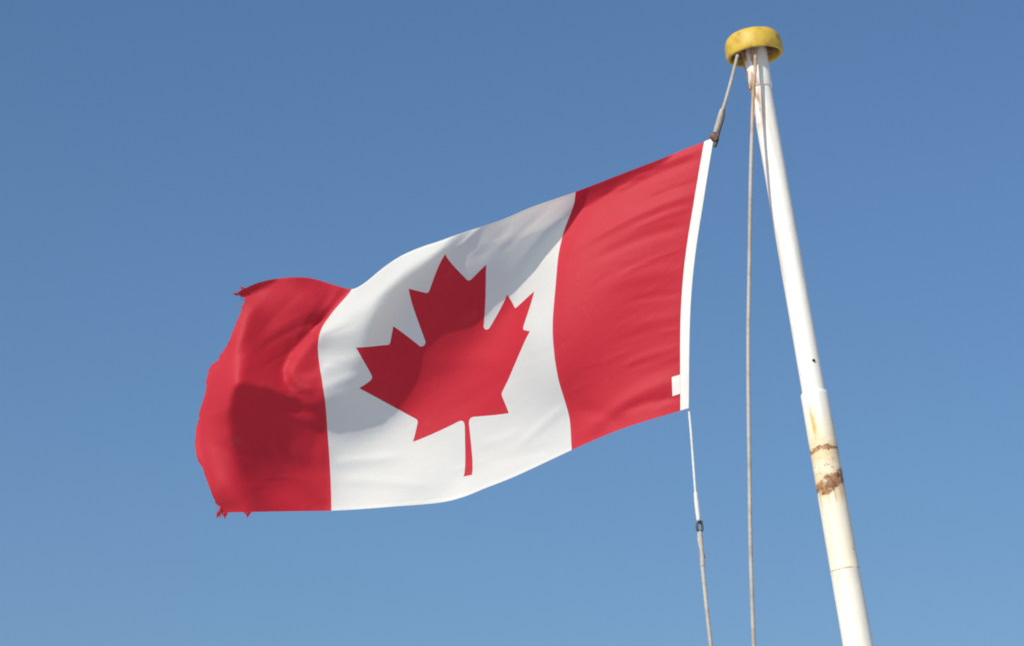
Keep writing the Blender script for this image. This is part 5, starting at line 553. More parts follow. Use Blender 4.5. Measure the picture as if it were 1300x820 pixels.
-8801 2136 -2743 -8878 2145 -2875 -8956 2160 -3005 -9030 2185 -3131 -9098 2232 -3249 -9155 2305 -3358 -9202 2404 -3457 -9238 2523 -3550 -9263 2652 -3640 -9279 2788 -3728 -9286 2924 -3818 -9286 3058 -3909 -9281 3190 -4003 -9271 3319 -4101 -9258 3443 -4203 -9244 3563 -4310 -9227 3680 -4420 -9209 3792 -4535 -9189 3902 -4655 -9168 4008 -4778 -9146 4113 -4904 -9124 4216 -5033 -9100 4319 -5164 -9077 4420 -5296 -9053 4520 -5430 -9028 4618 -5564 -9004 4715 -5697 -8979 4810 -5831 -8954 4904 -5964 -8930 4993 -6098 -8906 5076 -6233 -8882 5150 -6370 -8859 5217 -6509 -8836 5274 -6650 -8813 5323 -6793 -8790 5363 -6938 -8768 5396 -7085 -8745 5422 -7234 -8723 5443 -7384 -8701 5460 -7536 -8680 5473 -7688 -8659 5484 -7842 -8639 5492 -7997 -8620 5500 -8153 -8602 5506 -8310 -8587 5511 -8468 -8573 5515 -8627 -8562 5518 -8786 -8553 5521 -8946 -8547 5522 -9106 -8544 5523 -9266 -8545 5523 -9427 -8551 5522 -9588 -8564 5523 -9750 -8586 5525 -9913 -8619 5529 -10078 -8663 5536 -10244 -8717 5545 -10412 -8778 5556 -10579 -8842 5566 -10744 -8903 5574 -10906
-8925 2226 -2754 -8999 2230 -2888 -9073 2236 -3021 -9143 2251 -3150 -9208 2286 -3272 -9265 2348 -3385 -9313 2437 -3488 -9351 2548 -3584 -9380 2673 -3676 -9399 2806 -3765 -9411 2941 -3855 -9415 3075 -3947 -9414 3208 -4040 -9408 3337 -4138 -9399 3462 -4239 -9387 3582 -4345 -9372 3699 -4454 -9355 3812 -4568 -9337 3921 -4687 -9316 4027 -4809 -9295 4131 -4935 -9272 4235 -5063 -9249 4338 -5194 -9225 4440 -5327 -9200 4540 -5461 -9175 4638 -5595 -9150 4737 -5728 -9125 4835 -5861 -9100 4932 -5994 -9075 5024 -6127 -9050 5111 -6261 -9026 5189 -6398 -9003 5258 -6536 -8980 5319 -6677 -8957 5371 -6819 -8934 5415 -6964 -8912 5450 -7111 -8890 5479 -7260 -8869 5501 -7410 -8847 5518 -7561 -8826 5532 -7714 -8805 5543 -7868 -8785 5552 -8024 -8766 5559 -8180 -8749 5564 -8337 -8733 5568 -8494 -8720 5571 -8653 -8710 5572 -8811 -8702 5572 -8971 -8698 5571 -9130 -8697 5570 -9290 -8701 5568 -9451 -8710 5566 -9611 -8726 5566 -9773 -8750 5567 -9935 -8783 5571 -10099 -8826 5577 -10263 -8876 5586 -10427 -8932 5596 -10591 -8989 5606 -10754 -9046 5614 -10913
-9053 2323 -2763 -9123 2319 -2899 -9193 2317 -3035 -9260 2323 -3168 -9323 2348 -3294 -9379 2398 -3411 -9427 2476 -3518 -9466 2578 -3618 -9497 2697 -3712 -9520 2826 -3803 -9536 2958 -3893 -9544 3091 -3985 -9547 3223 -4079 -9544 3352 -4176 -9538 3477 -4276 -9528 3599 -4380 -9516 3716 -4489 -9501 3828 -4602 -9483 3937 -4719 -9464 4044 -4840 -9443 4149 -4965 -9420 4253 -5093 -9396 4355 -5224 -9372 4457 -5357 -9347 4557 -5492 -9322 4657 -5626 -9296 4756 -5759 -9270 4856 -5892 -9245 4957 -6023 -9220 5053 -6156 -9195 5142 -6290 -9171 5222 -6427 -9147 5295 -6565 -9124 5359 -6705 -9102 5415 -6847 -9080 5462 -6991 -9058 5500 -7138 -9037 5531 -7286 -9016 5555 -7436 -8995 5574 -7588 -8974 5588 -7741 -8954 5600 -7895 -8934 5608 -8050 -8915 5615 -8206 -8897 5619 -8363 -8882 5622 -8521 -8870 5624 -8679 -8860 5623 -8837 -8854 5622 -8996 -8851 5619 -9155 -8853 5615 -9314 -8859 5612 -9474 -8871 5609 -9634 -8889 5607 -9794 -8914 5607 -9956 -8947 5610 -10117 -8988 5616 -10280 -9034 5623 -10442 -9085 5632 -10603 -9138 5641 -10763 -9190 5648 -10921
-9183 2418 -2773 -9250 2409 -2912 -9317 2401 -3050 -9381 2399 -3186 -9441 2414 -3316 -9495 2454 -3437 -9543 2521 -3548 -9583 2613 -3651 -9616 2723 -3748 -9642 2846 -3841 -9661 2974 -3933 -9673 3105 -4026 -9679 3236 -4119 -9680 3364 -4215 -9676 3490 -4315 -9669 3612 -4418 -9659 3729 -4525 -9645 3842 -4636 -9629 3951 -4752 -9610 4058 -4872 -9589 4163 -4996 -9567 4267 -5124 -9543 4370 -5255 -9518 4471 -5388 -9493 4571 -5523 -9467 4671 -5657 -9441 4771 -5791 -9415 4872 -5923 -9389 4975 -6055 -9364 5073 -6188 -9339 5165 -6322 -9315 5247 -6458 -9292 5323 -6596 -9269 5392 -6735 -9247 5451 -6877 -9226 5503 -7020 -9205 5545 -7165 -9185 5579 -7313 -9164 5606 -7463 -9144 5627 -7614 -9124 5642 -7767 -9104 5654 -7921 -9084 5662 -8076 -9065 5669 -8233 -9048 5673 -8390 -9033 5675 -8547 -9021 5675 -8704 -9012 5673 -8862 -9008 5669 -9020 -9007 5665 -9179 -9010 5660 -9337 -9019 5655 -9496 -9032 5650 -9655 -9052 5647 -9815 -9078 5646 -9974 -9110 5648 -10134 -9149 5652 -10295 -9192 5658 -10454 -9239 5665 -10613 -9288 5671 -10772 -9336 5677 -10928
-9313 2512 -2787 -9378 2497 -2928 -9442 2484 -3068 -9504 2476 -3206 -9561 2483 -3339 -9614 2514 -3463 -9662 2570 -3579 -9703 2652 -3685 -9737 2753 -3786 -9765 2867 -3882 -9786 2990 -3975 -9801 3117 -4068 -9810 3245 -4162 -9814 3373 -4258 -9813 3498 -4356 -9809 3620 -4458 -9800 3737 -4563 -9788 3851 -4673 -9773 3961 -4787 -9755 4068 -4906 -9735 4174 -5029 -9712 4277 -5156 -9688 4380 -5286 -9663 4481 -5419 -9637 4580 -5554 -9611 4679 -5689 -9584 4779 -5823 -9558 4881 -5957 -9533 4984 -6089 -9508 5083 -6222 -9483 5176 -6356 -9460 5262 -6492 -9437 5342 -6629 -9415 5416 -6767 -9393 5481 -6908 -9373 5537 -7050 -9353 5585 -7194 -9333 5623 -7341 -9314 5654 -7490 -9295 5676 -7640 -9276 5693 -7793 -9256 5705 -7947 -9236 5714 -8103 -9217 5721 -8259 -9200 5724 -8416 -9185 5726 -8573 -9174 5724 -8730 -9166 5721 -8887 -9163 5716 -9044 -9164 5710 -9202 -9169 5703 -9359 -9180 5697 -9517 -9195 5691 -9675 -9215 5687 -9833 -9241 5684 -9991 -9273 5684 -10150 -9309 5686 -10308 -9350 5690 -10466 -9393 5694 -10623 -9438 5699 -10780 -9482 5703 -10935
-9444 2603 -2806 -9507 2584 -2947 -9569 2567 -3089 -9628 2553 -3229 -9684 2554 -3364 -9736 2575 -3492 -9783 2620 -3612 -9824 2692 -3722 -9859 2782 -3826 -9888 2886 -3925 -9912 3003 -4020 -9929 3125 -4114 -9941 3251 -4208 -9947 3376 -4304 -9949 3500 -4401 -9947 3622 -4501 -9941 3739 -4605 -9930 3853 -4712 -9917 3963 -4825 -9900 4071 -4942 -9880 4176 -5064 -9857 4280 -5190 -9832 4382 -5320 -9806 4483 -5453 -9780 4581 -5588 -9754 4680 -5724 -9727 4779 -5859 -9701 4879 -5993 -9676 4980 -6127 -9651 5079 -6260 -9627 5175 -6394 -9604 5265 -6529 -9581 5351 -6665 -9560 5430 -6802 -9539 5501 -6941 -9520 5564 -7082 -9501 5618 -7225 -9482 5663 -7370 -9464 5697 -7517 -9447 5723 -7667 -9429 5742 -7819 -9410 5755 -7973 -9390 5765 -8128 -9370 5771 -8284 -9353 5774 -8441 -9338 5775 -8598 -9328 5773 -8754 -9322 5768 -8911 -9320 5762 -9067 -9323 5754 -9223 -9330 5746 -9380 -9341 5738 -9537 -9357 5731 -9693 -9378 5725 -9850 -9404 5721 -10007 -9435 5719 -10164 -9470 5719 -10320 -9508 5720 -10477 -9548 5722 -10632 -9589 5724 -10787 -9630 5726 -10941
-9574 2690 -2828 -9636 2669 -2970 -9697 2648 -3113 -9754 2630 -3255 -9809 2625 -3392 -9859 2637 -3524 -9905 2671 -3647 -9947 2731 -3762 -9983 2810 -3870 -10013 2905 -3972 -10038 3014 -4069 -10058 3131 -4164 -10072 3252 -4258 -10080 3374 -4354 -10085 3496 -4450 -10084 3615 -4549 -10080 3732 -4651 -10071 3846 -4756 -10059 3956 -4867 -10043 4064 -4982 -10023 4169 -5103 -10000 4273 -5228 -9975 4375 -5358 -9949 4475 -5491 -9922 4573 -5626 -9895 4671 -5762 -9869 4770 -5898 -9843 4869 -6032 -9818 4969 -6167 -9794 5068 -6301 -9770 5165 -6435 -9747 5259 -6569 -9726 5349 -6704 -9705 5435 -6840 -9685 5513 -6977 -9667 5583 -7116 -9649 5645 -7256 -9632 5697 -7399 -9615 5737 -7545 -9598 5767 -7694 -9582 5788 -7845 -9564 5803 -7998 -9544 5813 -8153 -9524 5820 -8309 -9507 5823 -8465 -9493 5823 -8622 -9483 5820 -8778 -9479 5814 -8933 -9479 5806 -9088 -9483 5797 -9244 -9491 5788 -9399 -9503 5779 -9555 -9520 5770 -9710 -9541 5763 -9866 -9567 5758 -10021 -9596 5753 -10176 -9629 5751 -10331 -9665 5749 -10486 -9702 5748 -10640 -9740 5748 -10794 -9778 5747 -10947
-9704 2775 -2854 -9766 2751 -2997 -9825 2728 -3141 -9881 2708 -3284 -9934 2697 -3424 -9984 2702 -3558 -10030 2725 -3686 -10071 2770 -3805 -10107 2837 -3916 -10139 2924 -4021 -10165 3026 -4120 -10186 3136 -4217 -10202 3251 -4312 -10213 3368 -4408 -10219 3484 -4504 -10221 3601 -4602 -10218 3716 -4702 -10211 3829 -4806 -10200 3939 -4914 -10185 4047 -5027 -10165 4153 -5146 -10142 4256 -5271 -10116 4358 -5401 -10089 4458 -5534 -10063 4556 -5669 -10036 4654 -5804 -10010 4752 -5940 -9985 4851 -6075 -9960 4950 -6210 -9936 5049 -6344 -9913 5148 -6478 -9891 5245 -6612 -9870 5339 -6746 -9850 5430 -6880 -9831 5515 -7015 -9814 5594 -7151 -9797 5665 -7289 -9781 5725 -7430 -9765 5772 -7574 -9749 5807 -7720 -9734 5832 -7870 -9716 5849 -8022 -9698 5860 -8177 -9679 5866 -8332 -9662 5869 -8488 -9648 5869 -8644 -9640 5865 -8800 -9637 5858 -8954 -9639 5849 -9108 -9644 5839 -9262 -9653 5829 -9417 -9666 5819 -9571 -9683 5809 -9725 -9704 5801 -9880 -9729 5793 -10034 -9757 5787 -10188 -9788 5782 -10342 -9822 5778 -10495 -9856 5774 -10648 -9892 5770 -10800 -9927 5767 -10953
-9834 2857 -2884 -9895 2833 -3028 -9953 2808 -3172 -10008 2787 -3316 -10061 2774 -3458 -10110 2772 -3594 -10155 2785 -3725 -10196 2818 -3849 -10233 2873 -3964 -10266 2949 -4071 -10293 3043 -4173 -10316 3144 -4271 -10333 3250 -4368 -10346 3358 -4466 -10353 3468 -4563 -10356 3580 -4660 -10355 3692 -4760 -10349 3803 -4862 -10340 3913 -4967 -10325 4020 -5077 -10306 4126 -5196 -10281 4231 -5320 -10255 4332 -5449 -10229 4432 -5581 -10202 4530 -5715 -10176 4629 -5850 -10151 4728 -5985 -10126 4827 -6120 -10102 4927 -6254 -10078 5027 -6388 -10056 5126 -6522 -10034 5225 -6656 -10014 5322 -6789 -9995 5418 -6922 -9977 5510 -7055 -9960 5597 -7188 -9945 5678 -7323 -9930 5746 -7461 -9915 5801 -7603 -9900 5842 -7748 -9885 5871 -7896 -9869 5891 -8047 -9852 5903 -8200 -9834 5910 -8354 -9819 5913 -8510 -9807 5912 -8665 -9800 5908 -8819 -9798 5900 -8973 -9800 5891 -9126 -9806 5880 -9279 -9816 5869 -9433 -9830 5858 -9586 -9846 5847 -9739 -9867 5838 -9892 -9891 5829 -10045 -9917 5820 -10198 -9947 5813 -10351 -9978 5806 -10503 -10010 5800 -10655 -10043 5794 -10807 -10076 5788 -10958
-9962 2939 -2918 -10023 2915 -3062 -10080 2892 -3207 -10135 2870 -3351 -10187 2855 -3494 -10236 2849 -3632 -10281 2853 -3766 -10323 2874 -3893 -10360 2917 -4012 -10394 2982 -4123 -10422 3066 -4226 -10446 3157 -4327 -10465 3251 -4427 -10478 3347 -4527 -10487 3447 -4625 -10491 3553 -4723 -10491 3661 -4822 -10486 3770 -4923 -10477 3879 -5027 -10463 3987 -5136 -10444 4093 -5253 -10420 4198 -5375 -10394 4300 -5503 -10367 4400 -5633 -10341 4499 -5766 -10316 4599 -5899 -10292 4699 -6033 -10268 4799 -6167 -10244 4900 -6301 -10221 5001 -6434 -10199 5102 -6567 -10178 5202 -6700 -10158 5302 -6833 -10140 5400 -6965 -10123 5497 -7096 -10107 5591 -7228 -10093 5679 -7360 -10079 5757 -7495 -10065 5820 -7634 -10051 5869 -7776 -10037 5904 -7922 -10022 5928 -8070 -10007 5943 -8222 -9992 5951 -8375 -9979 5954 -8529 -9968 5952 -8683 -9962 5947 -8837 -9961 5940 -8989 -9964 5930 -9142 -9970 5919 -9294 -9980 5907 -9447 -9993 5896 -9599 -10010 5885 -9751 -10029 5874 -9904 -10052 5864 -10056 -10077 5854 -10207 -10104 5845 -10359 -10133 5836 -10511 -10164 5827 -10662 -10194 5818 -10813 -10224 5810 -10963
-10089 3023 -2955 -10149 3000 -3099 -10207 2979 -3244 -10262 2960 -3389 -10314 2943 -3532 -10363 2931 -3673 -10409 2928 -3809 -10451 2939 -3939 -10489 2971 -4061 -10523 3023 -4175 -10553 3097 -4281 -10577 3175 -4384 -10597 3255 -4487 -10611 3335 -4590 -10621 3424 -4691 -10625 3522 -4790 -10626 3625 -4890 -10621 3731 -4991 -10613 3839 -5094 -10599 3947 -5202 -10580 4054 -5316 -10557 4160 -5436 -10531 4262 -5561 -10506 4363 -5689 -10481 4463 -5820 -10457 4565 -5951 -10433 4666 -6083 -10410 4768 -6216 -10387 4870 -6348 -10364 4973 -6481 -10343 5076 -6613 -10322 5177 -6746 -10303 5277 -6877 -10285 5377 -7009 -10269 5477 -7139 -10254 5576 -7269 -10241 5670 -7399 -10228 5755 -7531 -10216 5828 -7666 -10203 5887 -7805 -10191 5929 -7947 -10177 5959 -8094 -10164 5977 -8243 -10151 5987 -8394 -10140 5991 -8547 -10132 5990 -8699 -10127 5985 -8852 -10126 5977 -9004 -10129 5967 -9156 -10135 5956 -9308 -10145 5945 -9459 -10157 5933 -9611 -10173 5921 -9762 -10192 5910 -9914 -10213 5899 -10065 -10236 5888 -10216 -10261 5877 -10367 -10288 5866 -10518 -10316 5855 -10668 -10344 5844 -10819 -10371 5834 -10970
-10213 3115 -2996 -10274 3094 -3140 -10332 3074 -3285 -10388 3053 -3430 -10440 3034 -3574 -10490 3019 -3716 -10537 3009 -3854 -10579 3011 -3986 -10618 3031 -4111 -10653 3068 -4228 -10684 3126 -4338 -10709 3190 -4445 -10730 3257 -4551 -10745 3325 -4656 -10755 3403 -4759 -10760 3491 -4860 -10761 3587 -4961 -10757 3688 -5062 -10748 3795 -5165 -10734 3902 -5272 -10716 4009 -5385 -10695 4115 -5502 -10671 4219 -5624 -10646 4322 -5749 -10622 4424 -5876 -10599 4528 -6005 -10576 4631 -6135 -10553 4735 -6266 -10530 4839 -6397 -10508 4943 -6528 -10487 5048 -6659 -10467 5150 -6791 -10448 5251 -6922 -10431 5352 -7053 -10416 5453 -7182 -10402 5553 -7310 -10390 5651 -7439 -10378 5743 -7568 -10367 5824 -7700 -10357 5893 -7835 -10345 5946 -7974 -10334 5983 -8117 -10323 6006 -8264 -10312 6019 -8413 -10303 6024 -8563 -10296 6024 -8715 -10292 6019 -8866 -10292 6012 -9017 -10295 6002 -9169 -10301 5992 -9320 -10310 5980 -9470 -10322 5969 -9621 -10336 5957 -9772 -10354 5945 -9923 -10373 5933 -10073 -10395 5922 -10224 -10418 5910 -10374 -10442 5898 -10525 -10467 5885 -10675 -10492 5873 -10825 -10517 5862 -10976
-10335 3210 -3041 -10396 3190 -3185 -10456 3170 -3330 -10512 3148 -3476 -10566 3127 -3620 -10617 3109 -3762 -10665 3095 -3901 -10709 3090 -4034 -10749 3098 -4162 -10785 3121 -4282 -10816 3162 -4396 -10843 3211 -4506 -10864 3265 -4614 -10880 3322 -4721 -10891 3388 -4826 -10896 3466 -4929 -10897 3552 -5031 -10893 3648 -5134 -10885 3751 -5237 -10871 3856 -5344 -10854 3962 -5454 -10834 4068 -5569 -10811 4173 -5688 -10788 4278 -5810 -10765 4383 -5934 -10742 4489 -6060 -10720 4595 -6187 -10697 4700 -6316 -10675 4805 -6445 -10653 4911 -6576 -10632 5017 -6706 -10612 5119 -6837 -10594 5221 -6968 -10577 5323 -7097 -10563 5425 -7225 -10550 5528 -7352 -10539 5628 -7478 -10530 5725 -7605 -10520 5813 -7734 -10511 5892 -7865 -10502 5953 -8000 -10492 5998 -8140 -10483 6028 -8284 -10474 6045 -8431 -10467 6053 -8579 -10461 6054 -8729 -10458 6051 -8879 -10458 6044 -9029 -10461 6035 -9180 -10467 6025 -9330 -10475 6015 -9480 -10486 6003 -9630 -10500 5992 -9780 -10515 5980 -9930 -10533 5968 -10080 -10553 5956 -10230 -10574 5944 -10381 -10596 5931 -10531 -10618 5918 -10681 -10641 5905 -10831 -10663 5892 -10981
-10454 3305 -3091 -10517 3286 -3235 -10578 3265 -3380 -10636 3243 -3525 -10691 3221 -3670 -10744 3202 -3811 -10793 3184 -3950 -10839 3173 -4084 -10880 3172 -4213 -10918 3183 -4335 -10950 3208 -4452 -10978 3242 -4565 -11000 3283 -4675 -11017 3330 -4784 -11028 3385 -4891 -11034 3451 -4996 -11035 3527 -5100 -11032 3613 -5203 -11023 3710 -5307 -11010 3811 -5414 -10994 3914 -5524 -10975 4020 -5637 -10954 4126 -5752 -10932 4233 -5871 -10910 4340 -5992 -10888 4448 -6115 -10866 4556 -6239 -10844 4663 -6366 -10822 4770 -6494 -10800 4875 -6623 -10779 4981 -6753 -10758 5084 -6884 -10740 5187 -7014 -10725 5291 -7142 -10711 5395 -7268 -10700 5499 -7393 -10691 5602 -7517 -10682 5702 -7642 -10675 5797 -7767 -10667 5883 -7895 -10660 5953 -8027 -10652 6007 -8163 -10645 6044 -8304 -10638 6066 -8448 -10632 6078 -8594 -10628 6081 -8742 -10625 6079 -8891 -10625 6074 -9040 -10628 6067 -9190 -10633 6058 -9339 -10641 6048 -9489 -10650 6037 -9638 -10663 6026 -9787 -10677 6015 -9937 -10693 6003 -10087 -10710 5991 -10236 -10729 5979 -10386 -10749 5966 -10536 -10769 5952 -10686 -10789 5938 -10836 -10808 5925 -10985
-10572 3396 -3145 -10636 3378 -3289 -10698 3358 -3434 -10759 3336 -3580 -10816 3315 -3723 -10871 3295 -3864 -10922 3276 -4002 -10970 3261 -4135 -11013 3254 -4264 -11052 3257 -4387 -11086 3271 -4505 -11115 3294 -4619 -11139 3325 -4730 -11157 3362 -4839 -11169 3407 -4947 -11176 3460 -5054 -11177 3520 -5161 -11173 3594 -5267 -11165 3679 -5373 -11152 3772 -5480 -11136 3871 -5590 -11118 3973 -5702 -11098 4081 -5815 -11078 4188 -5931 -11057 4294 -6049 -11035 4403 -6170 -11014 4513 -6292 -10992 4622 -6416 -10970 4731 -6542 -10948 4838 -6670 -10926 4943 -6800 -10906 5047 -6930 -10888 5152 -7059 -10873 5258 -7185 -10861 5364 -7309 -10852 5470 -7432 -10844 5575 -7554 -10837 5678 -7677 -10831 5777 -7800 -10825 5869 -7925 -10820 5947 -8053 -10814 6009 -8186 -10808 6054 -8323 -10803 6082 -8464 -10798 6097 -8608 -10794 6104 -8755 -10792 6105 -8902 -10793 6102 -9050 -10795 6096 -9198 -10799 6088 -9347 -10806 6079 -9496 -10815 6070 -9645 -10825 6060 -9794 -10838 6050 -9943 -10852 6039 -10092 -10867 6027 -10241 -10884 6015 -10390 -10901 6002 -10540 -10919 5989 -10690 -10936 5975 -10839 -10954 5962 -10989
-10689 3480 -3204 -10754 3464 -3348 -10818 3447 -3493 -10880 3428 -3638 -10941 3408 -3780 -10998 3388 -3919 -11052 3369 -4055 -11102 3352 -4187 -11148 3341 -4315 -11189 3338 -4437 -11225 3345 -4555 -11255 3360 -4668 -11280 3384 -4779 -11300 3415 -4887 -11313 3451 -4995 -11320 3492 -5104 -11322 3540 -5212 -11319 3601 -5320 -11311 3674 -5428 -11298 3756 -5537 -11282 3846 -5648 -11265 3942 -5759 -11246 4045 -5871 -11226 4148 -5986 -11206 4249 -6104 -11185 4355 -6222 -11164 4466 -6343 -11142 4578 -6465 -11120 4690 -6589 -11098 4799 -6716 -11075 4906 -6846 -11054 5011 -6975 -11037 5117 -7103 -11024 5224 -7227 -11013 5332 -7348 -11005 5440 -7469 -10999 5547 -7589 -10994 5652 -7709 -10989 5754 -7830 -10985 5850 -7953 -10981 5935 -8078 -10977 6005 -8208 -10973 6056 -8342 -10968 6090 -8481 -10964 6112 -8622 -10962 6123 -8767 -10960 6127 -8912 -10960 6127 -9059 -10962 6123 -9206 -10966 6117 -9354 -10971 6110 -9502 -10979 6102 -9650 -10988 6093 -9798 -10999 6084 -9947 -11011 6074 -10096 -11024 6064 -10245 -11038 6053 -10394 -11053 6041 -10543 -11069 6028 -10692 -11084 6015 -10842 -11099 6003 -10991
-10803 3557 -3269 -10870 3545 -3413 -10937 3532 -3558 -11002 3516 -3700 -11065 3499 -3840 -11125 3481 -3977 -11182 3463 -4111 -11235 3445 -4240 -11283 3432 -4365 -11327 3426 -4486 -11365 3428 -4601 -11398 3440 -4713 -11425 3460 -4821 -11446 3486 -4929 -11460 3515 -5036 -11469 3547 -5144 -11472 3586 -5253 -11469 3636 -5362 -11461 3697 -5471 -11449 3768 -5582 -11434 3847 -5693 -11416 3932 -5806 -11398 4026 -5919 -11379 4118 -6034 -11359 4207 -6153 -11339 4308 -6272 -11317 4417 -6391 -11295 4534 -6511 -11272 4649 -6635 -11248 4760 -6761 -11225 4869 -6891 -11204 4975 -7019 -11188 5082 -7144 -11176 5190 -7266 -11168 5300 -7385 -11162 5410 -7503 -11157 5519 -7621 -11153 5626 -7739 -11150 5729 -7858 -11147 5828 -7979 -11145 5918 -8102 -11141 5993 -8229 -11138 6051 -8361 -11135 6092 -8497 -11132 6120 -8636 -11129 6137 -8778 -11128 6146 -8922 -11128 6149 -9067 -11129 6148 -9213 -11132 6144 -9360 -11136 6139 -9507 -11142 6133 -9654 -11150 6126 -9802 -11159 6119 -9950 -11169 6111 -10099 -11180 6102 -10247 -11193 6092 -10396 -11205 6081 -10545 -11218 6069 -10694 -11232 6058 -10843 -11245 6047 -10991
-10916 3627 -3342 -10985 3619 -3485 -11054 3611 -3627 -11122 3601 -3766 -11189 3589 -3903 -11253 3574 -4037 -11313 3556 -4167 -11369 3539 -4293 -11420 3525 -4415 -11466 3517 -4532 -11507 3517 -4645 -11542 3526 -4754 -11571 3544 -4860 -11595 3568 -4964 -11611 3593 -5069 -11621 3617 -5176 -11626 3649 -5284 -11624 3693 -5392 -11618 3748 -5501 -11606 3813 -5611 -11591 3884 -5723 -11573 3960 -5837 -11555 4036 -5953 -11537 4105 -6072 -11517 4173 -6194 -11497 4264 -6314 -11475 4372 -6433 -11452 4492 -6552 -11428 4608 -6676 -11402 4721 -6803 -11377 4830 -6933 -11357 4940 -7059 -11342 5050 -7181 -11333 5158 -7300 -11326 5269 -7416 -11322 5381 -7532 -11318 5491 -7648 -11316 5600 -7765 -11313 5704 -7883 -11312 5804 -8003 -11310 5897 -8125 -11308 5976 -8250 -11305 6041 -8379 -11302 6090 -8512 -11300 6125 -8649 -11297 6147 -8789 -11296 6161 -8931 -11295 6168 -9074 -11296 6170 -9219 -11298 6170 -9365 -11301 6167 -9511 -11306 6164 -9658 -11312 6159 -9805 -11319 6154 -9953 -11327 6148 -10101 -11336 6141 -10249 -11346 6133 -10397 -11357 6124 -10546 -11368 6114 -10694 -11379 6104 -10842 -11390 6095 -10990
-11028 3691 -3419 -11099 3688 -3560 -11171 3687 -3699 -11243 3685 -3834 -11313 3678 -3966 -11380 3666 -4096 -11444 3650 -4222 -11504 3633 -4345 -11558 3619 -4463 -11607 3609 -4577 -11650 3608 -4686 -11688 3616 -4792 -11720 3631 -4894 -11745 3650 -4996 -11764 3669 -5099 -11776 3689 -5205 -11782 3718 -5310 -11783 3758 -5415 -11779 3811 -5521 -11769 3873 -5629 -11756 3940 -5739 -11739 4007 -5854 -11721 4070 -5971 -11703 4123 -6093 -11683 4174 -6219 -11662 4252 -6342 -11639 4351 -6463 -11615 4465 -6584 -11589 4574 -6709 -11562 4683 -6838 -11536 4793 -6968 -11515 4906 -7094 -11503 5017 -7212 -11495 5127 -7328 -11489 5238 -7443 -11485 5351 -7557 -11483 5463 -7672 -11481 5573 -7788 -11480 5679 -7906 -11478 5780 -8024 -11477 5876 -8145 -11475 5960 -8269 -11473 6030 -8396 -11471 6085 -8527 -11468 6126 -8661 -11466 6154 -8799 -11464 6173 -8939 -11463 6184 -9081 -11462 6190 -9224 -11463 6194 -9369 -11465 6195 -9514 -11468 6194 -9660 -11473 6192 -9807 -11478 6189 -9954 -11485 6186 -10101 -11492 6181 -10249 -11500 6176 -10397 -11508 6169 -10545 -11517 6162 -10693 -11526 6154 -10841 -11535 6147 -10988
-11138 3752 -3496 -11212 3757 -3635 -11287 3763 -3770 -11363 3770 -3900 -11438 3767 -4028 -11509 3758 -4154 -11577 3743 -4276 -11639 3727 -4395 -11697 3713 -4509 -11749 3703 -4619 -11795 3700 -4724 -11836 3705 -4826 -11870 3717 -4926 -11897 3728 -5026 -11918 3741 -5127 -11933 3759 -5229 -11942 3788 -5330 -11945 3828 -5432 -11944 3881 -5534 -11937 3942 -5638 -11926 4006 -5746 -11911 4069 -5857 -11895 4125 -5975 -11876 4171 -6098 -11855 4213 -6226 -11833 4277 -6352 -11810 4359 -6477 -11785 4455 -6603 -11758 4550 -6732 -11730 4650 -6863 -11704 4757 -6992 -11684 4870 -7116 -11671 4982 -7234 -11663 5094 -7349 -11657 5207 -7463 -11653 5320 -7577 -11651 5434 -7692 -11649 5546 -7807 -11648 5654 -7924 -11647 5758 -8043 -11646 5856 -8163 -11644 5944 -8285 -11642 6019 -8411 -11640 6078 -8540 -11637 6124 -8673 -11635 6158 -8808 -11632 6181 -8947 -11630 6198 -9087 -11629 6208 -9229 -11628 6216 -9372 -11629 6221 -9516 -11631 6223 -9661 -11633 6225 -9807 -11637 6225 -9954 -11641 6225 -10101 -11647 6224 -10248 -11653 6221 -10395 -11659 6217 -10543 -11666 6213 -10690 -11673 6208 -10837 -11680 6203 -10984
-11249 3821 -3567 -11326 3839 -3702 -11405 3853 -3833 -11485 3862 -3961 -11563 3860 -4086 -11639 3851 -4208 -11710 3837 -4326 -11776 3821 -4441 -11837 3807 -4551 -11892 3796 -4656 -11941 3792 -4758 -11983 3793 -4857 -12020 3799 -4954 -12050 3805 -5052 -12074 3815 -5150 -12092 3831 -5248 -12104 3860 -5345 -12110 3900 -5442 -12111 3953 -5540 -12108 4014 -5640 -12100 4077 -5744 -12088 4140 -5853 -12073 4195 -5968 -12055 4240 -6091 -12034 4277 -6219 -12011 4326 -6349 -11986 4388 -6480 -11960 4461 -6611 -11933 4539 -6744 -11905 4627 -6876 -11881 4724 -7006 -11861 4832 -7129 -11846 4944 -7248 -11836 5057 -7364 -11830 5173 -7478 -11825 5290 -7592 -11823 5408 -7706 -11821 5522 -7822 -11819 5632 -7939 -11818 5737 -8058 -11817 5838 -8178 -11815 5928 -8300 -11813 6007 -8425 -11810 6070 -8552 -11806 6120 -8683 -11803 6158 -8817 -11800 6186 -8954 -11797 6208 -9092 -11795 6224 -9232 -11793 6236 -9374 -11792 6245 -9517 -11792 6252 -9662 -11793 6258 -9807 -11795 6262 -9953 -11798 6265 -10099 -11801 6267 -10246 -11805 6268 -10393 -11810 6268 -10540 -11814 6267 -10686 -11820 6265 -10833 -11825 6262 -10978
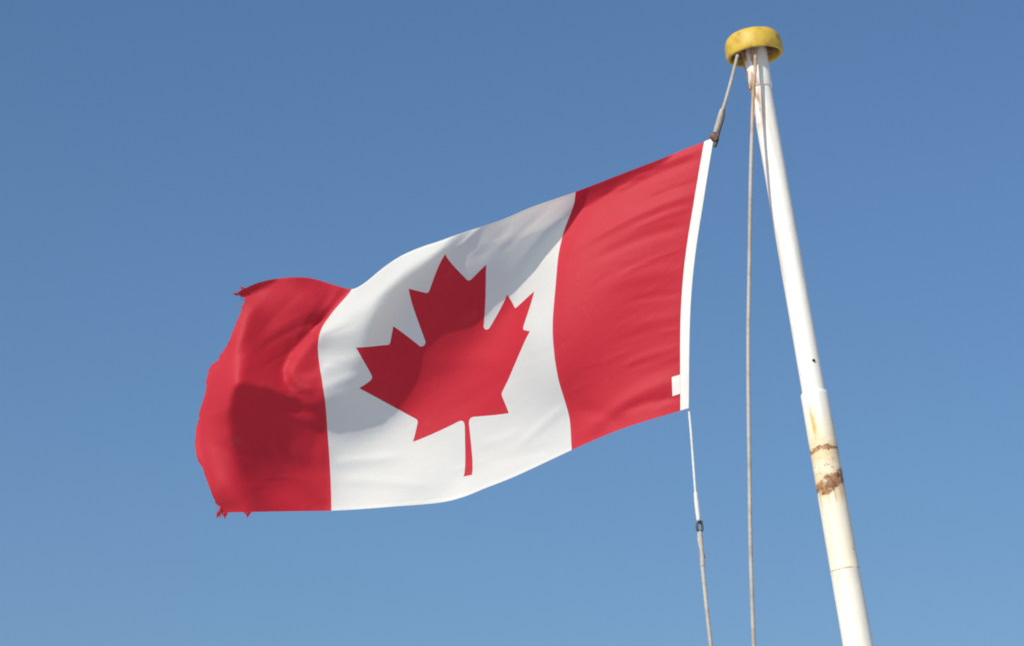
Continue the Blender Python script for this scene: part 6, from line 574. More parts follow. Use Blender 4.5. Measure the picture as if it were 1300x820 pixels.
-11361 3910 -3626 -11441 3935 -3760 -11523 3952 -3889 -11607 3959 -4015 -11690 3956 -4137 -11769 3946 -4256 -11844 3932 -4370 -11914 3916 -4481 -11977 3902 -4587 -12035 3891 -4688 -12086 3885 -4786 -12132 3883 -4882 -12171 3883 -4977 -12204 3884 -5072 -12230 3891 -5167 -12251 3905 -5262 -12266 3933 -5355 -12276 3974 -5448 -12280 4026 -5541 -12280 4088 -5637 -12276 4151 -5737 -12267 4214 -5843 -12253 4269 -5956 -12236 4311 -6078 -12216 4345 -6207 -12192 4382 -6339 -12167 4426 -6474 -12140 4482 -6609 -12113 4546 -6745 -12086 4620 -6879 -12062 4703 -7011 -12041 4800 -7137 -12025 4905 -7258 -12014 5019 -7375 -12006 5139 -7489 -12000 5261 -7603 -11997 5383 -7717 -11994 5500 -7833 -11992 5613 -7951 -11990 5720 -8070 -11989 5823 -8191 -11986 5915 -8312 -11983 5996 -8436 -11980 6061 -8564 -11976 6114 -8694 -11971 6155 -8826 -11967 6188 -8961 -11963 6215 -9098 -11960 6236 -9236 -11957 6254 -9376 -11955 6269 -9518 -11953 6281 -9661 -11952 6290 -9806 -11952 6299 -9951 -11953 6306 -10097 -11954 6313 -10243 -11957 6318 -10389 -11959 6321 -10535 -11962 6323 -10681 -11966 6325 -10827 -11969 6326 -10972
-11476 4017 -3673 -11558 4041 -3807 -11644 4055 -3935 -11731 4058 -4059 -11818 4053 -4179 -11901 4041 -4295 -11979 4025 -4407 -12052 4009 -4514 -12118 3996 -4616 -12178 3986 -4713 -12231 3979 -4807 -12279 3972 -4901 -12321 3965 -4995 -12356 3960 -5089 -12385 3962 -5181 -12409 3973 -5273 -12427 4001 -5362 -12440 4042 -5451 -12449 4097 -5539 -12453 4161 -5630 -12452 4227 -5726 -12446 4292 -5828 -12434 4347 -5939 -12418 4388 -6060 -12399 4418 -6190 -12376 4446 -6324 -12350 4472 -6463 -12324 4515 -6601 -12297 4568 -6738 -12270 4629 -6874 -12245 4697 -7009 -12224 4773 -7140 -12206 4867 -7265 -12193 4980 -7383 -12184 5104 -7497 -12177 5232 -7610 -12172 5358 -7724 -12169 5479 -7841 -12166 5595 -7961 -12164 5704 -8081 -12162 5810 -8201 -12159 5905 -8323 -12155 5986 -8447 -12150 6052 -8574 -12145 6106 -8703 -12139 6149 -8835 -12134 6186 -8968 -12129 6218 -9103 -12124 6246 -9239 -12120 6270 -9378 -12116 6291 -9518 -12113 6308 -9661 -12110 6322 -9804 -12108 6335 -9949 -12107 6347 -10094 -12107 6359 -10239 -12107 6368 -10384 -12108 6376 -10529 -12110 6383 -10675 -12111 6388 -10819 -12113 6393 -10964
-11594 4125 -3711 -11677 4145 -3844 -11766 4156 -3970 -11856 4157 -4092 -11946 4148 -4210 -12033 4134 -4325 -12115 4116 -4435 -12189 4101 -4538 -12257 4089 -4636 -12319 4081 -4730 -12375 4072 -4822 -12425 4060 -4914 -12469 4046 -5007 -12506 4032 -5100 -12538 4027 -5193 -12565 4034 -5282 -12586 4059 -5369 -12603 4101 -5453 -12615 4157 -5538 -12623 4223 -5624 -12626 4294 -5715 -12623 4364 -5813 -12614 4421 -5922 -12599 4463 -6042 -12581 4491 -6171 -12559 4513 -6306 -12533 4517 -6450 -12507 4548 -6590 -12480 4593 -6729 -12454 4642 -6867 -12429 4696 -7005 -12406 4751 -7142 -12387 4829 -7270 -12372 4936 -7391 -12362 5066 -7504 -12354 5199 -7617 -12348 5330 -7731 -12344 5456 -7849 -12341 5577 -7969 -12339 5691 -8090 -12336 5802 -8210 -12331 5899 -8332 -12326 5980 -8456 -12320 6043 -8584 -12313 6095 -8713 -12306 6139 -8844 -12299 6180 -8976 -12293 6217 -9109 -12287 6252 -9243 -12282 6283 -9380 -12276 6310 -9519 -12271 6333 -9660 -12267 6352 -9803 -12263 6370 -9946 -12260 6388 -10090 -12258 6404 -10234 -12257 6419 -10379 -12256 6432 -10523 -12256 6444 -10667 -12256 6454 -10811 -12256 6462 -10954
-11714 4218 -3738 -11798 4237 -3869 -11888 4246 -3992 -11981 4243 -4111 -12074 4231 -4229 -12164 4214 -4344 -12248 4198 -4453 -12325 4186 -4553 -12394 4181 -4646 -12458 4181 -4735 -12516 4177 -4823 -12568 4165 -4914 -12615 4145 -5007 -12655 4120 -5102 -12689 4101 -5196 -12717 4097 -5287 -12741 4116 -5373 -12761 4154 -5456 -12777 4207 -5538 -12788 4270 -5621 -12795 4340 -5709 -12795 4413 -5805 -12788 4473 -5913 -12775 4517 -6031 -12759 4547 -6158 -12739 4571 -6291 -12715 4569 -6436 -12689 4587 -6578 -12663 4623 -6719 -12637 4664 -6858 -12612 4709 -6998 -12589 4751 -7137 -12568 4816 -7270 -12552 4910 -7394 -12540 5035 -7509 -12531 5169 -7623 -12524 5305 -7737 -12519 5437 -7855 -12516 5562 -7976 -12513 5680 -8098 -12509 5795 -8219 -12503 5892 -8340 -12497 5970 -8465 -12488 6030 -8593 -12480 6080 -8723 -12472 6125 -8854 -12464 6169 -8984 -12456 6212 -9116 -12449 6254 -9248 -12442 6293 -9382 -12435 6327 -9520 -12428 6354 -9660 -12422 6377 -9802 -12416 6400 -9945 -12412 6423 -10088 -12408 6446 -10230 -12405 6466 -10373 -12403 6485 -10517 -12401 6504 -10659 -12399 6519 -10802 -12398 6530 -10944
-11835 4288 -3748 -11920 4306 -3877 -12011 4313 -3997 -12105 4308 -4117 -12199 4294 -4236 -12291 4280 -4350 -12379 4272 -4458 -12457 4273 -4553 -12528 4283 -4641 -12595 4299 -4724 -12656 4310 -4807 -12711 4306 -4895 -12759 4285 -4988 -12802 4252 -5085 -12838 4219 -5182 -12867 4196 -5277 -12893 4197 -5367 -12915 4222 -5453 -12933 4262 -5536 -12948 4314 -5621 -12957 4375 -5709 -12960 4442 -5805 -12955 4501 -5913 -12945 4546 -6030 -12931 4580 -6154 -12914 4616 -6283 -12893 4640 -6418 -12868 4641 -6565 -12842 4660 -6709 -12817 4694 -6850 -12793 4734 -6989 -12770 4773 -7129 -12749 4826 -7266 -12730 4899 -7396 -12716 5007 -7516 -12706 5137 -7631 -12699 5281 -7743 -12694 5421 -7860 -12690 5551 -7982 -12686 5671 -8105 -12681 5787 -8226 -12674 5883 -8348 -12666 5958 -8474 -12656 6014 -8603 -12646 6062 -8734 -12636 6107 -8864 -12627 6154 -8994 -12618 6202 -9124 -12609 6252 -9254 -12601 6299 -9386 -12592 6339 -9523 -12584 6371 -9662 -12575 6397 -9804 -12568 6424 -9945 -12562 6453 -10086 -12556 6481 -10228 -12551 6506 -10369 -12547 6530 -10511 -12544 6558 -10652 -12541 6581 -10793 -12538 6596 -10934
-11959 4320 -3730 -12043 4336 -3864 -12133 4341 -3990 -12227 4335 -4112 -12320 4322 -4233 -12413 4315 -4347 -12501 4319 -4451 -12582 4333 -4545 -12656 4359 -4630 -12726 4396 -4708 -12791 4434 -4785 -12849 4451 -4867 -12901 4445 -4955 -12946 4417 -5051 -12984 4379 -5150 -13016 4346 -5249 -13043 4336 -5342 -13067 4340 -5434 -13086 4356 -5525 -13101 4379 -5618 -13111 4416 -5713 -13116 4466 -5813 -13113 4514 -5922 -13106 4556 -6038 -13095 4594 -6160 -13081 4638 -6285 -13064 4680 -6414 -13042 4699 -6554 -13017 4706 -6700 -12993 4728 -6843 -12970 4764 -6983 -12948 4805 -7122 -12927 4852 -7260 -12907 4906 -7395 -12891 4987 -7523 -12880 5106 -7642 -12873 5261 -7752 -12868 5408 -7867 -12863 5541 -7988 -12857 5664 -8110 -12852 5784 -8230 -12843 5880 -8353 -12833 5949 -8481 -12822 5999 -8613 -12810 6042 -8745 -12798 6085 -8876 -12787 6134 -9006 -12777 6188 -9134 -12767 6244 -9263 -12758 6299 -9394 -12747 6345 -9528 -12737 6381 -9666 -12727 6408 -9807 -12718 6438 -9948 -12709 6471 -10088 -12702 6502 -10228 -12695 6530 -10369 -12689 6557 -10510 -12685 6599 -10646 -12681 6635 -10784 -12676 6660 -10923
-12083 4319 -3701 -12166 4328 -3840 -12254 4328 -3973 -12346 4322 -4101 -12438 4311 -4225 -12529 4309 -4340 -12617 4316 -4446 -12699 4334 -4542 -12775 4363 -4630 -12847 4402 -4710 -12914 4450 -4786 -12976 4487 -4865 -13031 4508 -4947 -13080 4512 -5034 -13122 4498 -5128 -13157 4481 -5223 -13188 4480 -5314 -13214 4478 -5409 -13235 4474 -5507 -13250 4467 -5610 -13260 4472 -5716 -13265 4495 -5823 -13265 4528 -5934 -13261 4566 -6050 -13252 4605 -6171 -13241 4650 -6294 -13227 4695 -6421 -13208 4728 -6556 -13186 4731 -6701 -13163 4739 -6847 -13141 4762 -6989 -13119 4793 -7131 -13100 4849 -7265 -13082 4917 -7397 -13066 4993 -7527 -13054 5108 -7647 -13047 5265 -7757 -13040 5405 -7873 -13033 5530 -7995 -13026 5648 -8118 -13019 5762 -8239 -13009 5856 -8363 -12998 5926 -8492 -12986 5981 -8622 -12973 6031 -8753 -12960 6080 -8884 -12948 6130 -9014 -12936 6183 -9143 -12924 6240 -9272 -12913 6297 -9402 -12901 6346 -9535 -12889 6385 -9672 -12876 6412 -9813 -12865 6441 -9953 -12854 6474 -10093 -12845 6506 -10233 -12836 6536 -10373 -12828 6567 -10512 -12822 6617 -10646 -12817 6658 -10782 -12811 6687 -10919
-12208 4297 -3666 -12288 4295 -3812 -12374 4290 -3951 -12463 4282 -4085 -12553 4270 -4213 -12642 4267 -4332 -12728 4274 -4442 -12810 4292 -4543 -12888 4318 -4635 -12960 4352 -4722 -13028 4388 -4805 -13091 4418 -4888 -13148 4445 -4972 -13200 4472 -5054 -13247 4503 -5136 -13289 4540 -5217 -13326 4581 -5298 -13355 4597 -5389 -13378 4596 -5488 -13395 4582 -5595 -13406 4562 -5709 -13411 4548 -5828 -13412 4556 -5946 -13410 4581 -6064 -13405 4615 -6185 -13396 4656 -6308 -13384 4700 -6434 -13369 4736 -6566 -13349 4737 -6711 -13328 4737 -6858 -13306 4749 -7002 -13285 4762 -7147 -13269 4844 -7274 -13254 4940 -7398 -13239 5024 -7526 -13228 5145 -7644 -13220 5296 -7756 -13211 5414 -7878 -13202 5520 -8003 -13193 5624 -8129 -13183 5724 -8253 -13172 5813 -8379 -13160 5888 -8506 -13148 5959 -8634 -13135 6026 -8761 -13122 6087 -8889 -13107 6136 -9019 -13093 6186 -9150 -13080 6238 -9280 -13066 6294 -9411 -13053 6343 -9544 -13039 6384 -9680 -13024 6410 -9820 -13010 6435 -9961 -12997 6464 -10101 -12986 6496 -10240 -12975 6529 -10379 -12965 6566 -10516 -12957 6615 -10650 -12949 6652 -10786 -12941 6674 -10924
-12337 4285 -3628 -12415 4286 -3772 -12498 4283 -3913 -12584 4272 -4052 -12671 4255 -4185 -12757 4246 -4310 -12841 4246 -4426 -12922 4256 -4534 -12999 4280 -4632 -13073 4316 -4722 -13141 4351 -4810 -13205 4381 -4897 -13264 4409 -4983 -13318 4445 -5067 -13368 4489 -5148 -13413 4543 -5226 -13453 4607 -5303 -13488 4663 -5384 -13516 4702 -5474 -13537 4707 -5577 -13549 4685 -5693 -13556 4648 -5819 -13557 4617 -5949 -13556 4614 -6075 -13552 4634 -6199 -13546 4666 -6324 -13537 4704 -6450 -13524 4734 -6582 -13507 4736 -6725 -13488 4736 -6871 -13469 4754 -7013 -13452 4801 -7148 -13440 4911 -7266 -13425 4990 -7394 -13410 5069 -7523 -13400 5190 -7642 -13391 5326 -7757 -13380 5421 -7884 -13368 5509 -8013 -13357 5601 -8141 -13346 5693 -8267 -13334 5777 -8394 -13321 5851 -8522 -13307 5920 -8650 -13293 5988 -8777 -13279 6054 -8904 -13263 6110 -9034 -13248 6166 -9163 -13233 6224 -9292 -13218 6283 -9422 -13202 6333 -9555 -13187 6372 -9691 -13170 6398 -9830 -13154 6424 -9970 -13139 6455 -10109 -13125 6490 -10247 -13113 6530 -10383 -13101 6571 -10518 -13091 6613 -10653 -13081 6643 -10790 -13071 6661 -10929
-12468 4277 -3589 -12543 4274 -3733 -12622 4265 -3876 -12704 4245 -4019 -12787 4219 -4159 -12870 4201 -4290 -12952 4195 -4413 -13032 4206 -4524 -13109 4234 -4626 -13183 4276 -4720 -13252 4311 -4812 -13317 4346 -4902 -13377 4380 -4990 -13433 4422 -5075 -13485 4473 -5158 -13532 4534 -5237 -13575 4602 -5316 -13612 4667 -5397 -13644 4729 -5483 -13671 4786 -5573 -13690 4808 -5678 -13699 4780 -5802 -13702 4728 -5938 -13701 4693 -6073 -13698 4679 -6207 -13693 4684 -6338 -13685 4702 -6470 -13674 4717 -6605 -13660 4723 -6746 -13645 4738 -6886 -13631 4784 -7019 -13617 4855 -7146 -13605 4944 -7270 -13589 4992 -7406 -13577 5092 -7528 -13568 5220 -7644 -13557 5331 -7766 -13544 5406 -7897 -13532 5483 -8028 -13519 5567 -8157 -13507 5652 -8285 -13494 5733 -8412 -13480 5807 -8540 -13464 5874 -8669 -13449 5940 -8797 -13433 6007 -8925 -13417 6068 -9053 -13400 6132 -9181 -13384 6197 -9308 -13368 6262 -9436 -13351 6314 -9568 -13333 6351 -9704 -13314 6378 -9843 -13296 6408 -9981 -13280 6442 -10118 -13264 6482 -10254 -13250 6524 -10389 -13236 6565 -10524 -13223 6595 -10660 -13210 6613 -10800 -13197 6621 -10940
-12599 4263 -3550 -12671 4249 -3697 -12746 4228 -3844 -12824 4199 -3991 -12903 4163 -4137 -12983 4138 -4274 -13062 4131 -4401 -13141 4154 -4513 -13218 4190 -4617 -13292 4234 -4715 -13362 4272 -4811 -13427 4313 -4903 -13489 4359 -4992 -13546 4409 -5079 -13600 4467 -5163 -13649 4532 -5245 -13694 4599 -5328 -13733 4666 -5412 -13768 4733 -5498 -13798 4806 -5586 -13822 4864 -5682 -13838 4892 -5791 -13846 4865 -5920 -13848 4825 -6057 -13845 4781 -6199 -13839 4741 -6343 -13831 4720 -6485 -13822 4718 -6624 -13811 4734 -6761 -13801 4784 -6890 -13791 4854 -7015 -13778 4896 -7150 -13762 4910 -7294 -13748 4963 -7428 -13739 5092 -7542 -13731 5219 -7657 -13719 5305 -7785 -13705 5371 -7918 -13692 5441 -8050 -13678 5517 -8180 -13665 5596 -8308 -13650 5674 -8436 -13635 5750 -8563 -13620 5820 -8691 -13603 5886 -8820 -13586 5951 -8947 -13568 6017 -9075 -13551 6086 -9201 -13533 6159 -9327 -13516 6229 -9453 -13497 6284 -9584 -13477 6322 -9719 -13457 6353 -9856 -13438 6388 -9992 -13419 6429 -10127 -13402 6471 -10262 -13385 6510 -10396 -13369 6541 -10533 -13352 6557 -10672 -13336 6560 -10814 -13322 6556 -10957
-12730 4233 -3516 -12799 4218 -3662 -12871 4192 -3812 -12945 4159 -3962 -13021 4122 -4110 -13098 4099 -4250 -13175 4097 -4379 -13253 4124 -4494 -13328 4164 -4602 -13402 4210 -4703 -13472 4259 -4801 -13538 4309 -4895 -13601 4363 -4986 -13660 4420 -5075 -13715 4482 -5162 -13765 4548 -5247 -13811 4615 -5333 -13853 4681 -5421 -13889 4747 -5511 -13921 4813 -5603 -13947 4871 -5701 -13968 4916 -5806 -13982 4940 -5921 -13990 4946 -6045 -13991 4909 -6185 -13987 4852 -6334 -13980 4812 -6481 -13973 4809 -6620 -13965 4820 -6757 -13957 4859 -6888 -13946 4883 -7026 -13930 4858 -7179 -13914 4852 -7327 -13903 4924 -7455 -13896 5054 -7568 -13887 5161 -7687 -13875 5239 -7816 -13861 5309 -7947 -13848 5381 -8077 -13834 5456 -8207 -13820 5531 -8335 -13805 5608 -8463 -13789 5684 -8590 -13773 5758 -8717 -13755 5829 -8844 -13737 5898 -8970 -13719 5970 -9096 -13700 6044 -9221 -13681 6119 -9346 -13662 6191 -9472 -13642 6250 -9601 -13620 6295 -9734 -13599 6333 -9869 -13578 6372 -10003 -13558 6416 -10136 -13539 6456 -10270 -13519 6487 -10406 -13500 6504 -10545 -13481 6507 -10687 -13462 6501 -10830 -13446 6494 -10973
-12860 4195 -3485 -12927 4181 -3631 -12996 4153 -3782 -13067 4118 -3934 -13140 4086 -4083 -13214 4069 -4224 -13289 4074 -4355 -13365 4103 -4473 -13439 4146 -4584 -13512 4198 -4688 -13582 4254 -4788 -13649 4311 -4884 -13712 4370 -4978 -13772 4432 -5070 -13828 4496 -5160 -13879 4562 -5250 -13927 4626 -5340 -13969 4688 -5432 -14007 4748 -5526 -14040 4804 -5624 -14068 4851 -5727 -14091 4890 -5836 -14108 4920 -5950 -14120 4942 -6070 -14128 4948 -6197 -14129 4934 -6334 -14127 4913 -6475 -14123 4905 -6615 -14115 4882 -6761 -14103 4847 -6913 -14089 4799 -7070 -14073 4760 -7225 -14062 4785 -7364 -14055 4889 -7482 -14049 5011 -7596 -14040 5101 -7720 -14028 5172 -7849 -14015 5243 -7979 -14002 5316 -8108 -13988 5392 -8236 -13973 5468 -8363 -13958 5546 -8490 -13942 5624 -8616 -13924 5701 -8742 -13906 5776 -8867 -13888 5852 -8992 -13868 5929 -9117 -13849 6007 -9240 -13828 6085 -9364 -13808 6158 -9489 -13786 6220 -9617 -13763 6270 -9748 -13741 6314 -9881 -13718 6356 -10014 -13696 6397 -10147 -13674 6431 -10282 -13652 6453 -10419 -13630 6458 -10560 -13608 6452 -10703 -13588 6441 -10847 -13570 6434 -10989
-12991 4154 -3457 -13055 4141 -3603 -13121 4113 -3755 -13189 4081 -3908 -13259 4055 -4058 -13331 4046 -4199 -13404 4057 -4331 -13478 4090 -4452 -13551 4138 -4565 -13623 4195 -4671 -13692 4256 -4774 -13759 4318 -4873 -13822 4381 -4970 -13883 4445 -5065 -13939 4509 -5159 -13992 4572 -5253 -14040 4632 -5348 -14084 4689 -5445 -14123 4740 -5545 -14157 4784 -5649 -14186 4821 -5757 -14210 4849 -5870 -14229 4869 -5988 -14244 4883 -6111 -14254 4891 -6238 -14259 4889 -6371 -14260 4866 -6512 -14256 4835 -6658 -14249 4793 -6809 -14239 4741 -6965 -14226 4684 -7123 -14214 4665 -7272 -14208 4732 -7399 -14205 4852 -7511 -14199 4957 -7629 -14190 5035 -7755 -14179 5106 -7883 -14167 5178 -8011 -14154 5252 -8139 -14140 5328 -8266 -14125 5407 -8392 -14110 5487 -8518 -14093 5568 -8642 -14075 5648 -8767 -14057 5728 -8891 -14037 5807 -9014 -14017 5888 -9137 -13996 5969 -9260 -13975 6050 -9383 -13952 6123 -9507 -13929 6187 -9634 -13905 6242 -9764 -13881 6290 -9894 -13857 6334 -10026 -13833 6370 -10160 -13808 6396 -10296 -13784 6408 -10435 -13760 6404 -10577 -13736 6390 -10721 -13713 6375 -10865 -13694 6369 -11006
-13122 4115 -3434 -13183 4102 -3580 -13246 4075 -3733 -13312 4046 -3887 -13379 4027 -4036 -13449 4025 -4178 -13520 4044 -4309 -13592 4084 -4431 -13663 4138 -4546 -13734 4200 -4654 -13803 4266 -4759 -13869 4331 -4862 -13932 4396 -4962 -13993 4460 -5061 -14050 4522 -5159 -14103 4581 -5258 -14152 4636 -5358 -14196 4685 -5460 -14236 4726 -5566 -14272 4759 -5675 -14302 4785 -5788 -14327 4803 -5906 -14348 4812 -6028 -14364 4815 -6155 -14376 4811 -6286 -14383 4795 -6423 -14385 4762 -6567 -14384 4720 -6715 -14378 4671 -6868 -14370 4617 -7023 -14361 4574 -7177 -14354 4592 -7315 -14353 4690 -7431 -14351 4807 -7544 -14345 4895 -7665 -14337 4967 -7791 -14327 5039 -7919 -14316 5113 -8045 -14304 5189 -8172 -14290 5267 -8297 -14276 5348 -8422 -14260 5430 -8546 -14243 5513 -8670 -14225 5597 -8793 -14206 5680 -8915 -14185 5763 -9037 -14164 5846 -9159 -14142 5929 -9281 -14120 6011 -9403 -14096 6086 -9527 -14071 6151 -9653 -14046 6208 -9781 -14020 6259 -9910 -13994 6302 -10041 -13968 6335 -10175 -13942 6354 -10312 -13915 6356 -10452 -13889 6343 -10595 -13863 6321 -10740 -13839 6300 -10885 -13818 6292 -11025
-13254 4073 -3420 -13313 4061 -3565 -13373 4038 -3718 -13436 4015 -3870 -13501 4005 -4018 -13568 4012 -4158 -13637 4041 -4289 -13707 4089 -4412 -13777 4149 -4527 -13846 4215 -4638 -13913 4283 -4745 -13979 4350 -4850 -14042 4415 -4954 -14102 4476 -5058 -14159 4534 -5161 -14213 4587 -5265 -14262 4634 -5370 -14307 4673 -5478 -14348 4703 -5590 -14384 4726 -5704 -14415 4741 -5822 -14442 4748 -5945 -14465 4747 -6071 -14482 4738 -6202 -14495 4721 -6337 -14504 4691 -6478 -14508 4650 -6624 -14508 4601 -6775 -14505 4547 -6928 -14499 4494 -7082 -14494 4473 -7229 -14493 4532 -7354 -14495 4648 -7465 -14494 4751 -7580 -14490 4829 -7704 -14483 4901 -7829 -14474 4975 -7955 -14464 5051 -8080 -14452 5129 -8205 -14439 5209 -8329 -14425 5292 -8452 -14409 5376 -8575 -14392 5461 -8697 -14374 5546 -8819 -14354 5632 -8940 -14333 5717 -9062 -14311 5802 -9183 -14287 5885 -9304 -14263 5964 -9426 -14238 6040 -9549 -14212 6107 -9674 -14185 6166 -9800 -14158 6217 -9929 -14130 6260 -10059 -14102 6288 -10193 -14074 6299 -10331 -14045 6293 -10472 -14016 6272 -10617 -13989 6243 -10762 -13964 6217 -10907 -13942 6206 -11047
-13388 4029 -3417 -13443 4021 -3560 -13501 4005 -3709 -13561 3992 -3859 -13623 3993 -4003 -13688 4012 -4141 -13755 4051 -4270 -13822 4105 -4392 -13891 4170 -4509 -13958 4239 -4622 -14024 4307 -4732 -14089 4373 -4841 -14151 4434 -4949 -14211 4490 -5057 -14268 4541 -5166 -14321 4586 -5275 -14371 4623 -5386 -14416 4651 -5500 -14457 4671 -5617 -14495 4684 -5736 -14527 4689 -5859 -14555 4686 -5986 -14579 4675 -6117 -14598 4655 -6251 -14612 4625 -6391 -14622 4586 -6535 -14628 4537 -6683 -14630 4482 -6834 -14629 4425 -6988 -14627 4380 -7139 -14626 4390 -7277 -14631 4483 -7392 -14635 4601 -7501 -14635 4690 -7619 -14632 4764 -7743 -14626 4838 -7867 -14619 4914 -7991 -14610 4992 -8114 -14600 5072 -8238 -14587 5155 -8360 -14573 5239 -8483 -14558 5324 -8604 -14540 5410 -8725 -14521 5496 -8846 -14501 5582 -8967 -14479 5668 -9087 -14456 5753 -9208 -14431 5835 -9329 -14405 5911 -9451 -14378 5983 -9574 -14351 6051 -9698 -14323 6112 -9823 -14294 6164 -9951 -14265 6204 -10081 -14235 6228 -10215 -14204 6232 -10353 -14173 6217 -10496 -14143 6189 -10641 -14114 6155 -10787 -14087 6125 -10931 -14064 6112 -11071
-13522 3985 -3422 -13575 3985 -3561 -13630 3980 -3706 -13687 3980 -3850 -13747 3994 -3991 -13809 4025 -4125 -13874 4073 -4253 -13939 4132 -4375 -14005 4199 -4493 -14071 4268 -4608 -14135 4334 -4721 -14199 4396 -4834 -14260 4451 -4947 -14319 4500 -5060 -14375 4543 -5174 -14428 4578 -5289 -14478 4604 -5406 -14524 4621 -5526 -14566 4632 -5647 -14604 4635 -5772 -14637 4630 -5899 -14666 4618 -6029 -14691 4597 -6164 -14712 4567 -6302 -14727 4527 -6445 -14739 4480 -6591 -14747 4425 -6741 -14751 4366 -6894 -14752 4308 -7047 -14753 4278 -7194 -14758 4327 -7319 -14767 4440 -7428 -14773 4549 -7539 -14774 4630 -7659 -14772 4704 -7782 -14769 4780 -7904 -14763 4858 -8027 -14755 4938 -8149 -14746 5019 -8271 -14734 5102 -8393 -14720 5187 -8514 -14705 5272 -8635 -14687 5358 -8755 -14668 5444 -8875 -14646 5530 -8995 -14624 5615 -9115 -14599 5698 -9235 -14573 5778 -9356 -14546 5852 -9478 -14517 5919 -9601 -14488 5982 -9726 -14458 6045 -9850 -14428 6098 -9976 -14397 6135 -10106 -14366 6153 -10240 -14333 6151 -10379 -14300 6130 -10522 -14268 6097 -10668 -14238 6058 -10814 -14210 6026 -10958 -14185 6010 -11097
-13657 3949 -3430 -13708 3959 -3565 -13760 3967 -3704 -13815 3982 -3843 -13872 4009 -3979 -13932 4051 -4111 -13993 4105 -4237 -14056 4167 -4360 -14119 4233 -4480 -14183 4298 -4598 -14246 4360 -4715 -14307 4416 -4832 -14367 4464 -4950 -14425 4504 -5068 -14481 4537 -5187 -14534 4561 -5308 -14583 4576 -5430 -14630 4585 -5555 -14672 4586 -5681 -14711 4581 -5809 -14746 4567 -5940 -14776 4546 -6075 -14802 4515 -6213 -14824 4475 -6355 -14841 4427 -6500 -14854 4374 -6649 -14864 4316 -6800 -14870 4254 -6953 -14874 4202 -7104 -14879 4197 -7243 -14890 4280 -7359 -14902 4400 -7465 -14908 4496 -7579 -14911 4573 -7699 -14912 4649 -7820 -14910 4726 -7942 -14905 4805 -8063 -14899 4885 -8184 -14890 4966 -8305 -14879 5049 -8426 -14866 5133 -8546 -14851 5218 -8666 -14833 5303 -8786 -14813 5387 -8906 -14791 5472 -9025 -14767 5555 -9145 -14741 5636 -9265 -14714 5712 -9386 -14685 5783 -9508 -14655 5847 -9631 -14623 5905 -9756 -14592 5961 -9881 -14560 6016 -10006 -14528 6051 -10135 -14494 6064 -10270 -14460 6057 -10409 -14426 6032 -10552 -14392 5995 -10697 -14360 5954 -10843 -14331 5918 -10986 -14305 5900 -11126
-13793 3928 -3438 -13841 3949 -3569 -13891 3971 -3703 -13943 3999 -3837 -13998 4038 -3969 -14054 4087 -4098 -14113 4144 -4225 -14173 4204 -4349 -14233 4266 -4471 -14294 4327 -4593 -14355 4382 -4714 -14415 4429 -4835 -14473 4469 -4958 -14530 4500 -5081 -14585 4523 -5205 -14638 4537 -5331 -14688 4543 -5458 -14735 4542 -5587 -14778 4536 -5717 -14818 4522 -5849 -14853 4499 -5984 -14885 4468 -6123 -14912 4428 -6264 -14935 4380 -6409 -14953 4326 -6557 -14968 4269 -6706 -14980 4209 -6858 -14988 4149 -7010 -14995 4108 -7158 -15006 4136 -7287 -15021 4242 -7396 -15034 4358 -7503 -15042 4444 -7619 -15047 4520 -7739 -15049 4597 -7859 -15049 4674 -7979 -15047 4752 -8100 -15041 4831 -8221 -15034 4911 -8341 -15023 4993 -8461 -15011 5076 -8581 -14995 5159 -8700 -14977 5242 -8820 -14956 5324 -8939 -14934 5406 -9058 -14909 5486 -9178 -14882 5563 -9298 -14853 5636 -9419 -14822 5704 -9541 -14790 5765 -9664 -14757 5820 -9789 -14724 5869 -9915 -14690 5912 -10041 -14656 5950 -10169 -14621 5958 -10304 -14585 5946 -10443 -14549 5919 -10585 -14514 5881 -10729 -14481 5839 -10874 -14450 5801 -11017 -14423 5781 -11156
-13930 3927 -3443 -13976 3959 -3571 -14023 3992 -3701 -14072 4031 -3832 -14124 4077 -3961 -14177 4129 -4089 -14232 4185 -4217 -14289 4241 -4343 -14346 4297 -4468 -14404 4349 -4593 -14463 4395 -4719 -14521 4434 -4845 -14578 4466 -4971 -14634 4488 -5099 -14689 4501 -5228 -14741 4505 -5358 -14791 4503 -5490 -14838 4495 -5622 -14883 4481 -5756 -14923 4457 -5892 -14960 4426 -6031 -14992 4385 -6173 -15020 4336 -6318 -15044 4281 -6465 -15065 4223 -6614 -15081 4164 -6765 -15094 4104 -6916 -15105 4048 -7067 -15116 4026 -7209 -15132 4088 -7328 -15150 4207 -7433 -15165 4312 -7542 -15175 4393 -7659 -15182 4469 -7778 -15186 4545 -7898 -15187 4620 -8018 -15186 4696 -8139 -15182 4772 -8259 -15175 4851 -8379 -15166 4931 -8499 -15153 5011 -8618 -15138 5092 -8737 -15119 5171 -8856 -15098 5251 -8976 -15075 5329 -9095 -15048 5405 -9215 -15020 5477 -9335 -14990 5546 -9456 -14957 5610 -9578 -14924 5669 -9701 -14889 5721 -9826 -14854 5763 -9952 -14817 5797 -10080 -14782 5828 -10209 -14744 5832 -10343 -14707 5814 -10482 -14669 5785 -10624 -14633 5749 -10767 -14599 5710 -10909 -14568 5675 -11051 -14540 5655 -11188
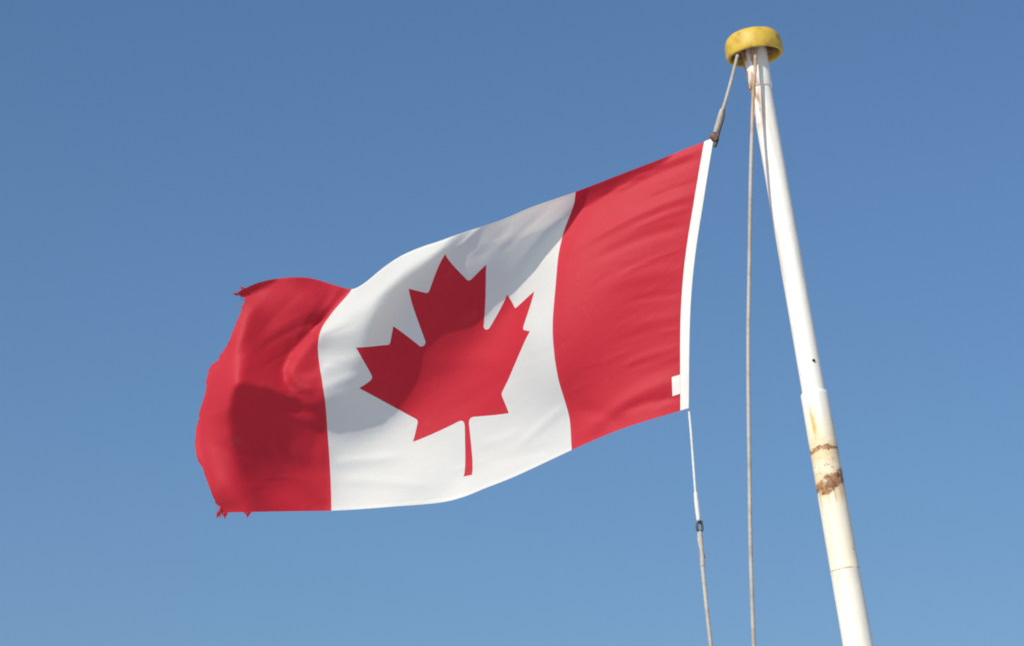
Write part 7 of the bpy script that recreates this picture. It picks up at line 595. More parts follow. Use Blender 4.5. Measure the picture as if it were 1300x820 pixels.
-14068 3951 -3445 -14111 3988 -3571 -14156 4029 -3698 -14202 4074 -3827 -14249 4122 -3955 -14299 4173 -4085 -14350 4223 -4214 -14403 4273 -4343 -14457 4321 -4472 -14513 4364 -4601 -14569 4401 -4731 -14625 4431 -4861 -14681 4454 -4991 -14736 4468 -5123 -14790 4472 -5256 -14843 4469 -5390 -14893 4459 -5525 -14942 4444 -5660 -14987 4421 -5798 -15028 4388 -5938 -15065 4347 -6080 -15099 4297 -6225 -15128 4241 -6373 -15153 4181 -6522 -15175 4120 -6672 -15193 4060 -6823 -15208 4001 -6974 -15221 3955 -7122 -15237 3959 -7256 -15257 4051 -7367 -15278 4172 -7471 -15294 4265 -7583 -15305 4341 -7701 -15314 4415 -7820 -15320 4488 -7939 -15323 4560 -8060 -15324 4634 -8180 -15321 4707 -8300 -15315 4783 -8420 -15306 4859 -8539 -15294 4936 -8659 -15279 5013 -8778 -15260 5089 -8897 -15238 5165 -9016 -15214 5239 -9136 -15186 5310 -9256 -15156 5377 -9376 -15124 5441 -9498 -15090 5500 -9620 -15055 5555 -9743 -15018 5602 -9868 -14981 5638 -9995 -14942 5661 -10125 -14903 5673 -10256 -14865 5678 -10390 -14826 5661 -10528 -14787 5630 -10668 -14750 5598 -10809 -14716 5567 -10948 -14684 5539 -11087 -14656 5524 -11222
-14208 3995 -3444 -14248 4035 -3569 -14288 4078 -3696 -14330 4123 -3824 -14374 4168 -3954 -14419 4213 -4086 -14466 4256 -4218 -14515 4297 -4351 -14566 4336 -4483 -14619 4369 -4616 -14672 4397 -4749 -14727 4420 -4883 -14782 4435 -5017 -14837 4440 -5152 -14891 4436 -5289 -14944 4427 -5426 -14995 4411 -5563 -15044 4388 -5702 -15090 4356 -5843 -15132 4315 -5986 -15170 4265 -6131 -15205 4208 -6279 -15235 4146 -6428 -15261 4083 -6579 -15284 4020 -6730 -15304 3960 -6880 -15321 3904 -7030 -15337 3871 -7175 -15357 3907 -7300 -15382 4017 -7405 -15404 4131 -7511 -15421 4212 -7626 -15434 4284 -7744 -15445 4355 -7863 -15453 4424 -7983 -15458 4494 -8103 -15459 4565 -8223 -15458 4635 -8344 -15453 4706 -8464 -15445 4777 -8584 -15433 4848 -8704 -15417 4920 -8823 -15398 4992 -8942 -15376 5065 -9061 -15351 5134 -9181 -15322 5199 -9301 -15290 5259 -9423 -15256 5316 -9545 -15220 5370 -9667 -15183 5420 -9791 -15144 5461 -9916 -15104 5489 -10044 -15064 5503 -10175 -15022 5502 -10309 -14981 5496 -10444 -14942 5484 -10579 -14902 5460 -10716 -14865 5438 -10853 -14831 5417 -10989 -14799 5399 -11124 -14771 5392 -11256
-14347 4037 -3447 -14384 4093 -3567 -14421 4133 -3696 -14458 4172 -3826 -14497 4209 -3959 -14537 4245 -4094 -14580 4279 -4229 -14625 4312 -4365 -14673 4341 -4501 -14723 4365 -4638 -14774 4386 -4774 -14827 4401 -4911 -14881 4408 -5048 -14936 4405 -5187 -14990 4396 -5326 -15043 4380 -5465 -15095 4359 -5605 -15145 4329 -5746 -15192 4290 -5890 -15236 4241 -6035 -15275 4186 -6183 -15311 4125 -6332 -15342 4059 -6483 -15370 3993 -6634 -15394 3930 -6785 -15415 3872 -6935 -15434 3822 -7083 -15453 3804 -7223 -15478 3868 -7340 -15504 3983 -7444 -15527 4082 -7553 -15546 4155 -7670 -15561 4223 -7789 -15573 4288 -7909 -15583 4354 -8029 -15590 4422 -8149 -15594 4492 -8269 -15594 4558 -8389 -15590 4623 -8510 -15582 4685 -8631 -15570 4749 -8752 -15554 4814 -8872 -15535 4883 -8991 -15512 4951 -9110 -15485 5015 -9230 -15455 5073 -9351 -15421 5124 -9474 -15385 5173 -9597 -15347 5220 -9721 -15308 5263 -9845 -15267 5297 -9970 -15225 5318 -10099 -15182 5324 -10231 -15139 5318 -10365 -15096 5307 -10499 -15055 5298 -10633 -15017 5288 -10766 -14980 5280 -10897 -14946 5271 -11029 -14914 5265 -11160 -14887 5268 -11288
-14483 4052 -3464 -14519 4146 -3572 -14552 4187 -3700 -14584 4216 -3834 -14617 4243 -3971 -14653 4268 -4109 -14691 4293 -4248 -14732 4316 -4388 -14776 4335 -4527 -14824 4352 -4667 -14874 4366 -4806 -14926 4374 -4945 -14979 4374 -5085 -15033 4365 -5226 -15087 4350 -5367 -15142 4331 -5508 -15195 4305 -5650 -15247 4270 -5793 -15295 4226 -5937 -15340 4175 -6084 -15382 4118 -6232 -15419 4056 -6381 -15452 3992 -6532 -15481 3928 -6682 -15506 3869 -6832 -15529 3817 -6981 -15550 3781 -7125 -15573 3785 -7258 -15600 3859 -7373 -15627 3957 -7481 -15649 4034 -7596 -15669 4099 -7715 -15686 4162 -7835 -15700 4223 -7955 -15712 4286 -8076 -15721 4354 -8195 -15727 4422 -8314 -15728 4485 -8434 -15725 4541 -8557 -15718 4594 -8679 -15706 4648 -8802 -15690 4707 -8922 -15670 4770 -9042 -15647 4833 -9161 -15619 4890 -9281 -15586 4939 -9404 -15551 4980 -9528 -15512 5020 -9652 -15472 5059 -9777 -15430 5094 -9902 -15387 5122 -10028 -15343 5139 -10157 -15299 5144 -10288 -15254 5142 -10420 -15211 5137 -10551 -15170 5137 -10681 -15132 5138 -10810 -15095 5138 -10938 -15061 5141 -11065 -15030 5148 -11191 -15003 5163 -11315
-14618 4076 -3481 -14652 4178 -3587 -14681 4235 -3710 -14707 4254 -3848 -14735 4268 -3990 -14765 4281 -4132 -14798 4295 -4275 -14836 4308 -4418 -14877 4320 -4560 -14922 4331 -4702 -14971 4340 -4843 -15022 4342 -4984 -15075 4335 -5127 -15129 4321 -5270 -15184 4302 -5412 -15240 4279 -5554 -15295 4250 -5697 -15348 4214 -5840 -15399 4172 -5984 -15447 4124 -6129 -15490 4073 -6275 -15530 4019 -6422 -15565 3963 -6570 -15596 3910 -6718 -15623 3864 -6864 -15649 3828 -7008 -15672 3811 -7147 -15697 3829 -7277 -15724 3886 -7396 -15749 3951 -7513 -15772 4007 -7634 -15792 4065 -7754 -15811 4122 -7875 -15827 4178 -7996 -15842 4240 -8116 -15853 4309 -8234 -15862 4377 -8353 -15865 4437 -8473 -15863 4488 -8596 -15856 4533 -8720 -15844 4579 -8843 -15828 4632 -8964 -15808 4690 -9084 -15784 4746 -9204 -15754 4792 -9326 -15719 4830 -9450 -15681 4863 -9576 -15641 4895 -9701 -15598 4926 -9826 -15554 4953 -9952 -15509 4975 -10079 -15463 4991 -10207 -15418 5001 -10336 -15373 5006 -10465 -15329 5007 -10594 -15288 5013 -10721 -15249 5022 -10846 -15212 5027 -10971 -15179 5038 -11095 -15149 5058 -11216 -15122 5085 -11336
-14754 4107 -3501 -14782 4204 -3608 -14807 4275 -3728 -14827 4283 -3870 -14849 4286 -4015 -14873 4286 -4162 -14902 4289 -4308 -14936 4293 -4454 -14975 4299 -4599 -15019 4305 -4742 -15066 4308 -4885 -15116 4304 -5029 -15169 4292 -5173 -15223 4274 -5317 -15280 4253 -5460 -15337 4229 -5602 -15394 4201 -5744 -15451 4170 -5885 -15505 4137 -6026 -15556 4102 -6167 -15603 4066 -6308 -15646 4028 -6450 -15684 3991 -6593 -15718 3958 -6735 -15748 3931 -6876 -15775 3914 -7014 -15801 3910 -7150 -15826 3927 -7280 -15851 3959 -7406 -15875 3997 -7531 -15898 4040 -7655 -15920 4091 -7777 -15941 4142 -7899 -15959 4196 -8020 -15976 4255 -8140 -15990 4324 -8258 -16001 4396 -8375 -16007 4459 -8494 -16007 4509 -8617 -16001 4550 -8741 -15990 4591 -8864 -15974 4637 -8986 -15953 4686 -9107 -15927 4730 -9229 -15895 4764 -9353 -15858 4788 -9480 -15818 4810 -9607 -15774 4831 -9734 -15729 4851 -9862 -15682 4866 -9990 -15634 4878 -10119 -15586 4887 -10247 -15539 4896 -10375 -15493 4904 -10503 -15449 4909 -10630 -15407 4918 -10754 -15368 4935 -10876 -15332 4954 -10996 -15299 4975 -11116 -15270 5004 -11233 -15245 5041 -11349
-14886 4130 -3527 -14910 4222 -3636 -14930 4303 -3753 -14944 4302 -3899 -14959 4295 -4048 -14978 4284 -4198 -15003 4275 -4348 -15034 4272 -4496 -15071 4272 -4643 -15113 4274 -4787 -15159 4273 -4932 -15209 4264 -5077 -15262 4248 -5222 -15317 4228 -5367 -15375 4207 -5509 -15434 4187 -5650 -15495 4166 -5789 -15555 4147 -5926 -15614 4132 -6061 -15670 4119 -6194 -15722 4107 -6328 -15769 4094 -6463 -15810 4082 -6598 -15846 4071 -6733 -15878 4063 -6869 -15907 4058 -7005 -15933 4060 -7139 -15958 4069 -7271 -15982 4087 -7402 -16006 4114 -7529 -16031 4153 -7654 -16055 4199 -7777 -16077 4246 -7900 -16098 4297 -8022 -16118 4354 -8143 -16135 4419 -8261 -16148 4487 -8379 -16156 4544 -8499 -16157 4587 -8622 -16152 4622 -8747 -16141 4654 -8872 -16124 4689 -8996 -16102 4725 -9119 -16074 4754 -9244 -16039 4773 -9371 -16000 4785 -9500 -15957 4794 -9629 -15911 4803 -9759 -15862 4810 -9888 -15812 4813 -10019 -15761 4814 -10150 -15711 4816 -10280 -15662 4821 -10408 -15615 4830 -10535 -15570 4840 -10659 -15528 4856 -10781 -15490 4881 -10899 -15455 4915 -11014 -15423 4950 -11127 -15395 4990 -11240 -15370 5032 -11353
-15016 4143 -3561 -15034 4230 -3673 -15048 4310 -3791 -15056 4310 -3937 -15065 4296 -4088 -15080 4278 -4240 -15100 4260 -4393 -15129 4248 -4543 -15164 4244 -4690 -15205 4243 -4836 -15251 4237 -4981 -15301 4225 -5127 -15354 4209 -5273 -15411 4191 -5416 -15470 4175 -5557 -15533 4162 -5695 -15598 4156 -5828 -15663 4159 -5958 -15728 4169 -6084 -15790 4185 -6208 -15847 4200 -6333 -15898 4209 -6461 -15942 4215 -6591 -15979 4217 -6723 -16012 4218 -6857 -16040 4219 -6991 -16066 4223 -7125 -16091 4231 -7258 -16115 4247 -7389 -16140 4272 -7517 -16166 4308 -7642 -16192 4350 -7766 -16217 4393 -7890 -16240 4440 -8013 -16262 4492 -8134 -16281 4549 -8255 -16296 4606 -8375 -16305 4652 -8498 -16308 4685 -8623 -16303 4711 -8750 -16292 4734 -8876 -16275 4756 -9003 -16251 4776 -9129 -16221 4790 -9256 -16185 4797 -9385 -16143 4798 -9516 -16097 4796 -9647 -16048 4795 -9778 -15996 4791 -9910 -15943 4785 -10042 -15890 4778 -10175 -15838 4774 -10306 -15787 4777 -10434 -15739 4788 -10559 -15694 4805 -10681 -15652 4828 -10800 -15614 4861 -10914 -15580 4906 -11024 -15550 4957 -11132 -15523 5007 -11241 -15499 5056 -11350
-15142 4145 -3606 -15153 4231 -3719 -15161 4310 -3837 -15163 4309 -3983 -15167 4290 -4134 -15177 4268 -4287 -15195 4246 -4440 -15221 4229 -4591 -15256 4222 -4739 -15297 4217 -4885 -15343 4209 -5031 -15394 4198 -5177 -15447 4185 -5321 -15505 4173 -5462 -15568 4167 -5600 -15634 4169 -5732 -15704 4186 -5858 -15777 4217 -5977 -15848 4256 -6094 -15916 4293 -6210 -15977 4322 -6330 -16031 4344 -6454 -16076 4359 -6581 -16114 4369 -6711 -16145 4376 -6843 -16173 4382 -6977 -16198 4389 -7110 -16223 4399 -7243 -16248 4415 -7374 -16274 4440 -7502 -16301 4473 -7628 -16329 4511 -7753 -16356 4552 -7877 -16382 4594 -8000 -16406 4639 -8124 -16427 4686 -8247 -16444 4730 -8370 -16455 4764 -8496 -16458 4787 -8623 -16455 4804 -8752 -16444 4817 -8880 -16425 4826 -9009 -16400 4833 -9137 -16368 4834 -9267 -16330 4830 -9397 -16286 4823 -9529 -16237 4814 -9661 -16185 4804 -9793 -16131 4794 -9926 -16075 4782 -10060 -16020 4770 -10193 -15966 4762 -10325 -15914 4765 -10453 -15865 4779 -10577 -15820 4803 -10697 -15778 4834 -10812 -15741 4874 -10923 -15708 4927 -11029 -15679 4987 -11132 -15653 5046 -11236 -15630 5099 -11343
-15260 4145 -3661 -15267 4230 -3773 -15270 4307 -3890 -15265 4301 -4036 -15264 4281 -4186 -15271 4259 -4337 -15288 4238 -4489 -15314 4221 -4639 -15349 4212 -4786 -15391 4206 -4932 -15438 4200 -5077 -15489 4194 -5221 -15544 4189 -5362 -15603 4188 -5500 -15668 4198 -5633 -15739 4223 -5757 -15815 4265 -5874 -15894 4318 -5985 -15972 4371 -6096 -16045 4418 -6208 -16111 4455 -6325 -16166 4483 -6446 -16212 4504 -6571 -16249 4520 -6700 -16279 4531 -6831 -16305 4541 -6964 -16328 4550 -7098 -16352 4562 -7230 -16378 4579 -7361 -16405 4603 -7489 -16434 4635 -7615 -16464 4670 -7740 -16493 4708 -7864 -16522 4746 -7989 -16548 4785 -8114 -16572 4822 -8239 -16591 4855 -8366 -16603 4878 -8494 -16608 4892 -8623 -16605 4900 -8753 -16594 4903 -8884 -16575 4902 -9014 -16549 4897 -9144 -16515 4889 -9275 -16475 4878 -9406 -16429 4864 -9538 -16378 4850 -9670 -16324 4836 -9803 -16267 4821 -9936 -16209 4806 -10070 -16152 4792 -10204 -16096 4784 -10336 -16043 4786 -10465 -15994 4803 -10588 -15949 4832 -10706 -15907 4869 -10819 -15870 4915 -10926 -15838 4972 -11029 -15810 5037 -11129 -15785 5100 -11229 -15762 5156 -11332
-15375 4140 -3723 -15378 4226 -3833 -15375 4302 -3949 -15364 4289 -4094 -15359 4272 -4241 -15363 4255 -4389 -15380 4240 -4536 -15407 4228 -4684 -15445 4221 -4829 -15488 4220 -4973 -15537 4220 -5116 -15589 4223 -5256 -15645 4230 -5394 -15706 4245 -5527 -15774 4274 -5653 -15848 4319 -5771 -15930 4376 -5882 -16014 4438 -5989 -16098 4497 -6096 -16177 4548 -6205 -16246 4590 -6318 -16303 4623 -6437 -16349 4648 -6562 -16384 4666 -6690 -16411 4679 -6822 -16434 4690 -6955 -16456 4701 -7089 -16479 4714 -7221 -16505 4733 -7352 -16534 4758 -7479 -16564 4789 -7605 -16596 4823 -7729 -16628 4858 -7854 -16659 4893 -7979 -16688 4926 -8105 -16714 4957 -8232 -16736 4981 -8361 -16750 4996 -8491 -16757 5002 -8623 -16754 5002 -8754 -16743 4996 -8885 -16724 4987 -9016 -16697 4974 -9147 -16662 4960 -9278 -16621 4944 -9410 -16573 4927 -9542 -16520 4910 -9674 -16463 4893 -9806 -16404 4878 -9939 -16345 4862 -10073 -16286 4848 -10207 -16229 4839 -10339 -16175 4841 -10469 -16125 4858 -10592 -16080 4889 -10710 -16038 4930 -10821 -16002 4980 -10926 -15970 5039 -11025 -15943 5104 -11121 -15918 5169 -11218 -15896 5226 -11320
-15490 4133 -3788 -15488 4220 -3898 -15480 4292 -4012 -15463 4280 -4153 -15453 4269 -4296 -15455 4260 -4438 -15473 4253 -4582 -15504 4250 -4725 -15545 4252 -4867 -15592 4259 -5007 -15642 4270 -5146 -15696 4285 -5283 -15752 4305 -5416 -15814 4336 -5545 -15882 4379 -5666 -15959 4434 -5781 -16045 4496 -5888 -16135 4560 -5993 -16225 4621 -6096 -16309 4675 -6202 -16382 4720 -6313 -16441 4755 -6431 -16485 4782 -6555 -16517 4802 -6684 -16542 4816 -6816 -16562 4827 -6950 -16582 4839 -7084 -16603 4854 -7216 -16630 4875 -7346 -16660 4901 -7472 -16693 4933 -7597 -16727 4967 -7721 -16761 5001 -7845 -16794 5034 -7970 -16826 5063 -8097 -16855 5089 -8226 -16879 5107 -8356 -16896 5116 -8488 -16903 5116 -8621 -16901 5109 -8754 -16890 5097 -8885 -16870 5082 -9017 -16843 5064 -9148 -16809 5046 -9279 -16766 5027 -9410 -16717 5008 -9541 -16662 4990 -9672 -16603 4974 -9804 -16543 4959 -9936 -16482 4944 -10069 -16422 4931 -10203 -16365 4921 -10336 -16310 4922 -10466 -16259 4937 -10591 -16213 4968 -10709 -16172 5010 -10820 -16136 5062 -10922 -16105 5121 -11019 -16078 5184 -11112 -16054 5248 -11206 -16032 5306 -11305
-15605 4126 -3854 -15599 4215 -3961 -15585 4283 -4074 -15563 4277 -4211 -15549 4274 -4348 -15550 4274 -4486 -15571 4277 -4625 -15606 4283 -4763 -15650 4295 -4901 -15701 4313 -5037 -15753 4335 -5172 -15807 4362 -5304 -15864 4394 -5434 -15926 4436 -5559 -15994 4486 -5679 -16071 4544 -5792 -16160 4607 -5898 -16254 4672 -5999 -16349 4734 -6100 -16439 4789 -6204 -16517 4835 -6313 -16576 4871 -6430 -16617 4899 -6554 -16647 4919 -6684 -16669 4934 -6817 -16687 4946 -6951 -16704 4959 -7085 -16725 4976 -7217 -16753 4999 -7345 -16785 5028 -7470 -16820 5060 -7594 -16856 5095 -7717 -16892 5129 -7840 -16926 5160 -7965 -16960 5188 -8092 -16991 5210 -8222 -17017 5224 -8354 -17037 5228 -8487 -17046 5224 -8621 -17044 5212 -8754 -17032 5196 -8886 -17013 5177 -9017 -16986 5156 -9148 -16951 5136 -9278 -16909 5115 -9408 -16859 5097 -9539 -16802 5079 -9669 -16742 5064 -9800 -16681 5050 -9931 -16619 5036 -10062 -16559 5023 -10196 -16501 5013 -10330 -16446 5012 -10462 -16395 5025 -10588 -16348 5054 -10707 -16307 5096 -10818 -16271 5148 -10919 -16241 5206 -11012 -16214 5268 -11103 -16191 5329 -11195 -16169 5385 -11292
-15719 4124 -3915 -15711 4213 -4020 -15694 4282 -4131 -15670 4282 -4264 -15653 4286 -4397 -15653 4294 -4531 -15677 4305 -4666 -15715 4319 -4801 -15762 4339 -4935 -15814 4364 -5067 -15868 4395 -5198 -15923 4431 -5328 -15980 4472 -5454 -16041 4519 -5577 -16108 4572 -5696 -16184 4632 -5808 -16276 4695 -5912 -16373 4760 -6013 -16470 4821 -6113 -16562 4875 -6216 -16643 4921 -6323 -16703 4958 -6439 -16742 4986 -6564 -16770 5007 -6693 -16791 5021 -6826 -16808 5035 -6960 -16825 5050 -7094 -16845 5069 -7225 -16874 5094 -7352 -16909 5124 -7476 -16945 5158 -7599 -16982 5193 -7721 -17019 5227 -7844 -17054 5258 -7968 -17089 5284 -8095 -17121 5304 -8225 -17149 5315 -8358 -17170 5317 -8492 -17181 5310 -8626 -17178 5295 -8759 -17166 5276 -8890 -17147 5255 -9021 -17120 5233 -9151 -17087 5211 -9281 -17045 5190 -9411 -16994 5171 -9541 -16938 5155 -9670 -16878 5140 -9800 -16816 5127 -9930 -16754 5114 -10061 -16694 5102 -10194 -16637 5091 -10328 -16582 5089 -10460 -16531 5099 -10587 -16484 5127 -10707 -16442 5169 -10818 -16407 5220 -10918 -16377 5277 -11010 -16351 5337 -11099 -16328 5396 -11190 -16306 5450 -11286"""
FLAG_ORIGIN = (0.6370, 9.0068, 4.9798)
G = np.array([[int(t) for t in ln.split()] for ln in GRID.strip().split('\n')], float).reshape(121, 61, 3) / 10000.0
# one extra station on every side so the cloth can be sampled up to its hems
G = np.concatenate([2 * G[:1] - G[1:2], G, 2 * G[-1:] - G[-2:-1]], 0)
G = np.concatenate([2 * G[:, :1] - G[:, 1:2], G, 2 * G[:, -1:] - G[:, -2:-1]], 1)

def crw(t):
    return np.stack([-.5 * t + t * t - .5 * t ** 3, 1 - 2.5 * t * t + 1.5 * t ** 3, .5 * t + 2 * t * t - 1.5 * t ** 3, -.5 * t * t + .5 * t ** 3], -1)

def base_pos(uv):
    """(n, 2) flag coordinates (0..1 along the fly, 0..1 down the hoist) to metres"""
    uv = np.atleast_2d(uv)
    cu = np.clip(uv[:, 0], 0, 1); cv = np.clip(uv[:, 1], 0, 1)
    a = cu * 120; i = np.minimum(a.astype(int), 119); wu = crw(a - i)
    b = cv * 60; j = np.minimum(b.astype(int), 59); wv = crw(b - j)
    out = np.zeros((len(uv), 3))
    for p in range(4):
        for q in range(4):
            out += (wu[:, p] * wv[:, q])[:, None] * G[i + p, j + q]
    # beyond the hoist edge carry on straight
    over = np.minimum(uv[:, 0], 0)
    if np.any(over < 0):
        k = over < 0
        e = base_pos(np.c_[np.zeros(k.sum()), cv[k]]); f = base_pos(np.c_[np.full(k.sum(), .02), cv[k]])
        out[k] = e + (e - f) / .02 * (-over[k])[:, None]
    return out

def base_nrm(uv):
    e = 0.004
    uv = np.atleast_2d(uv)
    c = np.c_[np.clip(uv[:, 0], e, 1 - e), np.clip(uv[:, 1], e, 1 - e)]
    du = base_pos(c + [e, 0]) - base_pos(c - [e, 0]); dv = base_pos(c + [0, e]) - base_pos(c - [0, e])
    n = np.cross(du, dv)
    return n / np.linalg.norm(n, axis=1)[:, None]      # towards the viewer's side

# creases: (u0, v0, u1, v1, width, height) - width in hoist lengths, height in metres
CREASES = [(0.008, 0.033, 0.175, 0.067, 0.02, 0.0052699999999999995),
           (0.008, 0.067, 0.133, 0.083, 0.016, -0.0032400000000000003),
           (0.0, 0.2, 0.2, 0.233, 0.02, 0.0044599999999999996),
           (0.008, 0.317, 0.167, 0.317, 0.022, -0.00365),
           (0.008, 0.25, 0.108, 0.267, 0.014, 0.0024300000000000003),
           (0.0, 0.483, 0.142, 0.45, 0.03, 0.00304),
           (0.0, 0.883, 0.217, 0.95, 0.03, 0.0064800000000000005),
           (0.0, 0.95, 0.133, 0.95, 0.018, -0.00405),
           (0.225, 0.85, 0.133, 1.0, 0.03, -0.00365),
           (0.0, 0.65, 0.1, 0.65, 0.022, 0.0020299999999999997),
           (0.367, 0.867, 0.258, 0.85, 0.02, 0.0035099999999999997),
           (0.467, 0.833, 0.375, 0.817, 0.018, 0.00216),
           (0.442, 0.917, 0.292, 0.933, 0.022, -0.00216),
           (0.742, 0.833, 0.633, 0.8, 0.022, 0.0032400000000000003),
           (0.733, 0.9, 0.575, 0.917, 0.02, 0.0020299999999999997),
           (0.75, 0.533, 0.692, 0.467, 0.016, 0.0035099999999999997),
           (0.742, 0.45, 0.7, 0.417, 0.02, 0.0016200000000000001),
           (0.725, 0.283, 0.683, 0.267, 0.02, -0.0016200000000000001),
           (0.567, 0.5, 0.392, 0.55, 0.035, 0.00216),
           (0.533, 0.667, 0.367, 0.65, 0.03, -0.00189),
           (0.458, 0.0, 0.483, 0.083, 0.016, 0.00405),
           (0.475, 0.033, 0.483, 0.167, 0.016, -0.0027),
           (0.375, 0.05, 0.45, 0.15, 0.03, 0.00216),
           (0.3, 0.017, 0.383, 0.167, 0.022, 0.00216),
           (0.75, 0.033, 0.867, 0.267, 0.03, 0.00216),
           (0.825, 0.033, 0.908, 0.217, 0.03, -0.00189),
           (0.75, 0.133, 0.883, 0.333, 0.022, -0.0016200000000000001),
           (0.758, 0.633, 0.833, 0.6, 0.022, 0.0035099999999999997),
           (0.775, 0.767, 0.858, 0.75, 0.03, 0.00135),
           (0.958, 0.683, 0.983, 0.967, 0.03, 0.0024300000000000003),
           (0.983, 0.533, 0.983, 0.817, 0.02, -0.00189),
           (0.008, 0.4, 0.117, 0.433, 0.012, 0.0014),
           (0.0, 0.567, 0.1, 0.55, 0.013, -0.00176),
           (0.0, 0.767, 0.117, 0.783, 0.016, 0.0020299999999999997),
           (0.0, 0.15, 0.092, 0.167, 0.012, -0.0016),
           (0.183, 0.133, 0.217, 0.283, 0.03, 0.0027),
           (0.0, 0.7, 0.042, 0.7, 0.01, 0.0012),
           (0.0, 0.817, 0.042, 0.817, 0.01, -0.0012),
           (0.125, 0.433, 0.067, 0.417, 0.008, 0.0005600000000000001),
           (0.042, 0.517, 0.0, 0.467, 0.012, -0.00054),
           (0.033, 0.433, 0.008, 0.433, 0.016, -0.00078),
           (0.067, 0.517, 0.0, 0.5, 0.015, 0.00086),
           (0.942, 0.883, 0.85, 0.867, 0.01, 0.00087),
           (0.917, 0.8, 0.85, 0.783, 0.012, 0.00075),
           (0.883, 0.867, 0.8, 0.883, 0.009, 0.00098),
           (0.867, 0.717, 0.825, 0.7, 0.015, 0.00057),
           (0.05, 0.95, 0.017, 0.95, 0.009, 0.00066),
           (0.717, 0.683, 0.65, 0.617, 0.011, 0.00073),
           (0.95, 0.3, 0.917, 0.3, 0.012, -0.00098),
           (0.192, 0.7, 0.1, 0.717, 0.011, 0.00098),
           (0.908, 0.533, 0.85, 0.483, 0.012, 0.00066),
           (0.675, 0.433, 0.575, 0.383, 0.012, 0.00041),
           (0.483, 0.133, 0.425, 0.117, 0.013, 0.00061),
           (0.867, 0.4, 0.8, 0.367, 0.013, -0.00098),
           (0.125, 0.633, 0.083, 0.617, 0.011, 0.00058),
           (0.108, 0.1, 0.05, 0.117, 0.014, 0.00094),
           (0.65, 0.433, 0.575, 0.417, 0.013, 0.0008),
           (0.058, 0.933, 0.025, 0.933, 0.014, -0.00126),
           (0.65, 0.267, 0.592, 0.3, 0.015, -0.00092),
           (0.1, 0.117, 0.025, 0.2, 0.013, 0.00078),
           (0.942, 0.433, 0.883, 0.383, 0.015, -0.0005200000000000001),
           (0.375, 0.633, 0.283, 0.667, 0.012, -0.00041999999999999996),
           (0.458, 0.767, 0.325, 0.717, 0.015, 0.00047),
           (0.242, 0.8, 0.175, 0.8, 0.01, 0.00075),
           (0.092, 0.25, 0.05, 0.233, 0.011, -0.0006),
           (0.067, 0.533, 0.0, 0.483, 0.011, -0.00047),
           (1.0, 0.3, 0.95, 0.283, 0.015, 0.00078),
           (1.0, 0.333, 0.967, 0.3, 0.012, 0.00043),
           (0.083, 0.833, 0.0, 0.85, 0.012, -0.00091),
           (0.125, 0.383, 0.083, 0.383, 0.011, 0.00075),
           (0.175, 0.417, 0.142, 0.383, 0.011, -0.00074),
           (0.133, 0.683, 0.075, 0.667, 0.013, -0.0010400000000000001),
           (0.617, 0.567, 0.533, 0.517, 0.012, -0.00053),
           (0.108, 0.8, 0.067, 0.8, 0.009, -0.0009599999999999999),
           (0.042, 0.783, 0.0, 0.783, 0.015, 0.00108),
           (0.5, 0.217, 0.433, 0.217, 0.008, -0.00054),
           (0.125, 0.617, 0.058, 0.567, 0.011, -0.00041999999999999996),
           (0.125, 0.7, 0.083, 0.717, 0.01, -0.00041999999999999996),
           (0.875, 0.717, 0.842, 0.7, 0.008, 0.00092),
           (0.258, 0.983, 0.167, 0.933, 0.012, 0.00055),
           (0.325, 0.6, 0.208, 0.583, 0.015, -0.00065),
           (0.533, 0.883, 0.45, 0.9, 0.009, 0.00094),
           (0.242, 0.767, 0.142, 0.733, 0.014, -0.00047999999999999996),
           (0.983, 0.55, 0.883, 0.517, 0.015, 0.0008)]
def wrinkle(uv):
    x = uv[:, 0] * 2; y = uv[:, 1]
    h = np.zeros(len(uv))
    for u0, v0, u1, v1, w, a in CREASES:
        ax, ay, bx, by = u0 * 2, v0, u1 * 2, v1
        L = math.hypot(bx - ax, by - ay); ex, ey = (bx - ax) / L, (by - ay) / L
        s = (x - ax) * ex + (y - ay) * ey; d = -(x - ax) * ey + (y - ay) * ex
        d = d + 0.018 * np.sin(s * 9 + u0 * 40)
        t = np.clip(s / L, -0.6, 1.6)
        fade = np.exp(-np.maximum(0, np.abs(t - .5) - .28) ** 2 / .045)
        h += a * np.exp(-(d / w) ** 2) * fade
    return h

def pos(uv):
    uv = np.atleast_2d(np.asarray(uv, float))
    return base_pos(uv) + base_nrm(uv) * wrinkle(uv)[:, None]

def nrm(uv):
    e = 0.003
    uv = np.atleast_2d(np.asarray(uv, float))
    c = np.c_[np.clip(uv[:, 0], e - .02, 1 - e), np.clip(uv[:, 1], e, 1 - e)]
    du = pos(c + [e, 0]) - pos(c - [e, 0]); dv = pos(c + [0, e]) - pos(c - [0, e])
    n = np.cross(du, dv)
    return n / np.linalg.norm(n, axis=1)[:, None]

flag = empty('flag', FLAG_ORIGIN)
tag(flag, 'red and white maple leaf flag blowing from a rope, frayed at its free edge', 'flag')

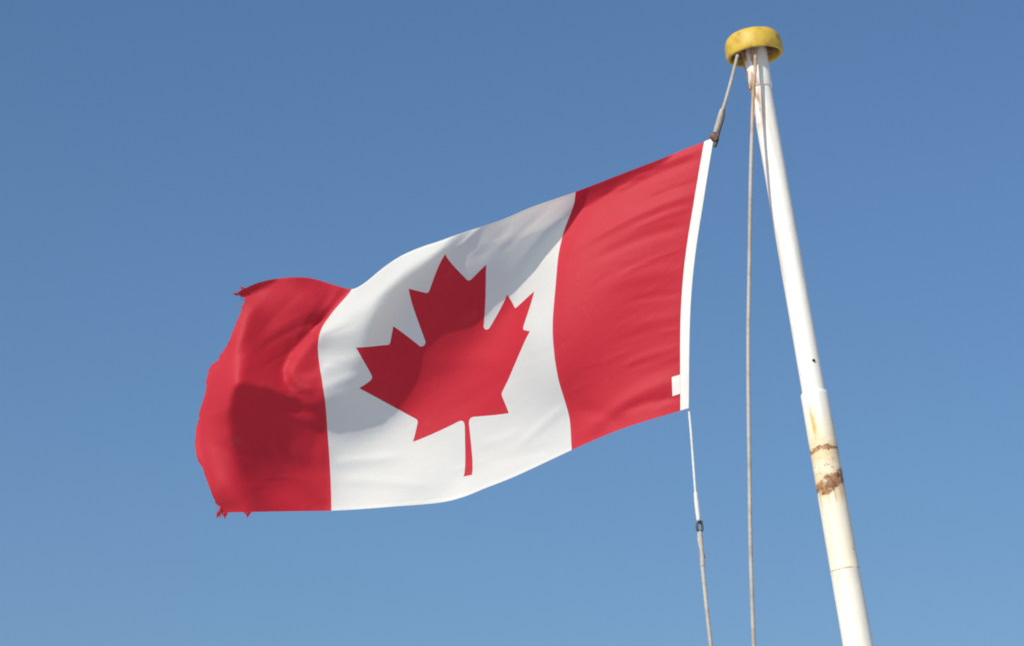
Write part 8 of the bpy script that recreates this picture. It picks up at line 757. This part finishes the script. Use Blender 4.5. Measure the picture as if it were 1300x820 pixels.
# maple leaf outline on a 9600 x 4800 field
def arc_pts(p, q, bulge, n=4):
    p, q = Vector(p), Vector(q); m = (p + q) / 2; d = q - p; nn = Vector((-d.y, d.x)) * bulge
    return [tuple((1 - t) ** 2 * p + 2 * t * (1 - t) * (m + nn) + t * t * q) for t in [k / n for k in range(1, n)]]
half = [(4890, 4430), (4845, 3567), 'a', (4956, 3469), (5815, 3620), (5699, 3300), 'b', (5719, 3227), (6660, 2465), (6448, 2366), 'b', (6414, 2287),
        (6600, 1715), (6058, 1830), 'a', (5985, 1792), (5880, 1545), (5457, 1999), 'a', (5346, 1942), (5550, 890), (5223, 1079), 'a', (5132, 1052), (4800, 400)]
right = []
for k, p in enumerate(half):
    if p in ('a', 'b'):
        right += arc_pts(half[k - 1], half[k + 1], -0.55 if p == 'a' else -0.30)
    else:
        right.append(p)
right = [tuple(p) for p in right]
leaf = right + [(9600 - x, y) for x, y in right[-2::-1]]
leaf = [(x / 9600.0, y / 4800.0) for x, y in leaf]

def resample(poly, step, closed=True):
    out = []
    n = len(poly)
    for i in range(n if closed else n - 1):
        a, b = Vector(poly[i]), Vector(poly[(i + 1) % n])
        L = math.hypot((b.x - a.x) * 2, b.y - a.y)
        m = max(1, int(math.ceil(L / step)))
        for k in range(m):
            out.append(tuple(a.lerp(b, k / m)))
    return out

def inside(pts, poly):
    pts = np.asarray(pts); c = np.zeros(len(pts), bool)
    px = np.array([p[0] for p in poly]); py = np.array([p[1] for p in poly]); j = len(poly) - 1
    for i in range(len(poly)):
        k = ((py[i] > pts[:, 1]) != (py[j] > pts[:, 1]))
        with np.errstate(divide='ignore', invalid='ignore'):
            xc = (px[j] - px[i]) * (pts[:, 1] - py[i]) / (py[j] - py[i] + 1e-15) + px[i]
        c ^= k & (pts[:, 0] < xc)
        j = i
    return c

STEP = 0.0115
def panel(outline, hole=None):
    """triangulate a flag region; returns uv points and triangles, split in/out of the hole outline"""
    out = resample(outline, STEP)
    pts = list(out); edges = [(i, (i + 1) % len(out)) for i in range(len(out))]
    if hole:
        h = resample(hole, STEP); b0 = len(pts); pts += h
        edges += [(b0 + i, b0 + (i + 1) % len(h)) for i in range(len(h))]
    us = [p[0] for p in outline]; vs_ = [p[1] for p in outline]
    gu = np.arange(min(us), max(us), STEP / 2); gv = np.arange(min(vs_), max(vs_), STEP)
    g = np.array([(a_ + (STEP / 4 if k % 2 else 0), b_) for k, b_ in enumerate(gv) for a_ in gu])
    g = g[inside(g, outline)]
    bnd = np.array(pts)
    keep = []
    for c in range(0, len(g), 500):
        d = np.hypot((g[c:c + 500, None, 0] - bnd[None, :, 0]) * 2, g[c:c + 500, None, 1] - bnd[None, :, 1]).min(1)
        keep.append(d > STEP * 0.55)
    g = g[np.concatenate(keep)]
    pts += [tuple(p) for p in g]
    res = delaunay_2d_cdt([Vector((p[0] * 2, p[1])) for p in pts], edges, [], 1, 1e-6)
    P = np.array([(v.x / 2, v.y) for v in res[0]]); T = np.array([f for f in res[2] if len(f) == 3])
    cen = P[T].mean(1)
    ins = inside(cen, outline)
    T, cen = T[ins], cen[ins]
    if hole is None:
        return P, T, None
    hi = inside(cen, hole)
    return P, T[~hi], T[hi]

def cloth_mesh(name, P, T, mat, parent, lift=0.0):
    used = np.unique(T); remap = -np.ones(len(P), int); remap[used] = np.arange(len(used))
    P = P[used]; T = remap[T]
    N = nrm(P); X = pos(P) + N * lift
    me = bpy.data.meshes.new(name)
    # face winding towards the viewer's side
    a, b, c = X[T[0]]
    if np.dot(np.cross(b - a, c - a), N[T[0][0]]) < 0:
        T = T[:, ::-1]
    me.from_pydata([tuple(p) for p in X], [], [tuple(int(i) for i in t) for t in T])
    uvl = me.uv_layers.new(name='UVMap')
    vi = np.zeros(len(me.loops), int); me.loops.foreach_get('vertex_index', vi)
    uvl.data.foreach_set('uv', P[vi].ravel())
    o = link_mesh(name, me, mat, parent)
    me.normals_split_custom_set_from_vertices([tuple(n) for n in N])
    return o

# the free edge is frayed: an uneven outline
ev = np.linspace(0, 1, 120)
fr = 0.002 + 0.0022 * np.sin(ev * 23) * np.sin(ev * 11 + 1) + 0.0012 * np.sin(ev * 71 + 2) * np.sin(ev * 19) + rng.normal(0, 0.0005, 120)
fr += 0.016 * np.exp(-((ev - 0.045) / 0.02) ** 2) + 0.010 * np.exp(-((ev - .30) / .012) ** 2) + 0.008 * np.exp(-((ev - 0.97) / 0.012) ** 2)
fly_edge = [(1 - max(f, 0.0005), v) for f, v in zip(fr, ev)]

P, T, _ = panel([(0, 0), (0.25, 0), (0.25, 1), (0, 1)])
hp = cloth_mesh('hoist_panel', P, T, M['red'], flag)
hp['label'] = 'red panel next to the hoist'
P, T, TL = panel([(0.25, 0), (0.75, 0), (0.75, 1), (0.25, 1)], leaf)
wp = cloth_mesh('centre_panel', P, T, M['white'], flag)
wp['label'] = 'white centre panel'
lf = cloth_mesh('maple_leaf', P, TL, M['red'], wp)
P, T, _ = panel([(0.75, 0)] + fly_edge + [(0.75, 1)])
fp = cloth_mesh('fly_panel', P, T, M['red'], flag)
fp['label'] = 'red panel with a frayed free edge'

# white heading band along the hoist: a folded canvas tube
def strip(name, u0, u1, v0, v1, thick, mat, parent, nv=60, nu=4, off=0.0):
    bm = bmesh.new(); uvl = bm.loops.layers.uv.verify()
    gu = np.linspace(u0, u1, nu + 1); gv = np.linspace(v0, v1, nv + 1)
    q = np.array([(a_, b_) for b_ in gv for a_ in gu])
    X = pos(q); N = nrm(np.c_[np.full(len(q), max(u1, 0.004)), q[:, 1]])
    prof = np.sin(np.linspace(0.08, 0.92, nu + 1) * math.pi) ** 0.5
    hgt = np.tile(prof, nv + 1) * thick + off
    Fv = [bm.verts.new(p) for p in X + N * hgt[:, None]]; Bv = [bm.verts.new(p) for p in X - N * hgt[:, None]]
    w = nu + 1
    def face(ids, V):
        f = bm.faces.new([V[i] for i in ids])
        for lp, i in zip(f.loops, ids): lp[uvl].uv = q[i]
    for r in range(nv):
        for c in range(nu):
            i = r * w + c
            face((i, i + 1, i + w + 1, i + w), Fv); face((i + w, i + w + 1, i + 1, i), Bv)
        for c in (0, nu):
            i = r * w + c
            bm.faces.new((Fv[i], Fv[i + w], Bv[i + w], Bv[i]))
    for r in (0, nv):
        for c in range(nu):
            i = r * w + c
            bm.faces.new((Fv[i], Fv[i + 1], Bv[i + 1], Bv[i]))
    return from_bm(name, bm, mat, parent)
strip('heading', -0.0178, 0.0004, -0.008, 1.0035, 0.0028, M['heading'], flag)
strip('corner_tab', 0.0008, 0.0175, 0.868, 0.937, 0.0007, M['heading'], flag, 8, 4, 0.0009)

# loose threads at the free edge
bm = bmesh.new()
def thread(v, dirs, length, n=7):
    p = Vector(pos([[0.997 - float(np.interp(v, ev, fr)) * .9, v]])[0]); path = [p]
    d = Vector(dirs).normalized()
    for k in range(n):
        d = (d + Vector((random.gauss(0, .22), random.gauss(0, .22), random.gauss(0, .22) - .06))).normalized()
        path.append(path[-1] + d * length / n)
    tube(bm, path, lambda t: 0.0008 * (1 - .6 * t), 5)
def tuft(u, v, d0, length, count, spread):
    for k in range(count):
        uu = min(1.0, max(0.0, u + random.uniform(-spread, spread)))
        p = Vector(pos([[uu, v]])[0]); tip = Vector(pos([[u, v]])[0]) + Vector(d0) * length * random.uniform(.45, 1.1)
        m = p.lerp(tip, .5) + Vector([random.gauss(0, .0016) for _ in range(3)])
        tube(bm, [p, m, tip + Vector([random.gauss(0, .0012) for _ in range(3)])], lambda t: 0.0014 * (1 - .55 * t), 5)
tuft(.935, .999, (.12, 0, -1), .019, 24, .010)
tuft(.985, .999, (.15, 0, -1), .020, 20, .007)
tuft(.998, .995, (-.15, 0, -1), .019, 24, .007)
tuft(.998, .012, (-1, 0, .25), .018, 20, .005)
tuft(.985, .0, (-.8, 0, .6), .012, 14, .006)
for k in range(26): thread(random.uniform(.955, 1.0), (-.35 + random.uniform(-.3, .5), random.uniform(-.2, .2), -.9), random.uniform(.012, .032))
for k in range(22): thread(random.uniform(0.0, .075), (-.9, random.uniform(-.2, .2), random.uniform(-.3, .5)), random.uniform(.010, .028))
for k in range(34): thread(random.uniform(.08, .95), (-1, random.uniform(-.3, .3), random.uniform(-.6, .3)), random.uniform(.004, .012))
fz = from_bm('frayed_threads', bm, M['red'], fp)
fz['kind'] = 'stuff'
